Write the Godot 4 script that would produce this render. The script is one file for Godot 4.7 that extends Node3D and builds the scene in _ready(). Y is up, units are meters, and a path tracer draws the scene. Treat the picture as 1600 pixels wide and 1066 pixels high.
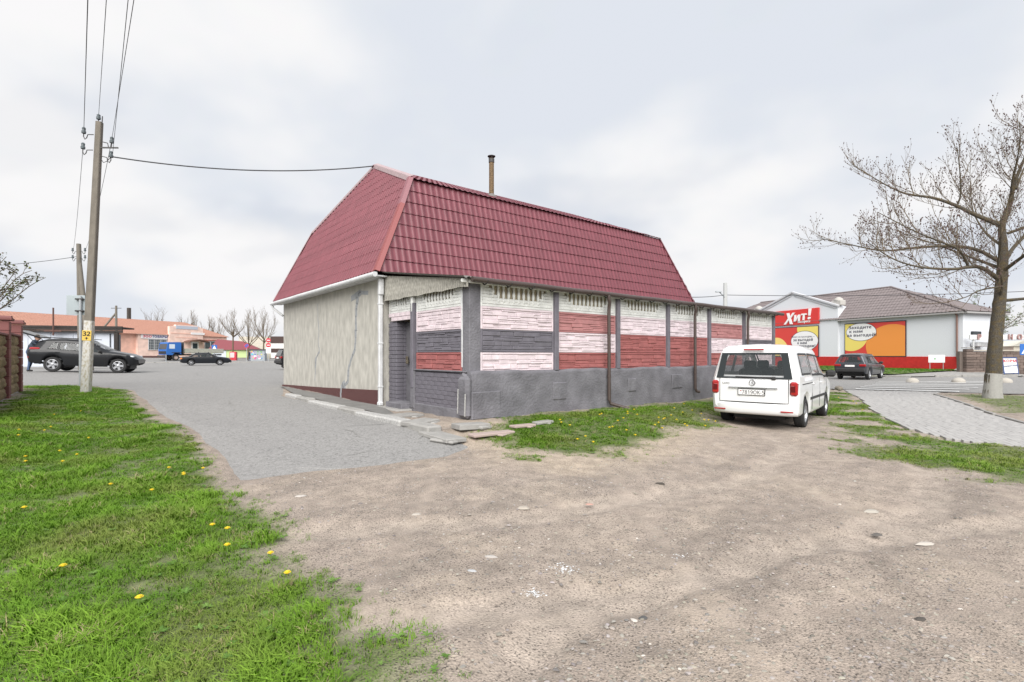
extends Node3D

# ---------------------------------------------------------------- mesh helper
class Shape:
	var v := PackedVector3Array()
	var n := PackedVector3Array()
	var c := PackedColorArray()
	var tint := Color.WHITE
	func put(p: Vector3, m: Vector3) -> void:
		v.push_back(p); n.push_back(m); c.push_back(tint)
	func tri(a: Vector3, b: Vector3, d: Vector3) -> void:  # counter-clockwise seen from outside
		var m := (b - a).cross(d - a).normalized()
		put(a, m); put(d, m); put(b, m)
	func tri_n(a: Vector3, b: Vector3, d: Vector3, na: Vector3, nb: Vector3, nd: Vector3) -> void:
		put(a, na); put(d, nd); put(b, nb)
	func quad(a: Vector3, b: Vector3, d: Vector3, e: Vector3) -> void:
		tri(a, b, d); tri(a, d, e)
	func out(pts: Array, mid: Vector3) -> void:  # convex face turned away from mid
		var m: Vector3 = (pts[1] - pts[0]).cross(pts[2] - pts[0])
		if m.dot((pts[0] + pts[1] + pts[2]) / 3.0 - mid) < 0.0:
			pts.reverse()
		for i in range(1, pts.size() - 1):
			tri(pts[0], pts[i], pts[i + 1])
	func box(at: Vector3, size: Vector3, bevel := 0.0, turn := Basis.IDENTITY) -> void:
		var h := size * 0.5
		var b := minf(bevel, minf(h.x, minf(h.y, h.z)) * 0.8)
		var p := func(s: Vector3, k: int) -> Vector3:
			var q := Vector3(s.x * (h.x - b), s.y * (h.y - b), s.z * (h.z - b))
			q[k] = s[k] * h[k]
			return at + turn * q
		for k in 3:
			var i := (k + 1) % 3
			var j := (k + 2) % 3
			for s in [-1.0, 1.0]:
				var f := []
				for q in [[-1, -1], [1, -1], [1, 1], [-1, 1]]:
					var w := Vector3.ZERO
					w[k] = s; w[i] = q[0]; w[j] = q[1]
					f.append(p.call(w, k))
				out(f, at)
			if b > 0.0:
				for s in [-1.0, 1.0]:
					for t in [-1.0, 1.0]:
						var w0 := Vector3.ZERO
						w0[i] = s; w0[j] = t; w0[k] = -1
						var w1 := w0
						w1[k] = 1
						out([p.call(w0, i), p.call(w1, i), p.call(w1, j), p.call(w0, j)], at)
		if b > 0.0:
			for x in [-1.0, 1.0]:
				for y in [-1.0, 1.0]:
					for z in [-1.0, 1.0]:
						var w := Vector3(x, y, z)
						out([p.call(w, 0), p.call(w, 1), p.call(w, 2)], at)
	func prism(poly: PackedVector2Array, depth: float, xf := Transform3D.IDENTITY) -> void:  # outline in x-y, runs from z = 0 to depth
		var q := poly.duplicate()
		if Geometry2D.is_polygon_clockwise(q):
			q.reverse()
		var ix := Geometry2D.triangulate_polygon(q)
		for i in range(0, ix.size(), 3):
			var a := q[ix[i]]
			var b := q[ix[i + 1]]
			var d := q[ix[i + 2]]
			if (b - a).cross(d - a) < 0.0:
				var t := b
				b = d
				d = t
			tri(xf * Vector3(a.x, a.y, depth), xf * Vector3(b.x, b.y, depth), xf * Vector3(d.x, d.y, depth))
			tri(xf * Vector3(a.x, a.y, 0), xf * Vector3(d.x, d.y, 0), xf * Vector3(b.x, b.y, 0))
		for i in q.size():
			var a := q[i]
			var b := q[(i + 1) % q.size()]
			quad(xf * Vector3(a.x, a.y, 0), xf * Vector3(b.x, b.y, 0), xf * Vector3(b.x, b.y, depth), xf * Vector3(a.x, a.y, depth))
	func tube(pts: Array, radii, sides := 8, capped := true) -> void:
		var side := Vector3.ZERO
		var last := []
		var lastn := []
		for i in pts.size():
			var d: Vector3 = (pts[mini(i + 1, pts.size() - 1)] - pts[maxi(i - 1, 0)]).normalized()
			if side == Vector3.ZERO:
				side = d.cross(Vector3.UP if absf(d.y) < 0.9 else Vector3.RIGHT).normalized()
			side = (side - d * side.dot(d)).normalized()
			var up := d.cross(side)
			var r: float = radii[i] if radii is Array else radii
			var ring := []
			var rn := []
			for k in sides:
				var a := TAU * k / sides
				var m := side * cos(a) + up * sin(a)
				ring.append(pts[i] + m * r); rn.append(m)
			if i > 0:
				for k in sides:
					var k2 := (k + 1) % sides
					tri_n(last[k], last[k2], ring[k2], lastn[k], lastn[k2], rn[k2])
					tri_n(last[k], ring[k2], ring[k], lastn[k], rn[k2], rn[k])
			if capped and (i == 0 or i == pts.size() - 1):
				for k in range(1, sides - 1):
					if i == 0:
						tri(ring[0], ring[k + 1], ring[k])
					else:
						tri(ring[0], ring[k], ring[k + 1])
			last = ring
			lastn = rn
	func lathe(profile: Array, sides: int, xf := Transform3D.IDENTITY) -> void:  # Vector2(radius, y), listed upwards on the outside
		for i in profile.size() - 1:
			var p: Vector2 = profile[i]
			var q: Vector2 = profile[i + 1]
			var m2 := Vector2(q.y - p.y, p.x - q.x).normalized()
			for k in sides:
				var a := TAU * k / sides
				var b := TAU * (k + 1) / sides
				var ca := Vector3(cos(a), 0, -sin(a))
				var cb := Vector3(cos(b), 0, -sin(b))
				var y := Vector3.UP
				var na := xf.basis * (ca * m2.x + y * m2.y)
				var nb := xf.basis * (cb * m2.x + y * m2.y)
				var p0 := xf * (ca * p.x + y * p.y)
				var p1 := xf * (cb * p.x + y * p.y)
				var p2 := xf * (cb * q.x + y * q.y)
				var p3 := xf * (ca * q.x + y * q.y)
				if p.x > 1e-5:
					tri_n(p0, p1, p2, na, nb, nb)
				if q.x > 1e-5:
					tri_n(p0, p2, p3, na, nb, na)
	func grid(rows: Array, flip := false, skip = null) -> void:  # smooth sheet through rows of points
		var rc := rows.size()
		var cc: int = rows[0].size()
		var nn := []
		for i in rc:
			var line := []
			for j in cc:
				var du: Vector3 = rows[mini(i + 1, rc - 1)][j] - rows[maxi(i - 1, 0)][j]
				var dv: Vector3 = rows[i][mini(j + 1, cc - 1)] - rows[i][maxi(j - 1, 0)]
				var m := dv.cross(du).normalized()
				line.append(-m if flip else m)
			nn.append(line)
		for i in rc - 1:
			for j in cc - 1:
				if skip != null and skip.call(i, j):
					continue
				var a: Vector3 = rows[i][j]
				var b: Vector3 = rows[i][j + 1]
				var d: Vector3 = rows[i + 1][j + 1]
				var e: Vector3 = rows[i + 1][j]
				if flip:
					tri_n(a, e, d, nn[i][j], nn[i + 1][j], nn[i + 1][j + 1])
					tri_n(a, d, b, nn[i][j], nn[i + 1][j + 1], nn[i][j + 1])
				else:
					tri_n(a, b, d, nn[i][j], nn[i][j + 1], nn[i + 1][j + 1])
					tri_n(a, d, e, nn[i][j], nn[i + 1][j + 1], nn[i + 1][j])
	func mesh() -> ArrayMesh:
		var a := []
		a.resize(Mesh.ARRAY_MAX)
		a[Mesh.ARRAY_VERTEX] = v
		a[Mesh.ARRAY_NORMAL] = n
		a[Mesh.ARRAY_COLOR] = c
		var m := ArrayMesh.new()
		m.add_surface_from_arrays(Mesh.PRIMITIVE_TRIANGLES, a)
		return m

# ---------------------------------------------------------------- scene helpers
var rng := RandomNumberGenerator.new()
var M := {}
var T := {}
var used := {}
var wide := FastNoiseLite.new()
var fine := FastNoiseLite.new()

func V(x: float, y: float, d: float) -> Vector3:  # d metres ahead of the camera
	return Vector3(x, y, -d)

func rnd(a: float, b: float) -> float:
	return rng.randf_range(a, b)

func numbered(called: String) -> String:
	var k: int = used.get(called, -1) + 1
	used[called] = k
	return called if k == 0 else "%s_%03d" % [called, k]

func obj(called: String, s, m: Material, parent: Node = self) -> MeshInstance3D:
	var o := MeshInstance3D.new()
	o.mesh = s.mesh() if s is Shape else s
	o.material_override = m
	if parent == self:
		o.name = numbered(called)
		add_child(o)
	else:
		o.name = called
		parent.add_child(o, true)
	return o

func tag(o: Node, label: String, category: String, group := "") -> Node:
	o.set_meta("label", label)
	o.set_meta("category", category)
	if group:
		o.set_meta("group", group)
	return o

func thing(called: String, label: String, category: String, at := Vector3.ZERO, turn := 0.0, group := "") -> Node3D:
	var o := Node3D.new()
	o.name = numbered(called)
	add_child(o)
	o.position = at
	o.rotation.y = turn
	tag(o, label, category, group)
	return o

func kind(o: Node, k: String) -> Node:
	o.set_meta("kind", k)
	return o

func noise_tex(key: String, size: int, freq: float, lo: float, hi: float, type := FastNoiseLite.TYPE_SIMPLEX_SMOOTH, octaves := 4, stops = null) -> NoiseTexture2D:
	if T.has(key):
		return T[key]
	var f := FastNoiseLite.new()
	f.noise_type = type
	f.frequency = freq
	f.fractal_octaves = octaves
	f.seed = hash(key) % 9999
	if type == FastNoiseLite.TYPE_CELLULAR:
		f.cellular_return_type = FastNoiseLite.RETURN_CELL_VALUE
		f.fractal_type = FastNoiseLite.FRACTAL_NONE
	var t := NoiseTexture2D.new()
	t.width = size
	t.height = size
	t.seamless = true
	t.seamless_blend_skirt = 0.15
	t.noise = f
	var g := Gradient.new()
	if stops == null:
		g.set_color(0, Color(lo, lo, lo))
		g.set_color(1, Color(hi, hi, hi))
	else:
		g.offsets = PackedFloat32Array(stops[0])
		var cs := PackedColorArray()
		for q in stops[1]:
			cs.append(q if q is Color else Color(q, q, q))
		g.colors = cs
	t.color_ramp = g
	T[key] = t
	return t

func mat(key: String, r: float, g: float, b: float, rough := 0.8, o := {}) -> StandardMaterial3D:  # base colour in linear values
	if M.has(key):
		return M[key]
	var m := StandardMaterial3D.new()
	m.resource_name = key
	m.albedo_color = Color(r, g, b).linear_to_srgb()
	m.roughness = rough
	m.metallic = o.get("metal", 0.0)
	if o.has("spec"):
		m.metallic_specular = o.spec
	if o.has("tex"):
		m.albedo_texture = o.tex
		m.uv1_triplanar = true
		m.uv1_world_triplanar = o.get("world", false)
		m.uv1_scale = o.get("scale", Vector3.ONE)
	if o.has("bump"):
		m.heightmap_enabled = true
		m.heightmap_texture = o.bump
		m.heightmap_scale = o.get("deep", 0.5)
		m.uv1_triplanar = true
		m.uv1_world_triplanar = o.get("world", false)
		m.uv1_scale = o.get("scale", Vector3.ONE)
	if o.has("detail"):
		m.detail_enabled = true
		m.detail_blend_mode = BaseMaterial3D.BLEND_MODE_MUL
		m.detail_albedo = o.detail
		m.detail_uv_layer = BaseMaterial3D.DETAIL_UV_2
		m.uv2_triplanar = true
		m.uv2_world_triplanar = o.get("world", false)
		m.uv2_scale = o.get("scale2", Vector3.ONE)
	if o.has("coat"):
		m.clearcoat_enabled = true
		m.clearcoat = o.coat
		m.clearcoat_roughness = 0.03
	if o.has("alpha"):
		m.transparency = BaseMaterial3D.TRANSPARENCY_ALPHA
		m.albedo_color.a = o.alpha
	if o.has("vc"):
		m.vertex_color_use_as_albedo = true
	if o.has("back"):
		m.backlight_enabled = true
		m.backlight = o.back
	M[key] = m
	return m

func lettering(text: String, size: float, depth: float, m: Material, parent: Node, at: Vector3, called := "lettering", bold := true, squash := Vector3.ONE, slant := 0.0) -> MeshInstance3D:
	var t := TextMesh.new()
	var f := SystemFont.new()
	f.font_names = PackedStringArray(["Droid Sans"])
	f.font_weight = 700 if bold else 400
	t.font = f
	t.font_size = 48
	t.pixel_size = size / 48.0
	t.depth = depth
	t.text = text
	var o := obj(called, t, m, parent)
	o.transform = Transform3D(Basis(Vector3(squash.x, 0, 0), Vector3(slant * squash.y, squash.y, 0), Vector3(0, 0, 1)), at)
	return o

# ---------------------------------------------------------------- land
const HEIGHTS := [[0, 0, 0], [-4, 0, .05], [4, 0, 0], [0, 4, 0], [3, 6, 0], [-3.3, 6.3, .05], [-.9, 7.5, .11], [1, 7.3, .08], [-.9, 10.2, .31], [1, 11.7, .32], [3.5, 13.7, .28],
	[6, 11.5, 0], [8, 14, .02], [6.5, 16.5, .3], [9, 19, .22], [8, 8, 0], [12, 8, 0], [11, 11, .05], [14, 21, .1], [18, 20, .1], [16.6, 17.7, .12], [22, 34, -.02], [28, 28, .08],
	[40, 37, .05], [34, 41, .36], [30, 50, .45], [45, 30, .1], [-6.9, 15.7, .36], [-8.9, 20, .4], [-4, 13, .3], [-10.7, 14.6, .45], [-12.6, 15.2, .5], [-16, 18, .55], [-5, 8, .1],
	[-6.6, 10.2, .2], [-10, 8, .4], [-20, 26, .67], [-23, 25, .76], [-33, 56, .47], [-45, 75, .48], [-46, 91, .45], [-60, 92, .9], [-70, 90, 1.0], [0, 40, .3], [10, 60, .3], [60, 60, .5],
	[-60, 40, .8], [-30, 20, .8], [60, 10, .1], [0, 120, .5], [18, 30, 0], [5, 3, 0], [-2, 3, 0]]

func H(x: float, d: float) -> float:
	var a := 0.0
	var b := 0.0
	for p in HEIGHTS:
		var q: float = (p[0] - x) * (p[0] - x) + (p[1] - d) * (p[1] - d) + 0.8
		var w := 1.0 / (q * q)
		a += w * p[2]
		b += w
	return a / b

func G(x: float, d: float, lift := 0.0) -> Vector3:
	return V(x, H(x, d) + lift, d)

func poly(a: Array) -> PackedVector2Array:
	var p := PackedVector2Array()
	for i in range(0, a.size(), 2):
		p.append(Vector2(a[i], a[i + 1]))
	return p

func inside(p: PackedVector2Array, x: float, d: float) -> bool:
	return Geometry2D.is_point_in_polygon(Vector2(x, d), p)

func edge_distance(p: PackedVector2Array, x: float, d: float) -> float:
	var q := Vector2(x, d)
	var best := 1e9
	for i in p.size():
		best = minf(best, q.distance_squared_to(Geometry2D.get_closest_point_to_segment(q, p[i], p[(i + 1) % p.size()])))
	return sqrt(best)

func ragged(p: PackedVector2Array, step: float, amount: float, from := 0, to := 999) -> PackedVector2Array:
	var r := PackedVector2Array()
	for i in p.size():
		var a := p[i]
		var b := p[(i + 1) % p.size()]
		r.append(a)
		if i < from or i >= to:
			continue
		var k := int(a.distance_to(b) / step)
		var m := (b - a).orthogonal().normalized()
		for j in range(1, k):
			var q := a.lerp(b, float(j) / k)
			r.append(q + m * amount * (fine.get_noise_2d(q.x * 60, q.y * 60) * 1.2 + wide.get_noise_2d(q.x * 40, q.y * 40) * 1.6))
	return r

func sheet(outline: PackedVector2Array, lift: float, cell: float, dip := 0.0) -> Shape:  # a surface that follows the land; dip sinks its rim into the soil
	var s := Shape.new()
	var p := outline.duplicate()
	if Geometry2D.is_polygon_clockwise(p) != Geometry2D.is_polygon_clockwise(PackedVector2Array([Vector2.ZERO, Vector2(1, 0), Vector2(1, 1), Vector2(0, 1)])):
		p.reverse()
	var lo := p[0]
	var hi := p[0]
	for q in p:
		lo = lo.min(q)
		hi = hi.max(q)
	var memo := {}
	var hh := func(q: Vector2) -> Vector3:
		var k := Vector2i(roundi(q.x * 1000), roundi(q.y * 1000))
		if not memo.has(k):
			memo[k] = V(q.x, H(q.x, q.y) + lift - (dip * smoothstep(.3, 0.0, edge_distance(p, q.x, q.y)) if dip > 0.0 else 0.0), q.y)
		return memo[k]
	for i in range(floori(lo.x / cell), ceili(hi.x / cell)):
		for j in range(floori(lo.y / cell), ceili(hi.y / cell)):
			var sq := PackedVector2Array([Vector2(i, j) * cell, Vector2(i + 1, j) * cell, Vector2(i + 1, j + 1) * cell, Vector2(i, j + 1) * cell])
			for part in Geometry2D.intersect_polygons(sq, p):
				var ix := Geometry2D.triangulate_polygon(part)
				for k in range(0, ix.size(), 3):
					var a: Vector3 = hh.call(part[ix[k]])
					var b: Vector3 = hh.call(part[ix[k + 1]])
					var d: Vector3 = hh.call(part[ix[k + 2]])
					if (b - a).cross(d - a).y < 0:
						s.tri(a, d, b)
					else:
						s.tri(a, b, d)
	return s

var DRIVE := poly([-3.4, 6.2, -2.6, 6.75, -1.7, 6.95, -.9, 7.5, -.55, 8.3, -6.95, 15.75, -8.3, 18.9, -9.1, 20.4, 2, 34, 20, 42, 40, 70, 30, 130, -140, 130, -140, 30, -40, 16, -17, 17.7, -14.3, 17.5, -12.2, 16.3, -10.7, 14.5, -9.2, 12.8, -6.6, 10.2, -4.8, 8.1])
var SIDE_ROAD := poly([12.6, 24.4, 14.4, 22.0, 17.9, 20.2, 22, 18.6, 60, 14, 60, 30, 33, 33.4, 27.4, 35.2, 25.6, 37.6, 20, 46, 6, 40])
var LAWN := poly([.1, .4, -.24, 2.6, -.66, 3.2, -1.24, 3.85, -1.9, 4.65, -2.45, 5.3, -3.5, 6.3, -4.85, 8.1, -6.7, 10.2, -9.3, 12.8, -10.8, 14.5, -12.3, 16.3, -14.3, 17.4, -17, 17.6, -14.6, 15.3, -12.95, 13.3, -6.6, 4.9, -4.4, .4])
var WALL_GRASS := poly([-.45, 9.2, -.3, 8.55, .3, 7.6, .8, 7.2, 1.5, 7.5, 2.3, 8.5, 3.4, 9.7, 4.6, 11.6, 5.6, 13.0, 7.4, 15.2, 9.2, 17.0, 9.9, 18.9, -.2, 10.75])
var VERGE := poly([8.6, 15.4, 7.5, 11.9, 6.0, 9.4, 5.7, 8.1, 5.9, 6.2, 8.2, 5.6, 12, 6.6, 9.2, 8.7, 8.2, 9.7, 8.35, 11.1, 9.9, 14.2, 14.1, 21.8, 12.4, 24.0, 10.2, 19.5])
var PATH := poly([14.2, 21.9, 9.95, 14.1, 8.45, 11.05, 8.25, 9.65, 8.85, 8.8, 11.5, 7.3, 14.5, 9.2, 10.9, 10.4, 12.35, 13.2, 15.95, 19.5, 17.2, 20.5])
var TREE_GRASS := poly([16.1, 19.3, 12.6, 13.4, 14.2, 13.0, 17, 14.2, 24, 13, 25, 17.6, 19.5, 18.9, 17.6, 20.1])
var BANK := poly([26.4, 39.6, 27.8, 37.0, 30.6, 37.4, 33.9, 38.6, 35.0, 40.0, 32.6, 46, 28, 52, 25, 48])

func _ready() -> void:
	rng.seed = 20240501
	wide.seed = 3
	wide.frequency = 0.01
	wide.fractal_octaves = 3
	fine.seed = 8
	fine.frequency = 0.02
	fine.fractal_octaves = 4
	set_camera_and_light()
	make_materials()
	make_ground()
	storage_building()
	shop_building()
	far_left()
	far_right()
	poles_and_wires()
	boundary_fence()
	vehicles()
	people()
	big_tree()
	other_trees()
	lawn_and_litter()

func set_camera_and_light() -> void:
	var cam := Camera3D.new()
	add_child(cam)
	cam.position = Vector3(0, 1.6, 0)
	var near := 0.1
	cam.set_frustum(1066.0 / 800.0 * near, Vector2(0, 22.0 / 800.0 * near), near, 1500.0)
	cam.current = true
	var env := Environment.new()
	env.background_mode = Environment.BG_SKY
	env.tonemap_mode = Environment.TONE_MAPPER_LINEAR
	env.tonemap_exposure = 3.5
	env.background_energy_multiplier = 0.285
	env.sdfgi_enabled = true
	env.ssao_enabled = true
	env.ssil_enabled = true
	var sky := Sky.new()
	var pan := PanoramaSkyMaterial.new()
	pan.panorama = ImageTexture.create_from_image(overcast())
	sky.sky_material = pan
	env.sky = sky
	env.sky_rotation = Vector3(0, deg_to_rad(70.0), 0)
	var we := WorldEnvironment.new()
	we.environment = env
	add_child(we)
	var sun := DirectionalLight3D.new()
	sun.name = "sun"
	add_child(sun)
	sun.light_energy = 0.5
	sun.light_color = Color(1.0, 0.985, 0.965)
	sun.light_angular_distance = 60.0
	sun.shadow_enabled = true
	sun.look_at_from_position(Vector3.ZERO, Vector3(0.02, -0.65, -0.76))

func overcast() -> Image:  # broken high cloud, the same all round
	var w := 1024
	var h := 512
	var im := Image.create(w, h, false, Image.FORMAT_RGB8)
	var a := FastNoiseLite.new()
	a.seed = 21
	a.frequency = 1.1
	a.fractal_octaves = 5
	var b := FastNoiseLite.new()
	b.seed = 5
	b.frequency = 0.55
	b.fractal_octaves = 3
	for y in h:
		var e := PI * (0.5 - (y + 0.5) / h)
		for x in w:
			var t := TAU * (x + 0.5) / w
			var c := Color(0.9, 0.905, 0.915)
			if e > 0.0:
				var p := Vector3(cos(t) * cos(e), sin(e), sin(t) * cos(e))
				var q := p / (p.y + 0.28)
				var n := a.get_noise_3d(q.x, q.z, 0.0) * 0.7 + b.get_noise_3d(q.x, q.z, 9.0) * 0.8
				var k := smoothstep(-0.25, 0.32, n)
				c = Color(0.885, 0.905, 0.938).lerp(Color(0.982, 0.979, 0.981), k)
				var g := smoothstep(0.1, 0.5, a.get_noise_3d(q.x * 0.8, q.z * 1.4, 30.0) * 1.4) * 0.035 * smoothstep(0.75, 0.2, e)
				c = Color(c.r - g, c.g - g * 0.9, c.b - g * 0.7)
			im.set_pixel(x, y, c)
	return im

func make_materials() -> void:
	var grain := noise_tex("grain", 512, 0.06, 0.88, 1.0)
	var blotch := noise_tex("blotch", 512, 0.008, 0.86, 1.0)
	var speck := noise_tex("speck", 512, 0.16, 0.8, 1.0)
	T.lump = noise_tex("lump", 512, 0.03, 0.0, 1.0)
	T.rough = noise_tex("rough", 512, 0.09, 0.0, 1.0)
	mat("stucco", .535, .518, .468, .95, {tex = noise_tex("streak", 1024, 0.05, 0.93, 1.0, FastNoiseLite.TYPE_SIMPLEX_SMOOTH, 5), scale = Vector3(.5, .06, .5), bump = T.rough, deep = .5, detail = noise_tex("stain", 1024, 0.012, 0.84, 1.02, FastNoiseLite.TYPE_SIMPLEX_SMOOTH, 6), scale2 = Vector3(.3, .13, .3)})
	mat("cement", .33, .345, .36, .95, {tex = grain, scale = Vector3(2, 2, 2), bump = T.rough, deep = .4})
	mat("maroon_plaster", .17, .07, .068, .95, {tex = speck, scale = Vector3(2, 2, 2), bump = T.lump, deep = 4.0})
	for q in [["grey_paint", .18, .17, .2], ["pink_paint", .83, .715, .755], ["red_paint", .4, .135, .13], ["rose_paint", .5, .23, .23], ["white_paint", .83, .84, .815]]:
		mat(q[0], q[1], q[2], q[3], .85, {tex = blotch, scale = Vector3(.8, .8, .8), bump = T.rough, deep = .25, detail = grain, scale2 = Vector3(3, 3, 3)})
	mat("grey_plaster", .235, .23, .255, .92, {tex = noise_tex("plasterstain", 512, 0.012, 0.78, 1.0, FastNoiseLite.TYPE_SIMPLEX_SMOOTH, 6), scale = Vector3(.3, .3, .3), bump = T.rough, deep = 1.0, detail = speck, scale2 = Vector3(2.3, 2.3, 2.3)})
	mat("tan_gap", .44, .38, .27, .95, {tex = grain, scale = Vector3(2, 2, 2)})
	mat("roof_metal", .222, .062, .08, .44, {detail = noise_tex("roofwear", 512, 0.02, 0.76, 1.0, FastNoiseLite.TYPE_SIMPLEX_SMOOTH, 5), scale2 = Vector3(.5, .1, .5), spec = .5})
	mat("trim_metal", .25, .09, .11, .45, {tex = grain})
	mat("pale_trim", .42, .3, .31, .4, {tex = blotch})
	mat("bright_trim", .22, .05, .05, .5)
	mat("white_metal", .66, .67, .68, .45, {tex = blotch, scale = Vector3(.7, .7, .7)})
	mat("brown_metal", .062, .045, .04, .4)
	mat("old_board", .56, .54, .48, .95, {tex = noise_tex("boardstreak", 512, 0.05, 0.5, 1.0), scale = Vector3(1.5, .25, 1.5)})
	mat("slate", .2, .19, .18, .9, {tex = speck})
	mat("rust_pipe", .3, .2, .1, .8, {tex = noise_tex("rust", 256, 0.05, 0.4, 1.0), scale = Vector3(1.5, 1.5, 1.5)})
	mat("dark_steel", .05, .048, .048, .6)
	mat("concrete", .43, .42, .4, .95, {tex = blotch, scale = Vector3(.9, .9, .9), bump = T.rough, deep = .5, detail = speck, scale2 = Vector3(3, 3, 3)})
	mat("white_concrete", .54, .535, .52, .95, {tex = noise_tex("flaky", 512, 0.03, 0.72, 1.0, FastNoiseLite.TYPE_SIMPLEX_SMOOTH, 5), scale = Vector3(1.2, 1.2, 1.2), bump = T.rough, deep = .6})
	mat("pink_tile", .45, .36, .33, .9, {tex = speck, scale = Vector3(2, 2, 2)})
	mat("sand_mortar", .42, .35, .27, .98, {tex = speck, scale = Vector3(3, 3, 3), bump = T.lump, deep = 1.5})
	mat("pole_concrete", .25, .225, .19, .95, {tex = blotch, scale = Vector3(1.2, .5, 1.2), bump = T.rough, deep = .4, detail = speck, scale2 = Vector3(4, 4, 4)})
	mat("pole_white", .56, .55, .53, .95, {tex = noise_tex("peel", 512, 0.018, 0.3, 1.0, FastNoiseLite.TYPE_SIMPLEX_SMOOTH, 5, [[0.0, .36, .46, 1.0], [Color(.8, .76, .68), Color(.88, .86, .8), Color(.95, .95, .94), Color(1, 1, 1)]]), scale = Vector3(1.4, .8, 1.4), bump = T.rough, deep = .5})
	mat("galvanised", .4, .43, .45, .45, {metal = .3})
	mat("insulator", .1, .12, .13, .3)
	mat("yellow_plate", .6, .42, .08, .7)
	mat("black_print", .012, .012, .012, .7)
	mat("wire", .03, .03, .035, .6)
	T.tarmac = noise_tex("tarmac", 1024, 0.3, 0.62, 1.04, FastNoiseLite.TYPE_SIMPLEX_SMOOTH, 3)
	mat("asphalt", .405, .397, .386, .95, {vc = true, tex = noise_tex("tarmac", 1024, 0.3, 0.62, 1.04, FastNoiseLite.TYPE_SIMPLEX_SMOOTH, 3), scale = Vector3(.22, .22, .22), world = true, bump = T.tarmac, deep = .3, detail = noise_tex("aggregate", 1024, 0.1, 0, 0, FastNoiseLite.TYPE_CELLULAR, 1, [[0.0, .1, .5, .9, 1.0], [.72, .88, .95, 1.0, 1.0]]), scale2 = Vector3(.35, .35, .35)})
	mat("apron_grey", .25, .245, .235, .95, {tex = T.speck, scale = Vector3(1, 1, 1), world = true, bump = T.rough, deep = .6, detail = T.blotch, scale2 = Vector3(.4, .4, .4)})
	mat("road_paint", .8, .8, .79, .9, {tex = noise_tex("worn", 512, 0.03, 0.8, 1.0), scale = Vector3(.4, .4, .4), world = true})
	mat("paver", .43, .42, .41, .93, {vc = true, tex = speck, scale = Vector3(1.5, 1.5, 1.5), world = true})
	mat("ground", 1, 1, 1, .97, {vc = true, world = true, scale = Vector3(.45, .45, .45), deep = 1.0,
		tex = noise_tex("grit", 2048, 0.11, 0, 0, FastNoiseLite.TYPE_CELLULAR, 1, [[0.0, .07, .14, .5, .86, .95, 1.0], [.52, .68, .86, .92, .97, 1.0, 1.0]]),
		bump = noise_tex("gritrelief", 2048, 0.05, 0.0, 1.0, FastNoiseLite.TYPE_SIMPLEX_SMOOTH, 5),
		detail = noise_tex("earthpatch", 1024, 0.02, 0.8, 1.0, FastNoiseLite.TYPE_SIMPLEX_SMOOTH, 6), scale2 = Vector3(.17, .17, .17)})
	mat("grass", 1, 1, 1, .75, {vc = true, back = Color(.35, .5, .12), spec = .25})
	mat("dandelion", .72, .54, .02, .8)
	mat("stem", .14, .24, .05, .8)
	mat("pebble", .9, .9, .9, .95, {vc = true})
	mat("chip", .74, .76, .78, .7)
	mat("car_white", .72, .73, .74, .35, {coat = .8})
	mat("car_black", .009, .01, .012, .3, {coat = .35, spec = .35})
	mat("car_grey", .045, .05, .06, .3, {metal = .3, coat = .5})
	mat("car_red", .13, .02, .015, .3, {coat = .9})
	mat("car_navy", .01, .012, .016, .35, {coat = .3, spec = .35})
	mat("black_plastic", .022, .022, .023, .6)
	mat("tyre", .02, .02, .021, .85)
	mat("alloy", .42, .43, .45, .3, {metal = .7})
	mat("lamp_red", .32, .008, .01, .15, {coat = 1.0})
	mat("lamp_amber", .7, .2, .01, .2)
	mat("lamp_clear", .6, .62, .65, .15, {coat = 1.0})
	mat("glass", .05, .065, .068, .03, {alpha = .26})
	mat("dark_glass", .02, .025, .027, .05)
	mat("seat_cloth", .05, .052, .055, .9)
	mat("plate_white", .72, .72, .72, .5)
	mat("chrome", .55, .56, .58, .15, {metal = 1.0})
	mat("bark", .21, .185, .145, .95, {tex = noise_tex("barkskin", 512, 0.03, 0.45, 1.0, FastNoiseLite.TYPE_SIMPLEX_SMOOTH, 5), scale = Vector3(2.5, .8, 2.5), bump = T.rough, deep = 1.6, detail = noise_tex("lichen", 512, 0.02, 0, 0, FastNoiseLite.TYPE_SIMPLEX_SMOOTH, 5, [[0.0, .5, .64, 1.0], [Color(.85, .85, .88), Color(.92, .92, .92), Color(1, .94, .78), Color(1, .92, .7)]]), scale2 = Vector3(.5, .5, .5)})
	mat("whitewash", .52, .51, .48, .95, {tex = noise_tex("flaky", 512, 0.03, 0.72, 1.0), scale = Vector3(2, 2, 2), bump = T.rough, deep = 1.2})
	mat("twig", .13, .1, .065, .9)
	mat("bud", .09, .055, .05, .8)
	mat("leaf_spring", .17, .19, .06, .7, {back = Color(.4, .5, .15), vc = true})
	mat("pane", .06, .08, .09, .05)

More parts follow.
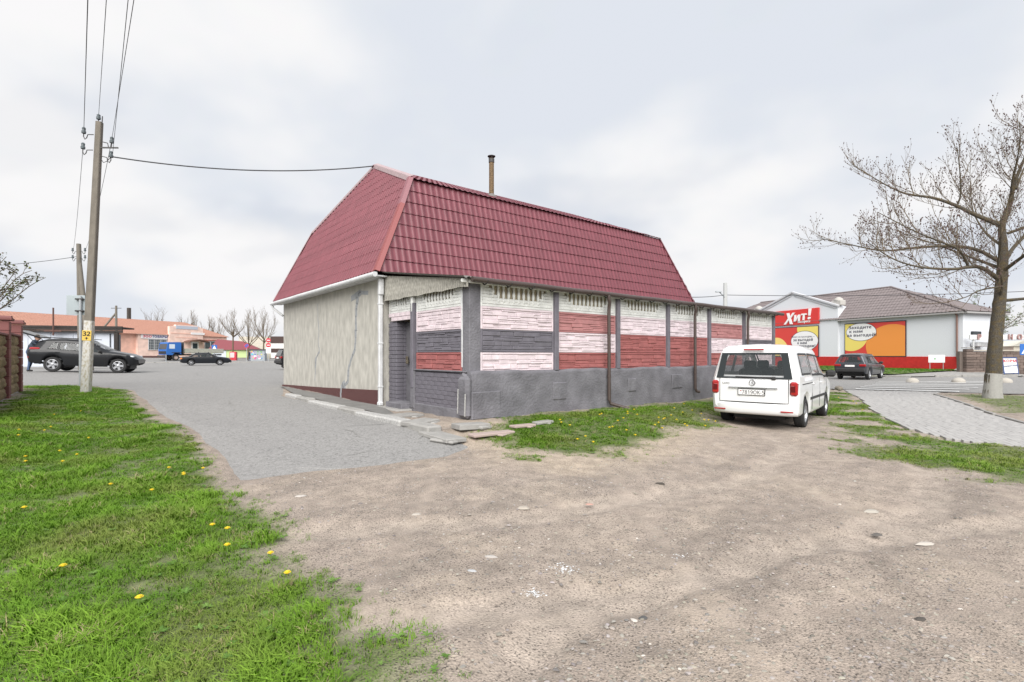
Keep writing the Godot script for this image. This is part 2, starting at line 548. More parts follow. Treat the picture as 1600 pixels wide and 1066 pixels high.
func make_ground() -> void:
	# near land, a fine grid with its own small bumps
	var x0 := -20.0
	var x1 := 22.0
	var d0 := 1.2
	var d1 := 24.0
	var xs := []
	var ds := []
	var d := d0
	while d < d1:
		ds.append(d)
		d += clampf(d * 0.012, 0.035, 0.25)
	ds.append(d1)
	var nx := 330
	for i in nx + 1:
		var t := 2.0 * i / nx - 1.0
		xs.append(1.0 + 21.0 * (0.42 * t + 0.58 * t * absf(t)))
	var v := PackedVector3Array()
	var c := PackedColorArray()
	var ix := PackedInt32Array()
	for dd in ds:
		for xx in xs:
			var y := H(xx, dd)
			var cover := soil(xx, dd)
			if inside(PATH, xx, dd):
				y -= 0.07
			elif inside(DRIVE, xx, dd):
				y += 0.006 - 0.08 * smoothstep(0.0, 0.35, edge_distance(DRIVE, xx, dd)) + 0.008 * fine.get_noise_2d(xx * 90, dd * 90)
			elif inside(SIDE_ROAD, xx, dd):
				y -= 0.08 * smoothstep(0.0, 0.4, edge_distance(SIDE_ROAD, xx, dd))
			else:
				y += 0.022 * fine.get_noise_2d(xx * 45, dd * 45) + 0.012 * fine.get_noise_2d(xx * 190, dd * 190) + 0.03 * wide.get_noise_2d(xx * 60, dd * 60)
				y -= 0.034 * rut(xx, dd)
			v.append(V(xx, y, dd))
			c.append(cover)
	var w := xs.size()
	for j in ds.size() - 1:
		for i in w - 1:
			var k := j * w + i
			ix.append_array([k, k + w, k + w + 1, k, k + w + 1, k + 1])
	var n := PackedVector3Array()
	n.resize(v.size())
	for j in ds.size():
		for i in w:
			var k := j * w + i
			var a := v[k + 1 if i < w - 1 else k] - v[k - 1 if i > 0 else k]
			var b := v[k + w if j < ds.size() - 1 else k] - v[k - w if j > 0 else k]
			n[k] = a.cross(b).normalized()
	var arr := []
	arr.resize(Mesh.ARRAY_MAX)
	arr[Mesh.ARRAY_VERTEX] = v
	arr[Mesh.ARRAY_NORMAL] = n
	arr[Mesh.ARRAY_COLOR] = c
	arr[Mesh.ARRAY_INDEX] = ix
	var near := ArrayMesh.new()
	near.add_surface_from_arrays(Mesh.PRIMITIVE_TRIANGLES, arr)
	kind(obj("ground", near, M.ground), "structure")
	# the land beyond and all round, to the horizon
	var s := Shape.new()
	var cuts_x := [-900, -400, -200, -140, -110, -90, -75, -60, -50, -40, -32, -26, x0, -14, -8, -2, 4, 10, 16, x1, 26, 30, 34, 38, 42, 46, 52, 60, 75, 100, 150, 300, 900]
	var cuts_d := [-900, -200, -60, -20, -6, d0, 5, 10, 15, 20, d1, 27, 30, 33, 36, 39, 42, 46, 50, 55, 60, 66, 72, 80, 90, 100, 112, 125, 150, 200, 400, 1300]
	for j in cuts_d.size() - 1:
		for i in cuts_x.size() - 1:
			if cuts_x[i] >= x0 and cuts_x[i + 1] <= x1 and cuts_d[j] >= d0 and cuts_d[j + 1] <= d1:
				continue
			var q := []
			for k in [[i, j], [i + 1, j], [i + 1, j + 1], [i, j + 1]]:
				var xx: float = cuts_x[k[0]]
				var dd: float = cuts_d[k[1]]
				var low := 0.06 if inside(DRIVE, xx, dd) or inside(SIDE_ROAD, xx, dd) else 0.02
				if xx >= x0 and xx <= x1 and dd >= d0 and dd <= d1:
					low = 0.05
				q.append(V(xx, H(xx, dd) - low, dd))
			s.tint = Color(.17, .17, .09) if cuts_d[j] > 20 else Color(.3, .26, .2)
			s.quad(q[0], q[1], q[2], q[3])
	kind(obj("terrain", s, M.ground), "structure")
	# asphalt
	var drive := ragged(DRIVE, 0.09, 0.1, 0, 3)
	var ds2 := sheet(drive, 0.012, 1.0, .04)
	kind(obj("driveway", ds2, M.asphalt), "structure")
	var road := sheet(ragged(SIDE_ROAD, 0.3, 0.12, 0, 3), 0.018, 1.0)
	kind(obj("road", road, M.asphalt), "structure")
	tar_cracks()
	# crossing bars on the side road
	var k := kind(Node3D.new(), "structure")
	k.name = "pedestrian_crossing"
	add_child(k)
	for i in 7:
		var t := i / 6.0
		var a := Vector2(14.9, 22.2).lerp(Vector2(21.2, 29.6), t)
		var b := Vector2(18.0, 20.6).lerp(Vector2(27.4, 28.4), t)
		var u := (Vector2(21.2, 29.6) - Vector2(14.9, 22.2)).normalized() * 0.24
		obj("painted_bar", sheet(ragged(PackedVector2Array([a - u, b - u, b + u, a + u]), 0.25, 0.03), 0.04, .5), M.road_paint, k)
	# paved footpath of small grey blocks
	var bed := sheet(PATH, -0.03, 1.0)
	bed.tint = Color.WHITE
	var path = kind(obj("footpath", bed, M.sand_mortar), "structure")
	var ang := atan2(12.0, 5.4)
	var ux := Vector2(cos(ang), sin(ang))
	var uy := Vector2(-ux.y, ux.x)
	var slots := []
	for i in range(-20, 110):
		for j in range(-35, 70):
			var off := 0.1 if j % 2 else 0.0
			var q := Vector2(8.4, 8.0) + ux * (i * 0.2 + off) + uy * (j * -0.1)
			if inside(PATH, q.x, q.y) and (edge_distance(PATH, q.x, q.y) > 0.02):
				slots.append(q)
	slots.sort_custom(func(a, b): return a.length_squared() < b.length_squared())
	var pb := Shape.new()
	pb.box(Vector3.ZERO, Vector3(.197, .06, .097), .004)
	var pm := pb.mesh()
	var tones := []
	for f in [.95, 1.0, 1.05]:
		tones.append(mat("paver_%d" % int(f * 100), .43 * f, .42 * f, .41 * f, .93, {tex = T.speck, scale = Vector3(1.5, 1.5, 1.5), world = true}))
	var rest := []
	for i in slots.size():
		var q: Vector2 = slots[i]
		var e := 0.15
		var tilt := Vector3(H(q.x - e, q.y) - H(q.x + e, q.y), 2 * e, H(q.x, q.y + e) - H(q.x, q.y - e)).normalized()
		var fx := Vector3(ux.x, 0, -ux.y)
		fx = (fx - tilt * fx.dot(tilt)).normalized()
		var xf := Transform3D(Basis(fx, tilt, fx.cross(tilt)), V(q.x, H(q.x, q.y) - 0.012 + rnd(-.003, .003), q.y))
		if i < 300:
			var o := obj("paving_block", pm, tones[i % 3], path)
			o.transform = xf
		else:
			rest.append(xf)
	var mm := MultiMesh.new()
	mm.transform_format = MultiMesh.TRANSFORM_3D
	mm.use_colors = true
	mm.mesh = pm
	mm.instance_count = rest.size()
	for i in rest.size():
		mm.set_instance_transform(i, rest[i])
		var f := rnd(.93, 1.05)
		mm.set_instance_color(i, Color(f, f, f))
	var mi := MultiMeshInstance3D.new()
	mi.name = "paving_blocks"
	mi.multimesh = mm
	mi.material_override = M.paver
	kind(mi, "stuff")
	path.add_child(mi)
	# kerb along the path, set flush
	var kb := Shape.new()
	kb.box(Vector3.ZERO, Vector3(.98, .2, .08), .01)
	var km := kb.mesh()
	var line := [Vector2(10.95, 10.35), Vector2(12.4, 13.15), Vector2(16.0, 19.45)]
	kerb_row("path_kerb", line, km, 1.0, .04)
	kerb_row("far_kerb", [Vector2(60, 30), Vector2(33, 33.4), Vector2(27.4, 35.2), Vector2(25.6, 37.6), Vector2(22, 43)], big_kerb(), 1.5, .09)
	# far pavement behind that kerb
	kind(obj("pavement", sheet(poly([60, 30.2, 33.1, 33.6, 27.5, 35.4, 25.8, 37.6, 27.6, 36.9, 30.8, 37.2, 34.2, 38.4, 36, 39.5, 60, 38]), .06, 2.0), M.concrete), "structure")
	kerb_row("left_kerb", [Vector2(-60, 70), Vector2(-49.5, 71), Vector2(-34, 77), Vector2(-22, 82)], big_kerb(), 1.5, .09)
	kind(obj("left_pavement", sheet(poly([-60, 70.2, -49.5, 71.2, -34, 77.2, -22, 82.2, -24, 120, -90, 120, -80, 70]), .12, 4.0), M.asphalt), "structure")

func big_kerb() -> ArrayMesh:
	var s := Shape.new()
	s.box(Vector3.ZERO, Vector3(1.47, .3, .15), .02)
	return s.mesh()

func kerb_row(called: String, line: Array, m: Mesh, step: float, lift: float) -> Node3D:
	var k := Node3D.new()
	k.name = called
	kind(k, "structure")
	add_child(k)
	for i in line.size() - 1:
		var a: Vector2 = line[i]
		var b: Vector2 = line[i + 1]
		var count := int(a.distance_to(b) / step)
		for j in count:
			var q := a + (b - a).normalized() * (j + .5) * step
			if absf(q.x) > q.y * 1.05 + 2:
				continue
			var o := obj("kerb_stone", m, M.concrete, k)
			o.position = G(q.x, q.y, lift - .1)
			o.rotation.y = atan2((b - a).y, (b - a).x) + rnd(-.01, .01)
	return k

func grass_cover(x: float, d: float) -> float:  # 0 bare, 1 thick
	var n := fine.get_noise_2d(x * 40, d * 40) * 0.7 + wide.get_noise_2d(x * 55 + 90, d * 55) * 0.8
	var best := 0.0
	if d < 18.5 and x < 0.5:
		var e := edge_distance(LAWN, x, d) * (1.0 if inside(LAWN, x, d) else -1.0)
		var soft := lerpf(.7, 0.35, smoothstep(5.0, 9.0, d))
		best = maxf(best, smoothstep(-0.12, soft, e + n * 0.4 * soft) * lerpf(1.0, .6, smoothstep(.12, .45, fine.get_noise_2d(x * 28 + 400, d * 28) + .5 * fine.get_noise_2d(x * 110, d * 110))))
	if x > -1 and x < 11 and d > 6.5:
		var e := edge_distance(WALL_GRASS, x, d) * (1.0 if inside(WALL_GRASS, x, d) else -1.0)
		best = maxf(best, smoothstep(-0.35, .8, e + n * 0.8))
	if x > 5:
		var e := edge_distance(VERGE, x, d) * (1.0 if inside(VERGE, x, d) else -1.0)
		best = maxf(best, smoothstep(-0.2, .9, e + n * 1.5) * lerpf(.7, 1.0, smoothstep(9.0, 13.0, d)))
	if x > 12:
		var e := edge_distance(TREE_GRASS, x, d) * (1.0 if inside(TREE_GRASS, x, d) else -1.0)
		best = maxf(best, .6 * smoothstep(0.0, .8, e + n * .5))
	return best

func soil(x: float, d: float) -> Color:
	var n := fine.get_noise_2d(x * 30, d * 30)
	var m := wide.get_noise_2d(x * 70 + 200, d * 70)
	# wheel-worn streaks run from the near left towards the van
	var al := x * 0.72 + d * 0.69
	var ac := -x * 0.69 + d * 0.72
	var st := fine.get_noise_2d(ac * 55, al * 7 + 300)
	var base := Color(.485, .405, .34)
	base = base.lerp(Color(.345, .29, .245), clampf(.35 + 1.1 * st + .7 * n, 0, 1) * .75)
	base = base.lerp(Color(.55, .46, .375), smoothstep(.05, .5, m + .5 * n) * .6)
	var rt := rut(x, d)
	base = base.lerp(Color(.56, .475, .4), rt * .65)
	# pale sand thrown up along the grass edge and by the slabs
	var e := edge_distance(WALL_GRASS, x, d)
	var sand := smoothstep(1.0, .1, e + .5 * n) * smoothstep(12.5, 9.0, d) * (1.0 if x > -1.2 else 0.0)
	base = base.lerp(Color(.6, .495, .385), sand * .85)
	var g := grass_cover(x, d)
	return base.lerp(Color(.15, .2, .055), smoothstep(.1, .8, g) * .92)

const RUTS := [[[5.4, 10.9], [4.6, 8.4], [3.0, 6.5], [.4, 5.1], [-2.6, 4.3]], [[6.9, 10.1], [6.1, 7.5], [4.4, 5.3], [1.2, 3.6], [-1.2, 2.9]], [[9, 5.6], [5.2, 5.0], [2.2, 4.2], [0.2, 3.0], [-.4, 1.6]]]

func rut(x: float, d: float) -> float:  # 1 in the middle of a wheel track
	var q := Vector2(x, d)
	var best := 1.0
	for r in RUTS:
		for i in r.size() - 1:
			best = minf(best, q.distance_to(Geometry2D.get_closest_point_to_segment(q, Vector2(r[i][0], r[i][1]), Vector2(r[i + 1][0], r[i + 1][1]))))
	return smoothstep(.26, .08, best + .12 * fine.get_noise_2d(x * 70, d * 70))

func tar_cracks() -> void:  # open cracks in the old asphalt, built as thin dark fillings
	rng.seed = 17
	for q in [[-2.9, 7.2, .9, 3.4], [-4.6, 9.6, .2, 3.2], [-6.2, 11.6, 2.3, 3.6], [-2.2, 8.6, 2.5, 2.2], [-8.4, 15.6, .1, 5.0], [-12, 21, .4, 7.0], [-15, 24, 2.0, 6.0]]:
		var p := Vector2(q[0], q[1])
		var a: float = q[2]
		var left := []
		var right := []
		var n := int(q[3] / .12)
		for i in n:
			a += rnd(-.45, .45)
			a = lerpf(a, q[2], .25)
			p += Vector2(cos(a), sin(a)) * .12
			var w: float = .009 * sin(PI * (i + .5) / n) * rnd(.4, 1.3) * (1.0 + q[1] * .03)
			var m := Vector2(-sin(a), cos(a)) * w
			left.append(p + m)
			right.append(p - m)
		var s := Shape.new()
		for i in n - 1:
			s.quad(G(left[i].x, left[i].y, .016), G(right[i].x, right[i].y, .016), G(right[i + 1].x, right[i + 1].y, .016), G(left[i + 1].x, left[i + 1].y, .016))
		kind(obj("asphalt_crack", s, mat("tar", .23, .225, .215, .95)), "structure")

# ---------------------------------------------------------------- the building with the wine-red roof
# its own frame: x runs along the panelled wall, z towards the viewer's side (l metres back is z = -l)
func B(r: float, y: float, l: float) -> Vector3:
	return Vector3(r, y, -l)

func metal_tiles(o: Vector3, a: Vector3, b: Vector3, outline: Array, wave := .185, row := .35, high := .022, step_up := .024) -> Shape:
	# pressed metal tile on the plane o + a*s + b*t, cut to a convex outline of Vector2(s, t)
	var s := Shape.new()
	var n := a.cross(b).normalized()
	var smin := 1e9
	var smax := -1e9
	var tmax := -1e9
	for q in outline:
		smin = minf(smin, q.x); smax = maxf(smax, q.x); tmax = maxf(tmax, q.y)
	var span := func(x: float) -> Vector2:
		var lo := 1e9
		var hi := -1e9
		for i in outline.size():
			var p: Vector2 = outline[i]
			var q: Vector2 = outline[(i + 1) % outline.size()]
			if (p.x - x) * (q.x - x) <= 0.0 and absf(p.x - q.x) > 1e-6:
				var t := p.y + (q.y - p.y) * (x - p.x) / (q.x - p.x)
				lo = minf(lo, t); hi = maxf(hi, t)
		return Vector2(lo, hi)
	var step := wave / 6.0
	var cols := int((smax - smin) / step)
	var prev := []
	for i in cols + 1:
		var x := clampf(smin + i * step, smin + 1e-4, smax - 1e-4)
		var ph := x / wave
		ph -= floorf(ph)
		var k := pow(0.5 + 0.5 * cos(TAU * ph), 1.4)
		var slope := -1.4 * pow(0.5 + 0.5 * cos(TAU * ph), 0.4) * 0.5 * sin(TAU * ph) * TAU / wave * high
		var nn := (n - a * slope).normalized()
		var lim: Vector2 = span.call(x)
		var now := []
		for r in ceili(tmax / row):
			var t0 := clampf(r * row, lim.x, lim.y)
			var t1 := clampf((r + 1) * row, lim.x, lim.y)
			var sag := .012 * sin(x * 1.3 + r) * .25
			now.append([o + a * x + b * t0 + n * (high * k + step_up + sag), o + a * x + b * t1 + n * (high * k), nn])
		if i > 0:
			for r in now.size():
				var p: Array = prev[r]
				var q: Array = now[r]
				s.tri_n(p[0], q[0], q[1], p[2], q[2], q[2])
				s.tri_n(p[0], q[1], p[1], p[2], q[2], p[2])
				if r > 0:
					s.quad(prev[r - 1][1], now[r - 1][1], q[0], p[0])
		prev = now
	return s

func stone_panel(seed_: int, w: float, h: float) -> ArrayMesh:  # cast panel with a raised rim and split-stone relief; lies in x-y, face at z = 0
	rng.seed = seed_
	var s := Shape.new()
	s.box(Vector3(0, 0, -.03), Vector3(w, h - .004, .04), .004)
	for k in [-1, 1]:
		s.box(Vector3(k * (w * .5 - .025), 0, -.005), Vector3(.05, h - .006, .04), .008)
	s.box(Vector3(0, h * .5 - .028, -.004), Vector3(w - .1, .046, .04), .01)
	s.box(Vector3(0, -h * .5 + .018, -.006), Vector3(w - .1, .03, .036), .008)
	var y := -h * .5 + .036
	var top := h * .5 - .055
	var x_end := w * .5 - .052
	while y < top - .02:
		var hh := minf(rnd(.06, .115), top - y)
		if top - y - hh < .03:
			hh = top - y
		var x := -x_end
		while x < x_end - .01:
			var l := rnd(.18, .55)
			if x_end - x - l < .1:
				l = x_end - x
			var z := rnd(-.016, .014)
			var tilt := Basis(Vector3.RIGHT, rnd(-.12, .05)) * Basis(Vector3.UP, rnd(-.02, .02)) * Basis(Vector3.BACK, rnd(-.015, .015))
			if rnd(0, 1) < .4 and hh > .06:
				var f := rnd(.35, .65)
				s.box(Vector3(x + l * .5, y + hh * f * .5, z - .01), Vector3(l - .004, hh * f - .004, .04), .008, tilt)
				s.box(Vector3(x + l * .5 + rnd(-.02, .02), y + hh * (1 + f) * .5, z - .01 + rnd(-.01, .01)), Vector3(l - .004, hh * (1 - f) - .004, .04), .008, tilt)
			else:
				s.box(Vector3(x + l * .5, y + hh * .5, z - .01), Vector3(l - .005, hh - .004, .042), .01, tilt)
			x += l
		y += hh
	return s.mesh()

func brick_panel(w: float, h: float, gap_half: float) -> ArrayMesh:  # white top panel: small cast bricks round a stepped opening
	rng.seed = 77
	var s := Shape.new()
	s.box(Vector3(0, -h * .5 + .03, -.03), Vector3(w, .05, .05), .006)
	for k in [-1, 1]:
		s.box(Vector3(k * (w * .5 - .02), 0, -.02), Vector3(.04, h, .05), .006)
	var rows := 6
	var rh := (h - .06) / rows
	for i in rows:
		var y := -h * .5 + .06 + (i + .5) * rh
		var open := 0.0 if i < 2 else gap_half * (.68 + .08 * (i - 2))
		for side in [-1, 1]:
			var x := open
			var first := true
			while x < w * .5 - .045:
				var l := .21 if not (first and i % 2) else .11
				first = false
				l = minf(l, w * .5 - .042 - x)
				s.box(Vector3(side * (x + l * .5), y, -.03), Vector3(l - .006, rh - .006, .05), .006)
				x += l
	for side in [-1, 1]:
		s.box(Vector3(side * (w * .25 + .0), -h * .5 + .06 + rh, -.028), Vector3(w * .5, rh * 2, .03))
		s.box(Vector3(side * (w * .25 + gap_half * .5), .04, -.03), Vector3(w * .5 - gap_half, h - .08, .03))
	return s.mesh()

func storage_building() -> void:
	var b := thing("storage_building", "long low building with wine-red metal tile mansard roof and striped pink panel annex", "building", V(-.864, 0, 10.318), deg_to_rad(39.083))
	rng.seed = 11
	var W := Shape.new()
	# ---- stuccoed end wall
	W.box(B(-.02, 1.85, 8.147), Vector3(.26, 3.6, 8.92))
	obj("end_wall", W, M.stucco, b)
	for q in [[B(6.7, 1.85, 12.48), Vector3(13.1, 3.58, .26)], [B(13.3, 1.85, 8.147), Vector3(.26, 3.6, 8.6)], [B(6.7, 1.85, 3.82), Vector3(13.1, 3.56, .26)]]:
		W = Shape.new()
		W.box(q[0], q[1])
		obj("wall", W, M.stucco, b)
	# painted foundation band, deeper towards the driveway's low end
	W = Shape.new()
	W.prism(PackedVector2Array([Vector2(-3.66, .05), Vector2(-12.63, .2), Vector2(-12.63, .45), Vector2(-8, .56), Vector2(-3.66, .7)]), .05, Transform3D(Basis(Vector3(0, 0, 1), Vector3.UP, Vector3(-1, 0, 0)), Vector3(-.148, 0, 0)))
	obj("foundation", W, M.maroon_plaster, b)
	# cement run over two long cracks
	var cracks := [[[5.15, 3.36, .05], [5.3, 3.2, .07], [5.4, 2.9, .06], [5.42, 2.5, .05], [5.44, 2.1, .06], [5.5, 1.75, .05], [5.8, 1.45, .05], [5.98, 1.15, .06], [6.0, .85, .06], [6.25, .72, .12], [6.5, .62, .05]], [[8.65, 3.3, .012], [8.62, 2.8, .02], [8.5, 2.4, .018], [8.55, 2.0, .025], [8.47, 1.72, .03], [8.8, 1.5, .05], [8.86, 1.2, .02], [8.9, .75, .012]], [[4.6, 3.28, .05], [5.1, 3.33, .08], [5.75, 3.22, .07]], [[6.42, .62, .05], [6.45, .35, .06]]]
	for i in cracks.size():
		W = Shape.new()
		var cr: Array = cracks[i]
		for k in cr.size() - 1:
			for half in 2:
				var p0 := Vector3(0, lerpf(cr[k][1], cr[k + 1][1], half * .5), -lerpf(cr[k][0], cr[k + 1][0], half * .5) + rnd(-.03, .03) * half)
				var p1 := Vector3(0, lerpf(cr[k][1], cr[k + 1][1], half * .5 + .5), -lerpf(cr[k][0], cr[k + 1][0], half * .5 + .5) + rnd(-.03, .03) * (1 - half))
				var dir := (p1 - p0).normalized()
				var wd: float = cr[k][2] * rnd(.8, 1.3)
				var out := Vector3(-1, 0, 0)
				W.box((p0 + p1) * .5 + out * (.199 if i == 3 else .151), Vector3(.012, p0.distance_to(p1) + wd * .6, wd * 2), .004, Basis(out, dir, out.cross(dir)))
		obj("crack_patch", W, M.cement, b)
	# ---- roof planes
	var ey := 3.68
	var e0 := 3.42
	var e1 := 12.88
	var by := 6.42
	var b0 := 4.09
	var b1 := 12.2
	var mid := 8.147
	var ry := 8.1
	var re := -.44
	var rb := .83
	var rr := 1.66
	var fe := 14.0
	var fb := 12.35
	var fr := 11.5
	var n_up := Vector3(0, by - ey, -(b0 - e0)).normalized()
	var sl := Vector2(by - ey, b0 - e0).length()
	obj("lower_roof_slope", metal_tiles(B(0, ey, e0), Vector3.RIGHT, n_up, [Vector2(re, 0), Vector2(fe, 0), Vector2(fb, sl), Vector2(rb, sl)]), M.roof_metal, b)
	var up2 := Vector3(0, ry - by, -(mid - b0)).normalized()
	var sl2 := Vector2(ry - by, mid - b0).length()
	obj("upper_roof_slope", metal_tiles(B(0, by - .02, b0 - .08), Vector3.RIGHT, up2, [Vector2(rb - .02, 0), Vector2(fb, 0), Vector2(fr, sl2), Vector2(rr, sl2)]), M.roof_metal, b)
	var gu := Vector3(rr - re, ry - ey, 0).normalized()
	var k_break := (by - ey) / gu.y
	obj("end_roof_slope", metal_tiles(B(re, ey, 0), Vector3(0, 0, 1), gu, [Vector2(-e1, 0), Vector2(-e0, 0), Vector2(-b0, k_break), Vector2(-mid, (ry - ey) / gu.y), Vector2(-b1, k_break)], .185, .35, .045, .009), M.roof_metal, b)
	W = Shape.new()
	W.quad(B(fe, ey, e1), B(re, ey, e1), B(rb, by, b1), B(fb, by, b1))
	W.quad(B(fb, by, b1), B(rb, by, b1), B(rr, ry, mid), B(fr, ry, mid))
	obj("rear_roof_slope", W, M.roof_metal, b)
	W = Shape.new()
	W.quad(B(fe, ey, e0), B(fe, ey, e1), B(fb, by, b1), B(fb, by, b0))
	W.tri(B(fb, by, b0), B(fb, by, b1), B(fr, ry, mid))
	obj("far_end_roof_slope", W, M.roof_metal, b)
	# trims along the hips, the verge and the ridge
	trim(b, "hip_trim", B(re - .01, ey + .0, e0 - .01), B(rb - .34, by - .78, b0 - .19), M.bright_trim, .12, .05)
	trim(b, "hip_trim", B(rb - .35, by - .8, b0 - .19), B(rb + .0, by + .03, b0 - .02), M.trim_metal, .12, .05)
	trim(b, "hip_trim", B(rb - .03, by + .05, b0 - .05), B(rr - .06, ry + .06, mid - .03), M.pale_trim, .13)
	trim(b, "verge_trim", B(re - .03, ey + .02, e1 + .02), B(rb - .03, by + .04, b1 + .02), M.pale_trim, .09)
	trim(b, "verge_trim", B(rb - .03, by + .05, b1 + .02), B(rr - .05, ry + .06, mid + .02), M.pale_trim, .09)
	trim(b, "ridge_cap", B(rr - .1, ry + .04, mid), B(fr, ry + .04, mid), M.trim_metal, .13)
	trim(b, "hip_trim", B(fe, ey, e0 - .01), B(fb, by + .02, b0 - .02), M.trim_metal, .1)
	# ---- eaves
	W = Shape.new()
	W.box(B(-.31, ey - .1, (e0 + e1) * .5), Vector3(.3, .03, e1 - e0))
	W.box(B(re + .02, ey - .07, (e0 + e1) * .5), Vector3(.03, .14, e1 - e0 - .02), .005)
	obj("soffit", W, M.white_metal, b)
	W = Shape.new()
	var gp := []
	for i in 12:
		gp.append(B(re - .06, ey - .08 + .004 * sin(i * 2.1), lerpf(e0 - .05, e1 + .1, i / 11.0)))
	W.tube(gp, .065, 10)
	var gutter := obj("white_gutter", W, M.white_metal, b)
	W = Shape.new()
	W.tube([B(re - .06, ey - .12, e1), B(re - .02, ey - .26, e1 - .02), B(-.2, ey - .55, e1 - .35)], .045, 8)
	obj("outlet", W, M.white_metal, gutter)
	W = Shape.new()
	W.box(B(-.24, 3.33, 3.6), Vector3(.13, .42, .12), .02)
	W.box(B(-.24, 1.75, 3.63), Vector3(.1, 2.85, .1), .015)
	W.box(B(-.26, .37, 3.6), Vector3(.12, .1, .14), .02)
	for y in [2.9, 1.9, .8]:
		W.box(B(-.24, y, 3.63), Vector3(.115, .04, .115), .005)
	obj("white_downpipe", W, M.white_metal, b)
	W = Shape.new()
	var cable := []
	for i in 16:
		cable.append(B(-.165 + .0, lerpf(3.5, .5, i / 15.0), 3.79 + .02 * sin(i * 1.9)))
	W.tube(cable, .012, 6)
	obj("wall_cable", W, M.wire, b)
	# ---- stove pipe
	W = Shape.new()
	W.tube([B(4.75, 6.9, 5.6), B(4.75, 8.38, 5.6)], .085, 14)
	var pipe := obj("stove_pipe", W, M.rust_pipe, b)
	W = Shape.new()
	W.lathe([Vector2(.1, 0), Vector2(.1, .12)], 14, Transform3D(Basis.IDENTITY, B(4.75, 8.24, 5.6)))
	W.lathe([Vector2(.13, 0), Vector2(.14, .02), Vector2(.02, .07), Vector2(0, .07)], 14, Transform3D(Basis.IDENTITY, B(4.75, 8.44, 5.6)))
	for i in 3:
		W.tube([B(4.75 + .09 * cos(i * 2.1), 8.34, 5.6 + .09 * sin(i * 2.1)), B(4.75 + .11 * cos(i * 2.1), 8.45, 5.6 + .11 * sin(i * 2.1))], .008, 5)
	obj("cap", W, M.dark_steel, pipe)
	W = Shape.new()
	W.lathe([Vector2(.22, -.12), Vector2(.2, 0), Vector2(.1, .1), Vector2(.085, .12)], 14, Transform3D(Basis.IDENTITY, B(4.75, 7.04, 5.6)))
	obj("flashing", W, M.slate, pipe)
	annex(b)

func trim(b: Node, called: String, p: Vector3, q: Vector3, m: Material, w: float, lift := .0) -> void:
	var s := Shape.new()
	var d := (q - p).normalized()
	var mid := Vector3(6.5, 4.5, -8.1)
	var out := ((p + q) * .5 - mid)
	out = (out - d * out.dot(d)).normalized()
	var side := d.cross(out)
	s.box((p + q) * .5 + side * w * .42 - out * (w * .2 - lift), Vector3(w, .02, p.distance_to(q)), .004, Basis(side, out, d).orthonormalized() * Basis(Vector3.BACK, -.55))
	s.box((p + q) * .5 - side * w * .42 - out * (w * .2 - lift), Vector3(w, .02, p.distance_to(q)), .004, Basis(side, out, d).orthonormalized() * Basis(Vector3.BACK, .55))
	obj(called, s, m, b)

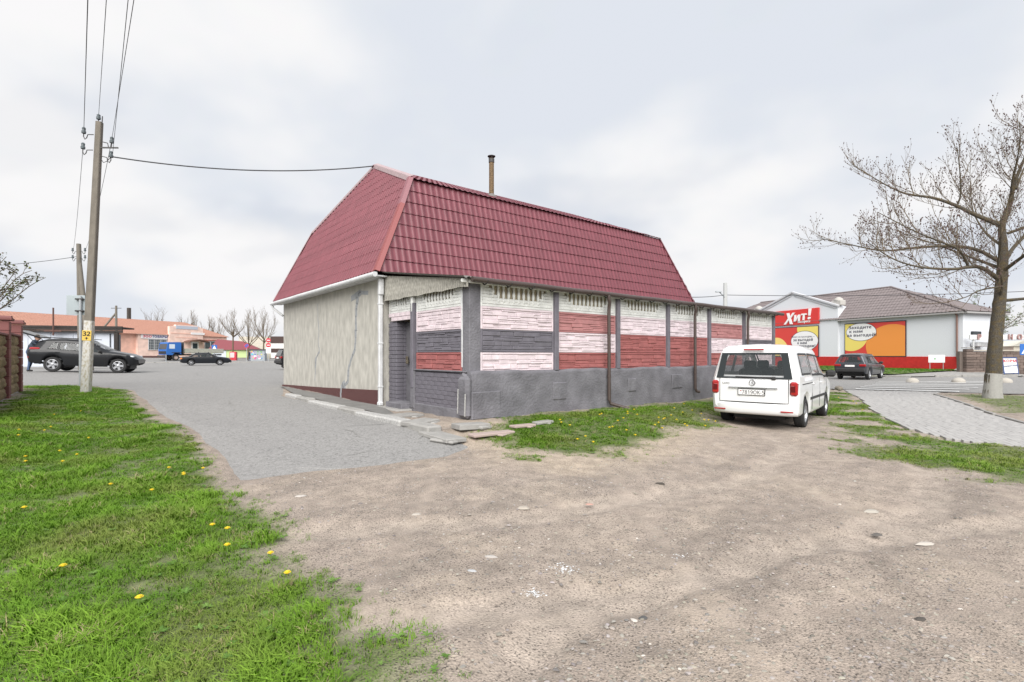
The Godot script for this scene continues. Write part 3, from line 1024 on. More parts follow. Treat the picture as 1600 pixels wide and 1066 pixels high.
func annex(b: Node3D) -> void:
	var W := Shape.new()
	var yl := [1.265, 1.655, 2.135, 2.61, 3.05]
	# walls behind the panels
	W.box(B(6.7, 1.6, .12), Vector3(13.4, 3.0, .1))
	obj("inner_wall", W, M.tan_gap, b)
	W = Shape.new()
	W.box(B(13.38, 1.6, 1.9), Vector3(.1, 3.0, 3.6))
	obj("annex_end_wall", W, M.grey_paint, b)
	W = Shape.new()
	W.box(B(.12, 2.13, 1.15), Vector3(.1, 1.86, 2.1))
	W.box(B(.5, 2.8, 2.9), Vector3(.1, .7, 1.5))
	obj("inner_wall", W, M.tan_gap, b)
	# corner pillar
	W = Shape.new()
	W.box(B(.145, 2.12, .135), Vector3(.3, 1.9, .3), .012)
	obj("corner_pillar", W, M.grey_plaster, b)
	W = Shape.new()
	W.box(B(-.008, 2.2, .25), Vector3(.03, 1.7, .05), .004)
	obj("pillar_edge", W, M.white_metal, b)
	# rendered plinth with uneven top and patched pads
	W = Shape.new()
	var rows := []
	for i in 68:
		var r := -.03 + i * .2
		var j := .012 * sin(r * 2.3) + .008 * sin(r * 7.1)
		var line := []
		for q in [[.06, 1.275], [-.06, 1.272], [-.105, 1.25], [-.12, 1.2], [-.125, .9], [-.135, .55], [-.14, .05]]:
			line.append(B(r, q[1] + j * (1.0 if q[1] > 1 else 0.3), q[0] + .012 * sin(r * 3.1 + q[1] * 5) + .006 * sin(r * 11 + q[1] * 9)))
		rows.append(line)
	W.grid(rows)
	var ends := []
	for p in rows[0]:
		ends.append(p)
	for i in ends.size() - 1:
		W.quad(ends[i], ends[i + 1], Vector3(ends[i + 1].x, ends[i + 1].y, -.3), Vector3(ends[i].x, ends[i].y, -.3))
	var plinth := obj("plinth", W, M.grey_plaster, b)
	for q in [[.32, .58, .72, .56, .006], [2.4, .78, .42, .4, .008], [5.05, .82, .34, .34, .004], [7.1, .85, .5, .4, .002], [9.4, .8, .4, .45, .003]]:
		W = Shape.new()
		W.box(B(q[0], q[1], -.13 - q[4]), Vector3(q[2], q[3], .05), .02)
		obj("patched_pad", W, M.grey_plaster, plinth)
	# concrete posts and panels on the long side
	var xs := [2.37, 4.57, 6.77, 8.97, 11.17, 13.37]
	var variants := [stone_panel(1, 2.06, .476), stone_panel(2, 2.06, .476), stone_panel(3, 2.06, .476)]
	var low := [stone_panel(4, 2.06, .4), stone_panel(5, 2.06, .4)]
	var top := brick_panel(2.06, .46, .88)
	var bal := Shape.new()
	bal.lathe([Vector2(.026, 0), Vector2(.032, .02), Vector2(.02, .05), Vector2(.036, .11), Vector2(.034, .15), Vector2(.02, .22), Vector2(.03, .25), Vector2(.03, .28)], 10)
	var bm := bal.mesh()
	rng.seed = 5
	for x in xs:
		W = Shape.new()
		W.box(B(x, 2.15, -.045), Vector3(.12, 1.8, .12), .012)
		obj("post", W, M.grey_paint, b)
	var paints := [["pink_paint", "grey_paint", "pink_paint"], ["rose_paint", "pink_paint", "red_paint"], ["pink_paint", "red_paint", "red_paint"], ["pink_paint", "red_paint", "red_paint"], ["rose_paint", "pink_paint", "red_paint"], ["pink_paint", "grey_paint", "pink_paint"]]
	for i in 6:
		var x: float = xs[i] - 1.07
		for k in 3:  # from the top down
			var y0: float = yl[2 - k]
			var y1: float = yl[3 - k]
			var o := obj("panel", variants[(i * 2 + k) % 3] if k < 2 else low[i % 2], M[paints[i][k]], b)
			o.position = B(x, (y0 + y1) * .5, -.012 - .004 * (k % 2))
			if (i + k) % 2:
				o.rotation.y = 0.0
				o.rotation.z = PI if k == 1 else 0.0
		top_panel(b, B(x, 2.835, -.02), 0.0, top, bm, 11, .14)
	# short side: one bay of panels, a post, then the door bay
	var side := Basis(Vector3.UP, -PI / 2)
	for k in 3:
		var o := obj("panel", [variants[1], variants[2], low[0]][k], [M.pink_paint, M.grey_paint, M.red_paint][k], b)
		o.transform = Transform3D(side, B(-.01, (yl[2 - k] + yl[3 - k]) * .5, 1.2))
		o.scale = Vector3(.93, 1, 1)
	top_panel(b, B(-.015, 2.835, 1.2), -PI / 2, top, bm, 11, .14, .93)
	W = Shape.new()
	W.box(B(-.02, 1.83, 2.27), Vector3(.14, 2.0, .13), .012)
	obj("post", W, M.grey_paint, b)
	W = Shape.new()
	W.box(B(-.03, 2.84, 2.27), Vector3(.12, .44, .09), .008)
	obj("post", W, M.white_paint, b)
	top_panel(b, B(0.0, 2.86, 2.98), -PI / 2, brick_panel(1.3, .42, .42), bm, 6, .12)
	# pink brick lintel above the door
	var courses := 0
	var bs := Shape.new()
	bs.box(Vector3.ZERO, Vector3(.06, .094, .272), .008)
	var brick := bs.mesh()
	for c in 2:
		for i in 5:
			var l := 2.48 + i * .28 + (.14 if c else 0.0)
			if l < 3.6:
				var o := obj("brick", brick, M.pink_paint, b)
				o.position = B(.0, 2.5 + c * .102, l)
	# brick skirt under the panels
	W = Shape.new()
	W.box(B(.05, .68, 1.15), Vector3(.1, 1.2, 2.36))
	obj("skirt_wall", W, M.grey_paint, b)
	for c in 9:
		var shift := .14 if c % 2 else 0.0
		for i in 8:
			var l := .33 + i * .283 + shift
			if l > .2 and l < 2.2:
				var o := obj("brick", brick, M.grey_paint, b)
				o.position = B(-.016 + rnd(-.006, .006), .4 + c * .0955, l)
				o.rotation.z = rnd(-.02, .02)
	W = Shape.new()
	W.box(B(-.02, .34, 1.2), Vector3(.08, .3, 2.4), .02)
	W.box(B(-.03, 1.262, 1.2), Vector3(.1, .03, 2.36), .008)
	W.box(B(-.03, .8, 2.27), Vector3(.09, .9, .2), .02)
	obj("skirt_edge", W, M.grey_plaster, b)
	W = Shape.new()
	W.box(B(-.07, .75, .05), Vector3(.16, .85, .36), .07)
	W.box(B(-.05, 1.12, .1), Vector3(.1, .24, .2), .05, Basis(Vector3.RIGHT, .5))
	obj("corner_bulge", W, M.grey_plaster, b)
	for q in [[-.155, .66, .18, .014, .5], [-.155, .6, -.08, .016, .45]]:
		W = Shape.new()
		W.box(B(q[0], q[1], q[2]), Vector3(.012, q[4], q[3] * 2.2), .004, Basis(Vector3.RIGHT, .04))
		obj("bare_mortar", W, M.white_concrete, b)
	# brick door jamb with two showing faces, the recessed steel door and its step
	W = Shape.new()
	W.box(B(.2, 1.4, 3.45), Vector3(.34, 2.1, .38))
	obj("jamb_core", W, M.grey_paint, b)
	var short := Shape.new()
	short.box(Vector3.ZERO, Vector3(.2, .094, .05), .008)
	var sm := short.mesh()
	for c in 20:
		for i in 2:
			var l := 3.37 + i * .2 - (.0 if c % 2 else .03)
			var o := obj("brick", sm, M.grey_paint, b)
			o.transform = Transform3D(side, B(.03 + rnd(-.005, .005), .46 + c * .1, l))
		for i in 2:
			var o := obj("brick", sm, M.grey_paint, b)
			o.position = B(.11 + i * .19, .46 + c * .1, 3.26 + rnd(-.004, .004))
			o.scale = Vector3(.93, 1, 1)
	W = Shape.new()
	W.box(B(.3, 1.42, 2.8), Vector3(.05, 2.0, .86), .006)
	W.box(B(.262, 1.42, 2.4), Vector3(.03, 1.98, .05), .005)
	var door := obj("door", W, mat("door_paint", .15, .145, .16, .6, {tex = T.blotch, scale = Vector3(.7, .7, .7)}), b)
	W = Shape.new()
	W.box(B(.24, 1.52, 3.12), Vector3(.03, .1, .1), .01)
	W.box(B(.215, 1.43, 3.06), Vector3(.05, .1, .085), .012)
	W.tube([B(.215, 1.46, 3.03), B(.215, 1.53, 3.035), B(.215, 1.55, 3.06), B(.215, 1.53, 3.085), B(.215, 1.46, 3.09)], .009, 6)
	obj("padlock", W, mat("old_brass", .12, .1, .07, .5), door)
	W = Shape.new()
	W.box(B(-.02, .38, 2.85), Vector3(.5, .16, .85), .02)
	obj("door_step", W, M.grey_plaster, b)
	W = Shape.new()
	W.box(B(-.05, .25, 2.9), Vector3(.8, .16, 1.2), .03)
	obj("door_step", W, M.concrete, b)
	# weathered corrugated sheet closing the side of the roof space
	W = Shape.new()
	var cols := 200
	var prev0 := Vector3.ZERO
	var prev1 := Vector3.ZERO
	for i in cols + 1:
		var l := lerpf(-.16, 3.62, float(i) / cols)
		var wv := .01 * cos(l / .075 * TAU)
		var p0 := B(-.14 + wv, 2.965 + .008 * sin(l * 6) + .005 * sin(l * 13), l)
		var p1 := B(-.14 + wv, lerpf(3.12, 3.62, (l + .16) / 3.78), l)
		if i > 0:
			W.quad(p0, prev0, prev1, p1)
			W.quad(prev0 + Vector3(.012, 0, 0), p0 + Vector3(.012, 0, 0), p1 + Vector3(.012, 0, 0), prev1 + Vector3(.012, 0, 0))
		prev0 = p0
		prev1 = p1
	obj("corrugated_board", W, M.old_board, b)
	# lean-to roof: corrugated sheets, eaves board, brown gutter with brackets and three downpipes
	W = Shape.new()
	var rows2 := []
	for i in 420:
		var r := -.28 + i * (14.0 / 419)
		var h := .022 * cos(r / .15 * TAU)
		rows2.append([B(r, 3.14 + h, -.22), B(r, 3.42 + h, 1.7), B(r, 3.69 + h, 3.5)])
	W.grid(rows2, true)
	for i in rows2.size() - 1:
		var p: Vector3 = rows2[i][0]
		var q: Vector3 = rows2[i + 1][0]
		W.quad(p - Vector3(0, .012, 0), q - Vector3(0, .012, 0), q, p)
	obj("annex_roof", W, M.slate, b)
	W = Shape.new()
	W.box(B(6.6, 3.075, -.1), Vector3(13.7, .07, .04), .006)
	W.box(B(6.6, 3.11, -.0), Vector3(13.5, .03, .2))
	obj("eaves_board", W, M.white_paint, b)
	W = Shape.new()
	var gp := []
	for i in 24:
		gp.append(B(lerpf(-.1, 13.72, i / 23.0), 3.1 - .006 * sin(i * 1.7), -.25))
	W.tube(gp, .055, 10)
	var gut := obj("brown_gutter", W, M.brown_metal, b)
	for i in 22:
		W = Shape.new()
		var r := .25 + i * .62
		W.tube([B(r, 3.07, -.12), B(r, 3.02, -.17), B(r, 3.035, -.25), B(r, 3.1, -.312)], .014, 5)
		obj("bracket", W, M.dark_steel, gut)
	for q in [4.02, 7.9, 11.12]:
		W = Shape.new()
		var foot := .5 if q < 5 else .62
		var pts := [B(q - .05, 3.1, -.26), B(q - .05, 2.99, -.27), B(q - .01, 2.92, -.26), B(q + .02, 2.82, -.22), B(q + .02, 2.7, -.21), B(q + .02, foot, -.22)]
		if q < 5:
			pts.append_array([B(q + .05, foot - .1, -.24), B(q + .3, foot - .2, -.45), B(q + .42, foot - .24, -.55)])
		else:
			pts.append_array([B(q + .05, foot - .09, -.25), B(q + .12, foot - .11, -.3)])
		W.tube(pts, .043, 10)
		for y in [2.1, 1.05]:
			W.lathe([Vector2(.05, 0), Vector2(.05, .05)], 10, Transform3D(Basis.IDENTITY, B(q + .02, y, -.215)))
		obj("brown_downpipe", W, M.brown_metal, b)

func top_panel(b: Node, at: Vector3, turn: float, m: Mesh, bm: Mesh, count: int, pitch: float, stretch := 1.0) -> void:
	var o := obj("top_panel", m, M.white_paint, b)
	o.transform = Transform3D(Basis(Vector3.UP, turn) * Basis.from_scale(Vector3(stretch, 1, 1)), at)
	var w := count * pitch
	var s := Shape.new()
	s.box(Vector3(0, .05, -.068), Vector3(w + .1, .36, .02))
	obj("opening", s, M.tan_gap, o)
	for i in count:
		var t := obj("baluster", bm, M.white_paint, o)
		t.position = Vector3((i - (count - 1) * .5) * pitch, -.12 + (.1 if i == 0 or i == count - 1 else 0.0), -.022)
		t.scale = Vector3(1, 1.22 if i > 0 and i < count - 1 else .86, 1)

# ---------------------------------------------------------------- shop on the right
func poster(parent: Node, called: String, at: Vector3, w: float, h: float) -> MeshInstance3D:
	var s := Shape.new()
	s.box(at + Vector3(0, 0, .03), Vector3(w + .16, h + .16, .05), .01)
	var frame := obj(called, s, mat("poster_frame", .035, .035, .05, .6), parent)
	s = Shape.new()
	s.box(at + Vector3(0, 0, .05), Vector3(w, h, .03))
	obj("red_print", s, mat("poster_red", .6, .05, .04, .55), frame)
	return frame

func disc(mx: float, my: float, rx: float, ry: float, at: Vector3, w: float, h: float) -> Shape:  # a printed spot, cut to the poster's edge
	var p := PackedVector2Array()
	for i in 40:
		p.append(Vector2(mx + rx * cos(TAU * i / 40), my + ry * sin(TAU * i / 40)))
	var q := Geometry2D.intersect_polygons(p, PackedVector2Array([Vector2(-w / 2, -h / 2), Vector2(w / 2, -h / 2), Vector2(w / 2, h / 2), Vector2(-w / 2, h / 2)]))
	var s := Shape.new()
	for part in q:
		s.prism(part, .004, Transform3D(Basis.IDENTITY, at))
	return s

func shop_building() -> void:
	var b := thing("shop_building", "white shop with red base band, brown tiled hip roof and red sign", "building", V(35.25, 0, 40), deg_to_rad(-69.44))
	rng.seed = 31
	var white := mat("shop_white", .73, .757, .8, .9, {tex = T.grain, scale = Vector3(.6, .6, .6), bump = T.rough, deep = .12})
	var red := mat("shop_red", .55, .022, .018, .7, {tex = T.blotch, scale = Vector3(.5, .5, .5)})
	var W := Shape.new()
	W.box(Vector3(-15, 2.6, -2.5), Vector3(30, 4.9, 5.0))
	obj("wall", W, white, b)
	W = Shape.new()
	W.box(Vector3(-15, .9, -2.5), Vector3(30.12, 1.16, 5.12), .02)
	obj("red_base", W, red, b)
	# hip roof of brown tiles
	var tile := mat("shop_tile", .235, .2, .2, .75, {tex = T.blotch, scale = Vector3(.4, .4, .4)})
	var ey := 5.02
	var ry := 7.9
	var up := Vector3(0, ry - ey, -2.95).normalized()
	var sl := Vector2(ry - ey, 2.95).length()
	obj("front_roof_slope", metal_tiles(Vector3(0, ey, .45), Vector3.RIGHT, up, [Vector2(-30.4, 0), Vector2(.45, 0), Vector2(-7.0, sl), Vector2(-22, sl)], .3, .38), tile, b)
	var up2 := Vector3(-7.45, ry - ey, 0).normalized()
	obj("end_roof_slope", metal_tiles(Vector3(.45, ey, 0), Vector3(0, 0, -1), up2, [Vector2(-.45, 0), Vector2(5.45, 0), Vector2(2.5, Vector2(7.45, ry - ey).length())], .3, .38), tile, b)
	W = Shape.new()
	W.quad(Vector3(.45, ey, -5.45), Vector3(-30.4, ey, -5.45), Vector3(-22, ry, -2.5), Vector3(-7.0, ry, -2.5))
	W.tri(Vector3(-30.4, ey, -5.45), Vector3(-30.4, ey, .45), Vector3(-22, ry, -2.5))
	obj("rear_roof_slope", W, tile, b)
	W = Shape.new()
	W.tube([Vector3(-7.0, ry + .03, -2.5), Vector3(.45, ey + .05, .45)], .08, 8)
	W.tube([Vector3(-7.0, ry + .03, -2.5), Vector3(-22, ry + .03, -2.5)], .08, 8)
	obj("ridge_cap", W, tile, b)
	W = Shape.new()
	W.box(Vector3(-4.9, ey - .1, .3), Vector3(10.3, .14, .3), .02)
	W.box(Vector3(.3, ey - .1, -2.5), Vector3(.3, .14, 5.6), .02)
	obj("eaves", W, mat("eaves_grey", .33, .32, .32, .8), b)
	# gabled front bay
	W = Shape.new()
	W.prism(PackedVector2Array([Vector2(-20.2, .35), Vector2(-10.1, .35), Vector2(-10.1, 6.3), Vector2(-15.1, 8.1), Vector2(-20.2, 6.3)]), 1.2, Transform3D(Basis.IDENTITY, Vector3(0, 0, -.9)))
	obj("gabled_bay", W, white, b)
	W = Shape.new()
	for q in [[-10.0, 6.35, -15.1, 8.22], [-20.3, 6.35, -15.1, 8.22]]:
		var a := Vector3(q[0], q[1], .3)
		var e := Vector3(q[2], q[3], .3)
		var ang := atan2(e.y - a.y, e.x - a.x)
		W.box((a + e) * .5 + Vector3(0, 0, .04), Vector3(a.distance_to(e) + .1, .2, .3), .03, Basis(Vector3.BACK, ang))
		W.box((a + e) * .5 + Vector3(0, -.3, .02), Vector3(a.distance_to(e) - .5, .1, .14), .02, Basis(Vector3.BACK, ang))
	obj("cornice", W, mat("cornice_white", .5, .51, .54, .9), b)
	for x in [-10.3, -19.9]:
		W = Shape.new()
		W.box(Vector3(x, 6.65, -.05), Vector3(1.0, .5, .7), .05)
		W.lathe([Vector2(.42, 0), Vector2(.36, .2), Vector2(.15, .32), Vector2(0, .35)], 10, Transform3D(Basis.IDENTITY, Vector3(x, 6.88, -.05)))
		obj("corner_ornament", W, mat("ornament", .55, .53, .5, .95, {tex = T.speck}), b)
	W = Shape.new()
	W.box(Vector3(-15.15, .9, .3), Vector3(10.3, 1.1, .16), .02)
	obj("red_base", W, red, b)
	# sign over the bay
	W = Shape.new()
	W.box(Vector3(-15.4, 5.55, .38), Vector3(6.8, 1.6, .14), .02)
	var sign := obj("red_sign", W, mat("sign_red", .6, .035, .03, .5), b)
	var lw := mat("letter_white", .8, .8, .8, .5)
	lettering("Х", 1.55, .1, lw, sign, Vector3(-15.35, 5.42, .52), "letter", true, Vector3(1.1, 1.05, 1), .28)
	lettering("и", 1.25, .1, lw, sign, Vector3(-14.42, 5.55, .52), "letter", true, Vector3.ONE, .12)
	lettering("т", 1.25, .1, lw, sign, Vector3(-13.62, 5.62, .52), "letter", true, Vector3.ONE, .12)
	lettering("!", 1.5, .1, lw, sign, Vector3(-12.98, 5.75, .52), "letter", true, Vector3(1.1, 1, 1), .1)
	lettering("экспресс", .34, .03, lw, sign, Vector3(-13.65, 5.06, .48), "lettering", true)
	# framed posters: printed spots, speech bubbles and their words
	var yellow := mat("poster_yellow", .75, .62, .15, .55)
	var orange := mat("poster_orange", .75, .27, .05, .55)
	var bubble := mat("poster_white", .78, .78, .79, .55)
	var ink := mat("poster_ink", .03, .03, .06, .6)
	var at := Vector3(-6.85, 3.02, .02)
	var p := poster(b, "poster", at, 5.35, 3.0)
	obj("yellow_print", disc(-2.1, .3, 1.55, 1.35, at + Vector3(0, 0, .066), 5.35, 3.0), yellow, p)
	obj("orange_print", disc(1.6, -.6, 2.3, 1.9, at + Vector3(0, 0, .067), 5.35, 3.0), orange, p)
	obj("bubble_edge", disc(-1.15, .72, 1.42, .84, at + Vector3(0, 0, .072), 5.35, 3.0), ink, p)
	obj("speech_bubble", disc(-1.15, .72, 1.38, .8, at + Vector3(0, 0, .077), 5.35, 3.0), bubble, p)
	var words := ["Заходите", "к нам", "за выгодой!"]
	for i in 3:
		lettering(words[i], .42, .006, ink, p, at + Vector3([-1.25, -1.62, -1.1][i], 1.15 - i * .36, .084), "lettering", true, Vector3(1.1, .9, 1))
	at = Vector3(-15.4, 3.0, .36)
	p = poster(b, "poster", at, 6.6, 3.0)
	obj("yellow_print", disc(2.8, 1.3, 1.9, 1.3, at + Vector3(0, 0, .066), 6.6, 3.0), yellow, p)
	obj("yellow_print", disc(-1.7, -1.2, 1.6, 1.7, at + Vector3(0, 0, .067), 6.6, 3.0), mat("poster_lemon", .78, .6, .2, .55), p)
	obj("orange_print", disc(1.4, -1.6, 1.4, 1.1, at + Vector3(0, 0, .067), 6.6, 3.0), orange, p)
	obj("bubble_edge", disc(1.75, .05, 1.6, 1.05, at + Vector3(0, 0, .072), 6.6, 3.0), ink, p)
	obj("speech_bubble", disc(1.75, .05, 1.55, 1.0, at + Vector3(0, 0, .077), 6.6, 3.0), bubble, p)
	var words2 := ["Мимо не проходим —", "за выгодой", "к нам", "заходим!"]
	for i in 4:
		lettering(words2[i], [.26, .4, .4, .4][i], .006, ink, p, at + Vector3([1.6, 1.6, 1.5, 2.1][i], .5 - i * .32, .084), "lettering", i > 0)
	# downpipe, side window and cooling unit
	W = Shape.new()
	W.tube([Vector3(-.35, 4.95, .35), Vector3(-.35, 4.7, .12), Vector3(-.35, 1.6, .1), Vector3(-.3, 1.3, .14), Vector3(.25, .45, .16)], .07, 8)
	obj("downpipe", W, mat("pipe_brown", .2, .12, .1, .6), b)
	W = Shape.new()
	W.box(Vector3(.08, 3.2, -1.5), Vector3(.16, .55, 1.1), .02)
	var win := obj("side_window", W, M.dark_glass, b)
	W = Shape.new()
	W.box(Vector3(.3, 2.45, -1.5), Vector3(.5, .35, 1.3), .04)
	obj("cooling_unit", W, M.white_metal, b)
	# whitewashed buttress at the corner
	W = Shape.new()
	W.prism(PackedVector2Array([Vector2(0, 0), Vector2(1.9, 0), Vector2(1.8, .25), Vector2(.7, .6), Vector2(0, .95)]), .9, Transform3D(Basis(Vector3(0, 0, 1), Vector3.UP, Vector3(-1, 0, 0)), Vector3(.95, .1, -.2)))
	obj("buttress", W, M.white_concrete, b)
	# small notice board standing on the bank before the red base
	var nb := thing("notice_board", "small white notice board on two legs before the red shop base", "sign", V(33.1, H(33.1, 39.9), 39.9), deg_to_rad(-35))
	W = Shape.new()
	W.box(Vector3(0, .95, 0), Vector3(1.0, .6, .04), .01)
	obj("board", W, lw, nb)
	for x in [-.4, .4]:
		W = Shape.new()
		W.box(Vector3(x, .35, -.04), Vector3(.04, .8, .04))
		obj("leg", W, M.galvanised, nb)
	W = Shape.new()
	W.box(Vector3(-.1, .95, .024), Vector3(.1, .1, .004))
	obj("green_mark", W, mat("notice_green", .1, .35, .15, .6), nb)
	kind(obj("bank", sheet(BANK, .1, 1.5), mat("bank_soil", .1, .13, .04, .95)), "structure")

func far_right() -> void:
	rng.seed = 41
	# brown block wall of the market with its pillar
	var w := thing("block_wall", "brown stone block wall with pillar beyond the crossing", "wall", V(32.9, 0, 37.2))
	var W := Shape.new()
	W.box(Vector3(5.5, .95, -.2), Vector3(11.6, 1.84, .26))
	obj("wall_core", W, mat("mortar_brown", .13, .105, .09, .95), w)
	var tones := []
	for i in 4:
		var f := [.8, .95, 1.1, 1.25][i] as float
		tones.append(mat("block_%d" % i, .2 * f, .152 * f, .13 * f, .92, {tex = T.speck, scale = Vector3(2, 2, 2), bump = T.lump, deep = 1.5}))
	var s := Shape.new()
	s.box(Vector3.ZERO, Vector3(.47, .19, .12), .018)
	var bm := s.mesh()
	for c in 9:
		for i in 16:
			var x := .65 + i * .485 + (.24 if c % 2 else 0.0)
			var o := obj("block", bm, tones[rng.randi() % 4], w)
			o.position = Vector3(x, .15 + c * .2, -.06 + rnd(-.012, .012))
	for c in 10:
		var o := obj("pillar_block", bm, tones[rng.randi() % 4], w)
		o.position = Vector3(.2, .15 + c * .2, .06)
		o.scale = Vector3(1.1, 1, 3.0)
	W = Shape.new()
	W.box(Vector3(.2, 2.13, .06), Vector3(.6, .06, .5), .015)
	obj("pillar_cap", W, M.concrete, w)
	W = Shape.new()
	W.box(Vector3(5.9, 1.93, -.15), Vector3(11.0, .07, .42), .015)
	obj("coping", W, mat("coping_pale", .42, .38, .32, .9), w)
	# gate lettering board of the market
	var g := thing("market_gate_sign", "long white board with spaced red-brown letters above the block wall", "sign", V(35.4, 0, 39.5))
	W = Shape.new()
	W.box(Vector3(2.6, 2.98, 0), Vector3(5.4, .36, .12), .01)
	obj("board", W, mat("gate_white", .72, .72, .72, .7), g)
	var lr := mat("gate_letter", .33, .2, .19, .6)
	for q in [["Р", .55], ["Ы", 1.7], ["Н", 2.95], ["О", 3.65], ["К", 4.75]]:
		lettering(q[0], .6, .06, lr, g, Vector3(q[1], 2.98, .14), "letter", true)
	for x in [.3, 4.9]:
		W = Shape.new()
		W.tube([Vector3(x, .1, -.1), Vector3(x, 3.1, -.1)], .06, 8)
		obj("post", W, M.white_metal, g)
	# low kiosk roofs seen over the wall
	var k := thing("market_kiosk", "pale market kiosk roof showing over the block wall", "kiosk", V(41.2, 0, 41.5))
	W = Shape.new()
	W.box(Vector3(0, 1.2, 0), Vector3(3.2, 2.2, 2.2), .02)
	obj("wall", W, mat("kiosk_cream", .6, .56, .47, .8), k)
	W = Shape.new()
	W.prism(PackedVector2Array([Vector2(-1.8, 2.3), Vector2(1.8, 2.3), Vector2(.9, 2.75), Vector2(-.9, 2.75)]), 2.4, Transform3D(Basis.IDENTITY, Vector3(0, 0, -1.2)))
	obj("roof", W, mat("kiosk_roof", .62, .6, .52, .7), k)
	# A-board advertising feed
	var a := thing("sidewalk_board", "blue framed white pavement board with red heading by the block wall", "sign", V(33.6, H(33.6, 34.6) + .12, 34.6), deg_to_rad(-8))
	var blue := mat("frame_blue", .04, .09, .25, .5)
	for side in [-1, 1]:
		W = Shape.new()
		var tilt := Transform3D(Basis(Vector3.RIGHT, -.16 * side), Vector3(0, 0, .2 * side))
		for q in [[Vector3(-.42, .58, 0), Vector3(.06, 1.16, .04)], [Vector3(.42, .58, 0), Vector3(.06, 1.16, .04)], [Vector3(0, 1.13, 0), Vector3(.9, .06, .04)], [Vector3(0, .08, 0), Vector3(.84, .05, .04)]]:
			W.box(tilt * (q[0] as Vector3), q[1], .01, tilt.basis)
		var fr := obj("frame", W, blue, a)
		W = Shape.new()
		W.box(tilt * Vector3(0, .58, 0), Vector3(.8, .98, .025), 0, tilt.basis)
		obj("board", W, lw_white(), fr)
		if side == 1:
			var t := lettering("КОРМ", .27, .006, mat("print_red", .5, .03, .04, .6), fr, Vector3.ZERO, "lettering", true, Vector3(1.05, 1, 1))
			t.transform = tilt * Transform3D(Basis.from_scale(Vector3(1.05, 1, 1)), Vector3(0, .9, .02))
			t = lettering("животных", .19, .006, mat("print_blue", .08, .1, .2, .6), fr, Vector3.ZERO, "lettering", true)
			t.transform = tilt * Transform3D(Basis(Vector3.BACK, .12), Vector3(0, .58, .02))
	# crossing sign on its pole
	var z := thing("crossing_sign", "blue square pedestrian crossing sign on grey pole", "road sign", V(33.2, H(33.2, 33.0) + .05, 33.0), deg_to_rad(-20))
	W = Shape.new()
	W.tube([Vector3(0, 0, -.05), Vector3(0, 2.9, -.05)], .045, 10)
	obj("pole", W, M.galvanised, z)
	W = Shape.new()
	W.box(Vector3(0, 1.78, 0), Vector3(.72, .72, .02), .01)
	var pl := obj("plate", W, mat("sign_blue", .015, .12, .42, .4), z)
	W = Shape.new()
	W.prism(PackedVector2Array([Vector2(-.28, 1.5), Vector2(.28, 1.5), Vector2(0, 2.06)]), .006, Transform3D(Basis.IDENTITY, Vector3(0, 0, .011)))
	obj("white_triangle", W, lw_white(), pl)
	W = Shape.new()
	for i in 4:
		W.box(Vector3(-.15 + i * .1, 1.54, .02), Vector3(.06, .04, .004), 0, Basis(Vector3.BACK, .3))
	W.tube([Vector3(-.07, 1.58, .02), Vector3(0, 1.7, .02), Vector3(.08, 1.58, .02)], .014, 5)
	W.tube([Vector3(0, 1.7, .02), Vector3(.01, 1.84, .02)], .022, 5)
	W.tube([Vector3(-.07, 1.74, .02), Vector3(.01, 1.81, .02), Vector3(.08, 1.74, .02)], .012, 5)
	W.lathe([Vector2(0, -.03), Vector2(.03, 0), Vector2(0, .03)], 8, Transform3D(Basis.IDENTITY, Vector3(.01, 1.89, .02)))
	obj("walking_figure", W, M.black_print, pl)
	W = Shape.new()
	W.box(Vector3(-.1, 2.75, -.05), Vector3(.9, .5, .02), .01, Basis(Vector3.UP, 1.2))
	obj("upper_plate", W, M.galvanised, z)
	# concrete half-balls along the far kerb
	var spots := [[1426, 594.5, "leftmost pale concrete half-ball on the road edge, nearest the grey parked car"], [1498, 596, "pale concrete half-ball on the road edge before the block wall pillar"], [1571, 597, "pale concrete half-ball just right of the whitewashed trunk"]]
	for i in 3:
		var d := [29.3, 28.4, 28.0][i] as float
		var x: float = (spots[i][0] - 800.0) / 800.0 * d
		W = Shape.new()
		W.lathe([Vector2(.31, -.06), Vector2(.31, .05), Vector2(.28, .13), Vector2(.21, .2), Vector2(.1, .245), Vector2(0, .255)], 16)
		var o := obj("concrete_hemisphere", W, mat("ball_concrete", .5, .47, .42, .95, {tex = T.speck}))
		o.position = G(x, d, .03)
		tag(o, spots[i][2], "bollard", "concrete half-balls along the crossing")
	# rubble heap where the wall grass ends
	for i in 14:
		W = Shape.new()
		var r := rnd(.08, .2)
		W.box(Vector3.ZERO, Vector3(r * 1.6, r * .8, r * 1.1), r * .25, Basis.from_euler(Vector3(rnd(-.3, .3), rnd(0, 6), rnd(-.3, .3))))
		var o := obj("rubble_stone", W, mat("rubble", .25, .22, .18, .95, {tex = T.speck}))
		var x := 11.7 + rnd(-1.0, 1.0)
		o.position = G(x, 19.8 + rnd(-.6, .8), .06 + rnd(0, .18))
		tag(o, "grey-brown rubble stone in the low heap behind the white van", "stone", "rubble heap behind the van")

func lw_white() -> Material:
	return mat("letter_white", .8, .8, .8, .5)

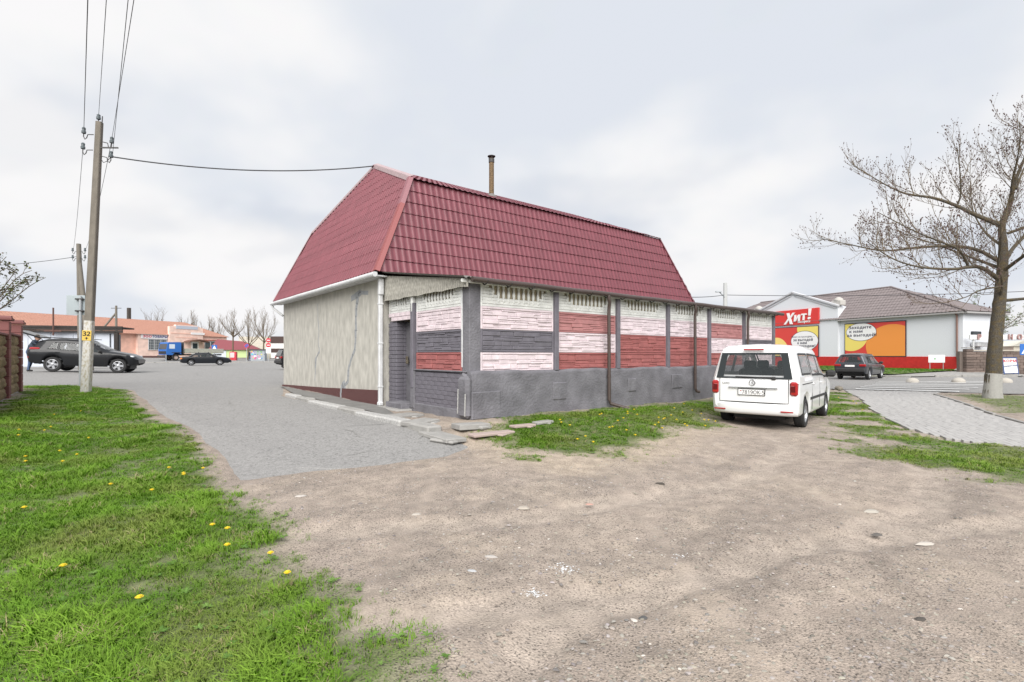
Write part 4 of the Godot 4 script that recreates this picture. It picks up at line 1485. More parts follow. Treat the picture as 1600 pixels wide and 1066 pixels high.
# ---------------------------------------------------------------- across the square on the left
func barred_window(parent: Node, x0: float, x1: float, y0: float, y1: float, panes: int, barred: bool, z := 0.0) -> void:
	var s := Shape.new()
	s.box(Vector3((x0 + x1) * .5, (y0 + y1) * .5, z + .02), Vector3(x1 - x0, y1 - y0, .06))
	var f := obj("window", s, M.pane, parent)
	s = Shape.new()
	for i in panes + 1:
		s.box(Vector3(lerpf(x0, x1, float(i) / panes), (y0 + y1) * .5, z + .06), Vector3(.12, y1 - y0 + .1, .08))
	for y in [y0, y1]:
		s.box(Vector3((x0 + x1) * .5, y, z + .065), Vector3(x1 - x0 + .2, .12, .07))
	obj("frame", s, M.white_metal, f)
	if barred:
		s = Shape.new()
		for i in 13:
			s.box(Vector3(lerpf(x0, x1, i / 12.0), (y0 + y1) * .5, z + .16), Vector3(.03, y1 - y0 + .2, .03))
		for i in 5:
			s.box(Vector3((x0 + x1) * .5, lerpf(y0, y1, i / 4.0), z + .16), Vector3(x1 - x0 + .1, .03, .032))
		obj("window_bars", s, M.white_metal, f)

func far_left() -> void:
	rng.seed = 51
	var b := thing("pink_shop_building", "long salmon-pink single-storey shop with orange-brown tiled roof across the square", "building", V(-70.65, 0, 90), deg_to_rad(69.6))
	var pink := mat("salmon", .93, .68, .58, .9, {tex = T.blotch, scale = Vector3(.2, .2, .2)})
	var orange := mat("salmon_deep", .92, .56, .44, .9, {tex = T.blotch, scale = Vector3(.2, .2, .2)})
	var W := Shape.new()
	W.box(Vector3(14.1, 3.1, -5), Vector3(18.8, 5.0, 10))
	obj("wall", W, pink, b)
	W = Shape.new()
	W.box(Vector3(-5.5, 3.1, -5.4), Vector3(20.6, 5.0, 9.6))
	obj("wall", W, orange, b)
	W = Shape.new()
	W.box(Vector3(14.1, 1.0, -5), Vector3(18.9, .9, 10.1))
	W.box(Vector3(-5.5, 1.0, -5.4), Vector3(20.4, .9, 9.7))
	obj("dark_base", W, mat("base_brown", .12, .06, .055, .9), b)
	var tile := mat("orange_tile", .58, .3, .22, .9, {tex = noise_tex("tilepatch", 512, 0.03, .7, 1.0), scale = Vector3(.3, .3, .3)})
	var up := Vector3(0, 3.0, -5.4).normalized()
	obj("roof_slope", metal_tiles(Vector3(0, 5.5, .4), Vector3.RIGHT, up, [Vector2(-16, 0), Vector2(23.9, 0), Vector2(17.5, 6.18), Vector2(-16, 6.18)], .5, .5), tile, b)
	W = Shape.new()
	W.tri(Vector3(23.9, 5.5, .4), Vector3(23.9, 5.5, -10.4), Vector3(17.5, 8.5, -5))
	W.quad(Vector3(23.9, 5.5, -10.4), Vector3(-16, 5.5, -10.4), Vector3(-16, 8.5, -5), Vector3(17.5, 8.5, -5))
	obj("roof_slope", W, tile, b)
	W = Shape.new()
	W.prism(PackedVector2Array([Vector2(10.3, 1.2), Vector2(17.4, 1.2), Vector2(17.4, 7.2), Vector2(16.2, 7.35), Vector2(16.1, 7.6), Vector2(11.6, 7.6), Vector2(11.5, 7.35), Vector2(10.3, 7.2)]), .5, Transform3D(Basis.IDENTITY, Vector3(0, 0, .02)))
	obj("parapet", W, pink, b)
	W = Shape.new()
	W.box(Vector3(13.85, 5.9, .54), Vector3(6.6, .12, .08))
	W.box(Vector3(13.85, 5.1, .54), Vector3(4.6, .1, .06))
	obj("cornice", W, mat("salmon_light", .8, .5, .4, .9), b)
	var white := mat("sign_white", .78, .78, .78, .6)
	W = Shape.new()
	W.box(Vector3(7.7, 5.12, .1), Vector3(5.0, .85, .1))
	var sg := obj("shop_sign", W, white, b)
	lettering("ЗОО", .78, .03, mat("sign_rose", .55, .05, .09, .6), sg, Vector3(6.3, 5.12, .17), "lettering", true, Vector3(1.05, .85, 1))
	lettering("ТОВАРЫ", .78, .03, mat("sign_ink", .05, .05, .2, .6), sg, Vector3(8.7, 5.12, .17), "lettering", true, Vector3(.95, .85, 1))
	W = Shape.new()
	W.box(Vector3(13.9, 7.1, .56), Vector3(4.6, .62, .08))
	sg = obj("shop_sign", W, mat("sign_bluegrey", .45, .5, .58, .6), b)
	W = Shape.new()
	W.box(Vector3(16.2, 5.98, .6), Vector3(3.0, .45, .08))
	sg = obj("shop_sign", W, white, b)
	barred_window(b, 6.6, 10.1, 2.6, 4.6, 3, true)
	barred_window(b, 18.2, 22.2, 2.8, 4.5, 3, false)
	barred_window(b, -1.6, .6, 2.5, 4.5, 2, true, -.6)
	W = Shape.new()
	W.box(Vector3(20.2, 4.72, .12), Vector3(5.0, .16, .24))
	W.box(Vector3(20.2, 2.6, .12), Vector3(5.0, .12, .2))
	obj("window_surround", W, mat("surround", .45, .14, .1, .9), b)
	W = Shape.new()
	W.box(Vector3(15.6, 3.0, .55), Vector3(1.6, 2.6, .1))
	var dr := obj("door", W, white, b)
	W = Shape.new()
	W.box(Vector3(15.6, 3.2, .61), Vector3(1.0, 1.6, .04))
	obj("pane", W, M.pane, dr)
	W = Shape.new()
	var cn := PackedVector2Array()
	for i in 13:
		cn.append(Vector2(13.2 + i * .38, 4.35 + .45 * sin(PI * i / 12.0)))
	for i in 13:
		cn.append(Vector2(13.2 + (12 - i) * .38, 4.2 + .4 * sin(PI * i / 12.0)))
	W.prism(cn, 1.6, Transform3D(Basis.IDENTITY, Vector3(0, 0, .5)))
	obj("canopy", W, mat("canopy_brown", .16, .08, .06, .7), b)
	W = Shape.new()
	W.box(Vector3(7.0, 9.0, -6), Vector3(.5, 3.4, .5))
	obj("chimney", W, mat("chimney_dark", .06, .055, .05, .9), b)
	# bus shelter with a dark timber fascia
	var h := thing("bus_shelter", "bus shelter with dark timber fascia and pale panels behind the black hatchback", "shelter", V(-33.2, .75, 35), deg_to_rad(14))
	var wood := mat("dark_wood", .05, .04, .035, .8, {tex = noise_tex("planks", 256, 0.04, .5, 1.0), scale = Vector3(.3, 2, .3)})
	for i in 3:
		W = Shape.new()
		W.box(Vector3(2.1, 2.5 + i * .16, 0), Vector3(7.2, .145, .12), .01)
		obj("fascia_board", W, wood, h)
	W = Shape.new()
	W.box(Vector3(2.1, 2.8, -1.0), Vector3(7.0, .1, 2.0), .01)
	obj("roof", W, wood, h)
	for i in 5:
		W = Shape.new()
		W.box(Vector3(-.7 + i * 1.32, 1.25, -.25), Vector3(1.3, 2.4, .05), .005)
		obj("back_panel", W, mat("panel_pale", .5, .535, .6, .5), h)
	for x in [-1.2, 5.3]:
		W = Shape.new()
		W.box(Vector3(x, 1.25, -.05), Vector3(.26, 2.5, .22), .02)
		obj("post", W, wood, h)
	W = Shape.new()
	W.box(Vector3(4.85, 1.4, -.9), Vector3(.04, 1.9, 1.5))
	obj("side_pane", W, M.dark_glass, h)
	W = Shape.new()
	W.tube([Vector3(1.7, 2.2, .3), Vector3(1.7, 4.1, .3)], .05, 8)
	W.box(Vector3(1.7, 2.5, .33), Vector3(1.0, .07, .08))
	obj("lamp_bracket", W, mat("rusty_brown", .1, .05, .04, .8), h)
	# low green house with maroon roof, cream hall with brown bands, painted kiosk
	var g := thing("green_house", "small pale green house with maroon roof beyond the bare trees", "house", V(-56.5, .45, 104), deg_to_rad(20))
	W = Shape.new()
	W.box(Vector3(0, 1.1, -2.5), Vector3(8.0, 2.3, 5))
	obj("wall", W, mat("lime", .5, .62, .3, .9), g)
	W = Shape.new()
	W.quad(Vector3(-4.6, 2.2, .4), Vector3(5.0, 2.2, .4), Vector3(1.5, 4.0, -2.5), Vector3(-3.4, 4.4, -2.5))
	W.tri(Vector3(5.0, 2.2, .4), Vector3(5.0, 2.2, -5.4), Vector3(1.5, 4.0, -2.5))
	W.quad(Vector3(5.0, 2.2, -5.4), Vector3(-4.6, 2.2, -5.4), Vector3(-3.4, 4.4, -2.5), Vector3(1.5, 4.0, -2.5))
	obj("roof", W, mat("maroon_roof", .2, .05, .06, .6), g)
	W = Shape.new()
	W.box(Vector3(-2.6, 1.2, .04), Vector3(2.4, 1.7, .08))
	obj("window", W, mat("pale_pane", .55, .6, .66, .3), g)
	W = Shape.new()
	W.box(Vector3(0, .3, 1.6), Vector3(9, .7, .1))
	obj("low_fence", W, mat("grey_boards", .22, .2, .19, .9), g)
	var c := thing("cream_hall", "cream hall with two dark brown bands beside the red-roofed green house", "building", V(-52.5, .4, 112), deg_to_rad(10))
	W = Shape.new()
	W.box(Vector3(-3.0, 2.6, -4), Vector3(7.5, 5.2, 8))
	obj("rear_block", W, mat("cream", .62, .59, .5, .9, {tex = T.blotch}), c)
	W = Shape.new()
	W.box(Vector3(4.6, 2.3, -2), Vector3(8.6, 4.4, 8))
	obj("front_block", W, mat("offwhite", .72, .71, .69, .9), c)
	for q in [[4.5, 1.45], [2.2, .85], [.25, .55]]:
		W = Shape.new()
		W.box(Vector3(4.6, q[0], -2), Vector3(8.8, q[1], 8.2))
		obj("brown_band", W, mat("band_brown", .1, .062, .055, .8, {tex = noise_tex("ribs", 256, 0.1, .6, 1.0), scale = Vector3(1.5, .05, 1.5)}), c)
	W = Shape.new()
	W.box(Vector3(3.0, .95, 2.05), Vector3(.8, 1.9, .1))
	obj("blue_door", W, mat("door_blue", .03, .16, .42, .6), c)
	var kk := thing("painted_kiosk", "small kiosk covered with colourful painted patches", "kiosk", V(-46.3, .55, 93), deg_to_rad(12))
	W = Shape.new()
	W.box(Vector3(0, 1.0, -.8), Vector3(2.5, 2.0, 1.6))
	obj("cabin", W, mat("kiosk_grey", .3, .33, .36, .8), kk)
	W = Shape.new()
	W.box(Vector3(0, 2.05, -.8), Vector3(2.8, .14, 2.0))
	obj("roof", W, M.dark_steel, kk)
	var hues := [Color(.1, .4, .5), Color(.5, .1, .25), Color(.6, .5, .1), Color(.15, .35, .12), Color(.5, .25, .4), Color(.6, .6, .6), Color(.1, .15, .4)]
	for i in 26:
		W = Shape.new()
		var pts := PackedVector2Array()
		var mx := rnd(-1.0, 1.0)
		var my := rnd(.2, 1.8)
		var rr := rnd(.1, .24)
		for k in 7:
			var t := TAU * k / 7
			pts.append(Vector2(mx + cos(t) * rr * rnd(.6, 1.2), my + sin(t) * rr * rnd(.6, 1.2)))
		W.prism(pts, .006 + .0006 * i, Transform3D(Basis.IDENTITY, Vector3.ZERO))
		var hc: Color = hues[i % 7]
		obj("painted_patch", W, mat("patch_%d" % (i % 7), hc.r, hc.g, hc.b, .7), kk)
	var vm := thing("vending_machine", "red vending machine beside the painted kiosk", "machine", V(-50.6, .55, 93), .2)
	W = Shape.new()
	W.box(Vector3(0, .85, 0), Vector3(1.1, 1.6, .8), .04)
	obj("cabinet", W, mat("machine_red", .5, .03, .05, .5), vm)
	W = Shape.new()
	W.box(Vector3(-.1, 1.05, .41), Vector3(.7, .9, .03))
	obj("front_pane", W, mat("machine_pane", .6, .5, .5, .3), vm)
	W = Shape.new()
	W.box(Vector3(0, .06, 0), Vector3(1.0, .12, .7))
	obj("base", W, M.dark_steel, vm)
	# three road signs on poles
	for q in [[-50.0, 86.0, "blue square crossing sign on a thin pole by the far pavement", "blue"], [-42.0, 81.0, "round blue no-parking sign with red rim before the cream hall", "round"], [-37.6, 79.0, "two small red and white road signs stacked on one pole", "red"]]:
		var s := thing("road_sign", q[2], "road sign", G(q[0], q[1], .1), deg_to_rad(25))
		W = Shape.new()
		W.tube([Vector3.ZERO, Vector3(0, 2.9, 0)], .045, 6)
		obj("pole", W, M.galvanised, s)
		var bl := mat("sign_blue", .015, .12, .42, .4)
		var face := Basis(Vector3.RIGHT, PI / 2)
		if q[3] == "blue":
			W = Shape.new()
			W.box(Vector3(0, 2.3, .06), Vector3(.8, .8, .03))
			obj("plate", W, bl, s)
			W = Shape.new()
			W.prism(PackedVector2Array([Vector2(-.28, 2.05), Vector2(.28, 2.05), Vector2(0, 2.6)]), .01, Transform3D(Basis.IDENTITY, Vector3(0, 0, .08)))
			obj("white_triangle", W, lw_white(), s)
		elif q[3] == "round":
			W = Shape.new()
			W.lathe([Vector2(0, 0), Vector2(.38, 0), Vector2(.38, .03), Vector2(0, .03)], 20, Transform3D(face, Vector3(0, 2.5, .05)))
			obj("red_rim", W, mat("rim_red", .5, .03, .05, .5), s)
			W = Shape.new()
			W.lathe([Vector2(.28, 0), Vector2(.28, .04), Vector2(0, .04)], 20, Transform3D(face, Vector3(0, 2.5, .055)))
			obj("blue_face", W, bl, s)
			W = Shape.new()
			W.box(Vector3(0, 2.5, .1), Vector3(.6, .09, .012), 0, Basis(Vector3.BACK, -.78))
			obj("red_bar", W, M.rim_red, s)
		else:
			for k in 2:
				W = Shape.new()
				W.lathe([Vector2(0, 0), Vector2(.34, 0), Vector2(.34, .03), Vector2(0, .03)], 20, Transform3D(face, Vector3(0, 3.3 - k * .75, .05)))
				var pl := obj("plate", W, mat("rim_red", .5, .03, .05, .5), s)
				W = Shape.new()
				W.box(Vector3(0, 3.3 - k * .75, .085), Vector3(.42, .1, .012))
				obj("white_bar", W, lw_white(), pl)
			W = Shape.new()
			W.box(Vector3(0, 1.75, .06), Vector3(.7, .9, .03))
			obj("white_plate", W, lw_white(), s)
			W = Shape.new()
			W.tube([Vector3(0, 2.8, 0), Vector3(0, 3.6, 0)], .045, 6)
			obj("pole_top", W, M.galvanised, s)
	for i in 5:
		var x := lerpf(-55.5, -31, i / 4.0)
		var d := lerpf(71.2, 78.6, i / 4.0)
		var bo := thing("grey_bollard", ["leftmost", "second from left", "middle", "second from right", "rightmost"][i] + " thin grey bollard along the far pavement edge", "bollard", G(x, d, .1), 0, "bollards along the far pavement")
		W = Shape.new()
		W.tube([Vector3(0, 0, 0), Vector3(0, 1.1, 0)], .05, 6)
		obj("post", W, M.galvanised, bo)
		W = Shape.new()
		W.lathe([Vector2(.06, 0), Vector2(.05, .06), Vector2(0, .09)], 6, Transform3D(Basis.IDENTITY, Vector3(0, 1.08, 0)))
		obj("cap", W, M.dark_steel, bo)

# ---------------------------------------------------------------- poles, wires, fence
func insulator(parent: Node, at: Vector3, root_at: Vector3) -> void:
	var s := Shape.new()
	var low := at + Vector3(0, -.14, 0)
	var inx := Vector3(root_at.x - at.x, 0, root_at.z - at.z)
	s.tube([at, low + Vector3(0, .03, 0), low + inx * .15 + Vector3(0, -.05, 0), low + inx * .32, low + inx * .42 + Vector3(0, .1, 0), root_at], .013, 6)
	var hook := obj("hook", s, M.dark_steel, parent)
	s = Shape.new()
	s.lathe([Vector2(.055, -.02), Vector2(.06, .04), Vector2(.045, .06), Vector2(.045, .1), Vector2(.05, .13), Vector2(.03, .16), Vector2(0, .165)], 10, Transform3D(Basis.IDENTITY, at))
	obj("insulator", s, M.insulator, hook)

func cable(label: String, p: Vector3, q: Vector3, sag: float, r: float, group := "overhead wires") -> void:
	var pts := []
	for i in 25:
		var t := i / 24.0
		pts.append(p.lerp(q, t) - Vector3(0, 4 * sag * t * (1 - t), 0))
	var s := Shape.new()
	s.tube(pts, r, 5)
	tag(obj("overhead_wire", s, M.wire), label, "wire", group)

func poles_and_wires() -> void:
	# main pole, leaning a little
	var p := thing("utility_pole", "tall concrete utility pole with number 32 plate and whitewashed foot on the lawn", "utility pole", V(-12.64, .3, 15.17), .25)
	p.rotation.z = -.043
	var W := Shape.new()
	var taper := func(y0: float, y1: float, grow: float) -> Shape:
		var s := Shape.new()
		var k0 := lerpf(.108, .076, y0 / 8.4) + grow
		var k1 := lerpf(.108, .076, y1 / 8.4) + grow
		var ring := func(y: float, k: float) -> Array:
			var c := k * .22
			return [Vector3(-k + c, y, -k), Vector3(k - c, y, -k), Vector3(k, y, -k + c), Vector3(k, y, k - c), Vector3(k - c, y, k), Vector3(-k + c, y, k), Vector3(-k, y, k - c), Vector3(-k, y, -k + c)]
		var a: Array = ring.call(y0, k0)
		var e: Array = ring.call(y1, k1)
		for i in 8:
			s.out([a[i], a[(i + 1) % 8], e[(i + 1) % 8], e[i]], Vector3(0, (y0 + y1) * .5, 0))
		s.out(e.duplicate(), Vector3.ZERO)
		return s
	obj("shaft", taper.call(-.3, 8.25, 0.0), M.pole_concrete, p)
	obj("whitewashed_foot", taper.call(-.25, 2.32, .003), M.pole_white, p)
	W = Shape.new()
	W.box(Vector3(.0, 1.88, .11), Vector3(.23, .3, .008), .002)
	var plate := obj("number_plate", W, M.yellow_plate, p)
	lettering("32", .18, .004, M.black_print, plate, Vector3(.0, 1.93, .118), "lettering", true)
	W = Shape.new()
	W.prism(PackedVector2Array([Vector2(-.045, 1.8), Vector2(-.008, 1.81), Vector2(.01, 1.84), Vector2(.028, 1.81), Vector2(.065, 1.8), Vector2(.028, 1.79), Vector2(.01, 1.75), Vector2(-.008, 1.79)]), .004, Transform3D(Basis.IDENTITY, Vector3(-.01, 0, .114)))
	obj("star_mark", W, M.black_print, plate)
	var tops := [Vector3(-.36, 7.86, .05), Vector3(-.36, 7.4, .05), Vector3(.36, 7.68, .05), Vector3(.36, 7.25, .05)]
	for t in tops:
		insulator(p, t, Vector3(signf(t.x) * .11, t.y - .02, .05))
	W = Shape.new()
	W.tube([Vector3(-.03, 8.2, 0), Vector3(-.03, 8.36, 0)], .014, 6)
	var pin := obj("pin", W, M.dark_steel, p)
	W = Shape.new()
	W.lathe([Vector2(.055, 0), Vector2(.06, .06), Vector2(.045, .08), Vector2(.05, .13), Vector2(0, .17)], 10, Transform3D(Basis.IDENTITY, Vector3(-.03, 8.33, 0)))
	obj("insulator", W, M.insulator, pin)
	W = Shape.new()
	W.box(Vector3(.32, 7.5, .08), Vector3(.46, .035, .035), 0, Basis(Vector3.BACK, .13))
	W.tube([Vector3(.09, 8.2, .05), Vector3(.09, 8.42, .05)], .014, 6)
	obj("crossarm", W, M.dark_steel, p)
	W = Shape.new()
	W.tube([Vector3(.12, 7.15, .1), Vector3(.2, 7.03, .1), Vector3(.28, 7.08, .1), Vector3(.36, 7.22, .06)], .01, 5)
	obj("lead", W, M.wire, p)
	# second pole with a brace, farther along the street
	var p2 := thing("braced_pole", "second concrete utility pole with leaning brace behind the tall pole", "utility pole", V(-24.35, .6, 29))
	W = Shape.new()
	W.tube([Vector3(0, -.2, 0), Vector3(-.2, 7.3, 0)], [.19, .11], 8)
	obj("shaft", W, M.pole_concrete, p2)
	W = Shape.new()
	W.tube([Vector3(1.0, -.2, .6), Vector3(-.14, 6.2, 0)], [.16, .1], 8)
	obj("brace", W, M.pole_concrete, p2)
	for q in [[-.5, 6.9], [-.5, 6.5], [.2, 6.9], [.2, 6.5]]:
		insulator(p2, Vector3(q[0], q[1], .05), Vector3(-.17, q[1], .05))
	# far pole with brace by the pink shop, and one beyond the annex
	var p3 := thing("far_pole", "thin far utility pole with slanting brace in front of the pink shop", "utility pole", G(-46.4, 60))
	W = Shape.new()
	W.tube([Vector3(0, -.2, 0), Vector3(0, 6.9, 0)], [.16, .11], 8)
	obj("shaft", W, M.pole_concrete, p3)
	W = Shape.new()
	W.tube([Vector3(-2.4, 3.2, 0), Vector3(-.05, 6.0, 0)], .1, 6)
	obj("brace", W, M.pole_concrete, p3)
	W = Shape.new()
	W.box(Vector3(0, 6.6, 0), Vector3(1.2, .06, .06))
	obj("crossarm", W, M.dark_steel, p3)
	var p4 := thing("grey_pole", "pale grey utility pole rising behind the right end of the annex", "utility pole", G(18.75, 45))
	W = Shape.new()
	W.tube([Vector3(0, -.2, 0), Vector3(0, 7.75, 0)], [.25, .17], 8)
	obj("shaft", W, mat("pole_pale", .42, .43, .43, .9), p4)
	W = Shape.new()
	W.tube([Vector3(-.1, 6.5, .1), Vector3(-.6, 6.9, .3)], .05, 6)
	W.box(Vector3(-.75, 6.95, .35), Vector3(.5, .12, .2), .03)
	obj("street_lamp", W, M.galvanised, p4)
	# wires
	var hook := func(k: int) -> Vector3: return p.transform * (tops[k] + Vector3(0, .1, 0))
	# the next pole of the line stands behind the viewer, to the left
	var away := func(from: Vector3, u: float) -> Vector3:
		var over := V((u - 800.0) / 100.0, 7.15, 8.0)
		return from + (over - from) * 2.6
	cable("upper left wire running over the viewer from the tall concrete pole", hook.call(0), away.call(hook.call(0), 137.0), .0, .008)
	cable("lower left wire running back from the tall pole to the braced pole", hook.call(1), p2.position + Vector3(-.5, 7.0, 0), .35, .007)
	cable("middle thin wire from the pole top over the viewer", p.transform * Vector3(-.03, 8.48, 0), away.call(p.transform * Vector3(-.03, 8.48, 0), 166.0), .0, .006)
	cable("right thin wire from the tall pole over the viewer, upper of two", hook.call(2), away.call(hook.call(2), 209.0), .0, .006)
	cable("right thin wire from the tall pole over the viewer, lower of two", p.transform * Vector3(.4, 7.36, .05), away.call(p.transform * Vector3(.4, 7.36, .05), 200.0), .0, .006)
	cable("wire from the right side of the tall pole to the braced pole", hook.call(2), p2.position + Vector3(.2, 7.0, 0), .35, .007)
	var bx := Transform3D(Basis(Vector3.UP, deg_to_rad(39.083)), V(-.864, 0, 10.318))
	cable("thick service cable from the tall pole to the red roof peak", hook.call(3) - Vector3(0, .1, 0), bx * B(1.6, 8.12, 8.15), .28, .02)
	cable("service wire leaving the braced pole to the left", p2.position + Vector3(-.2, 6.6, 0), V(-34, 6.4, 27), .35, .015)
	cable("dark wire rising from behind the annex to the grey pole", p4.position + Vector3(-.1, 6.7, 0), V(8, 5.2, 30), .2, .025)
	cable("dark wire from the grey pole towards the right past the bare tree", p4.position + Vector3(.1, 6.7, 0), V(46, 7.0, 42), .25, .025)
	# back of a traffic sign beside the main pole
	var sp := thing("sign_post", "galvanised post carrying a grey sign seen from behind, beside the tall pole", "road sign", G(-14.55, 17.25), .15)
	W = Shape.new()
	W.tube([Vector3(0, -.2, 0), Vector3(0, 3.05, 0)], .04, 10)
	obj("post", W, M.galvanised, sp)
	W = Shape.new()
	W.box(Vector3(-.18, 2.75, -.07), Vector3(.56, .66, .015), .004)
	var back := obj("sign_plate", W, mat("sign_back", .35, .4, .42, .5), sp)
	for y in [2.55, 2.95]:
		W = Shape.new()
		W.box(Vector3(-.03, y, -.02), Vector3(.24, .05, .12), .008)
		obj("clamp", W, M.dark_steel, back)

func boundary_fence() -> void:
	rng.seed = 61
	var f := thing("block_fence", "tan rough-block garden fence with maroon pillars at the left edge", "fence", V(0, 0, 0))
	var pillars := [Vector2(-14.85, 15.25), Vector2(-13.25, 13.25), Vector2(-11.65, 11.25), Vector2(-10.05, 9.25)]
	var along := Vector2(1.6, -2.0).normalized()
	var turn := atan2(2.0, 1.6)
	var basis_ := Basis(Vector3(-along.x, 0, along.y), Vector3.UP, Vector3(-along.x, 0, along.y).cross(Vector3.UP))
	var s := Shape.new()
	s.box(Vector3.ZERO, Vector3(.38, .235, .38), .012)
	var pm := s.mesh()
	var maroon := []
	for i in 3:
		var k := [.9, 1.0, 1.12][i] as float
		maroon.append(mat("maroon_%d" % i, .215 * k, .085 * k, .08 * k, .85, {tex = T.grain, scale = Vector3(2, 2, 2), bump = T.rough, deep = .2}))
	var tan := []
	for i in 4:
		var k := [.82, .95, 1.05, 1.18][i] as float
		tan.append(mat("tan_%d" % i, .36 * k, .275 * k, .165 * k, .95, {tex = T.blotch, scale = Vector3(2.5, 2.5, 2.5), bump = T.lump, deep = 3.0}))
	var blocks := []
	for v in 3:
		s = Shape.new()
		var rows := []
		for j in 6:
			var line := []
			for i in 9:
				var e := 0.0 if i == 0 or i == 8 or j == 0 or j == 5 else 1.0
				line.append(Vector3(-.195 + i * .04875, -.135 + j * .054, .09 + e * (.04 + rnd(-.022, .022))))
			rows.append(line)
		s.grid(rows)
		s.box(Vector3.ZERO, Vector3(.39, .27, .178), .004)
		blocks.append(s.mesh())
	for i in 4:
		var q: Vector2 = pillars[i]
		var y := H(q.x, q.y)
		for c in 9:
			var o := obj("pillar_block", pm, maroon[(c * 2 + i) % 3], f)
			o.transform = Transform3D(basis_, V(q.x, y - .05 + c * .24, q.y))
		s = Shape.new()
		s.box(Vector3.ZERO, Vector3(.5, .07, .5), .015)
		s.prism(PackedVector2Array([Vector2(-.24, .035), Vector2(.24, .035), Vector2(.1, .09), Vector2(-.1, .09)]), .44, Transform3D(Basis.IDENTITY, Vector3(0, 0, -.22)))
		var cap := obj("pillar_cap", s, maroon[1], f)
		cap.transform = Transform3D(basis_, V(q.x, y + 2.05, q.y))
		if i == 3:
			continue
		var r: Vector2 = pillars[i + 1]
		var span := q.distance_to(r) - .38
		for c in 6:
			var n := 6
			for k in n:
				var t := (.19 + (k + .5) * span / n) / q.distance_to(r)
				var m := q.lerp(r, t)
				var o := obj("stone_block", blocks[rng.randi() % 3], tan[rng.randi() % 4], f)
				o.transform = Transform3D(basis_ * Basis.from_scale(Vector3(span / n / .395, 1, 1)), V(m.x, lerpf(H(q.x, q.y), H(r.x, r.y), t) + .14 + c * .275, m.y))
		s = Shape.new()
		var m2 := (q + r) * .5
		s.box(Vector3.ZERO, Vector3(span, .06, .34), .012)
		var cp := obj("coping", s, maroon[0], f)
		cp.transform = Transform3D(basis_, V(m2.x, (H(q.x, q.y) + H(r.x, r.y)) * .5 + 1.68, m2.y))
		s = Shape.new()
		s.box(Vector3.ZERO, Vector3(span, .3, .26), .01)
		var ft := obj("footing", s, M.concrete, f)
		ft.transform = Transform3D(basis_, V(m2.x, (H(q.x, q.y) + H(r.x, r.y)) * .5 - .12, m2.y))

# ---------------------------------------------------------------- vehicles: x forward, z to the right, wheels on y = 0
func key_at(keys: Array, x: float) -> Array:
	var i := 0
	while i < keys.size() - 2 and x > keys[i + 1][0]:
		i += 1
	var a: Array = keys[i]
	var b: Array = keys[i + 1]
	var t := clampf((x - a[0]) / (b[0] - a[0]), 0, 1)
	var r := []
	for k in a.size():
		r.append(lerpf(a[k], b[k], t))
	return r

func car_section(c: Dictionary, x: float) -> Array:  # half section from the sill up to the middle of the roof
	var k := key_at(c.keys, x)
	var yb: float = k[1]
	for wx in c.wheels:
		var d := absf(x - wx)
		if d < c.arch:
			yb = maxf(yb, c.wheel + sqrt(c.arch * c.arch - d * d))
	var belt: float = k[2]
	var top: float = k[3]
	var f := clampf((top - belt) / .4, .12, 1.0)
	var lower := yb + .06
	var mid := maxf((k[1] + belt) * .5 + .08, lower + .03)
	belt = maxf(belt, mid + .05)
	var pts := [Vector2(k[4] - .05, yb), Vector2(k[4], lower), Vector2(k[5], mid), Vector2(k[5] - .015, belt)]
	var s4 := Vector2(k[6] + .035, top - .13 * f)
	for q in 6:
		pts.append(pts[3].lerp(s4, (q + 1) / 6.0))
	pts.append(Vector2(k[6] - .015, top - .05 * f))
	pts.append(Vector2(k[6] * .85, top - .012 * f))
	pts.append(Vector2(k[6] * .45, top + .012))
	pts.append(Vector2(0, top + .02))
	return pts

func lean(c: Dictionary, x: float, y: float) -> float:  # tail leans forwards above the belt
	var r: float = c.get("lean", 0.0)
	return x + r * maxf(0.0, y - 1.0) * clampf(1.0 - x / 1.0, 0, 1)

func side_point(c: Dictionary, x: float, q: float, sgn: float, off: float) -> Vector3:
	var p := car_section(c, x)
	var a: Vector2 = p[3]
	var b: Vector2 = p[9]
	var m := a.lerp(b, q)
	return Vector3(lean(c, x, m.y), m.y + off * .25, sgn * (m.x + off))

func top_point(c: Dictionary, x: float, t: float, off: float) -> Vector3:  # t from -1 to 1 across
	var p := car_section(c, x)
	var a := absf(t)
	var seg := [p[13], p[12], p[11], p[10]]
	var f := minf(a * 3.0, 2.999)
	var m: Vector2 = seg[int(f)].lerp(seg[int(f) + 1], f - int(f))
	return Vector3(lean(c, x, m.y), m.y + off, signf(t) * m.x)

func patch(f: Callable, n: int, m: int, flip: bool) -> Shape:
	var rows := []
	for i in n + 1:
		var line := []
		for j in m + 1:
			line.append(f.call(float(i) / n, float(j) / m))
		rows.append(line)
	var s := Shape.new()
	s.grid(rows, flip)
	return s

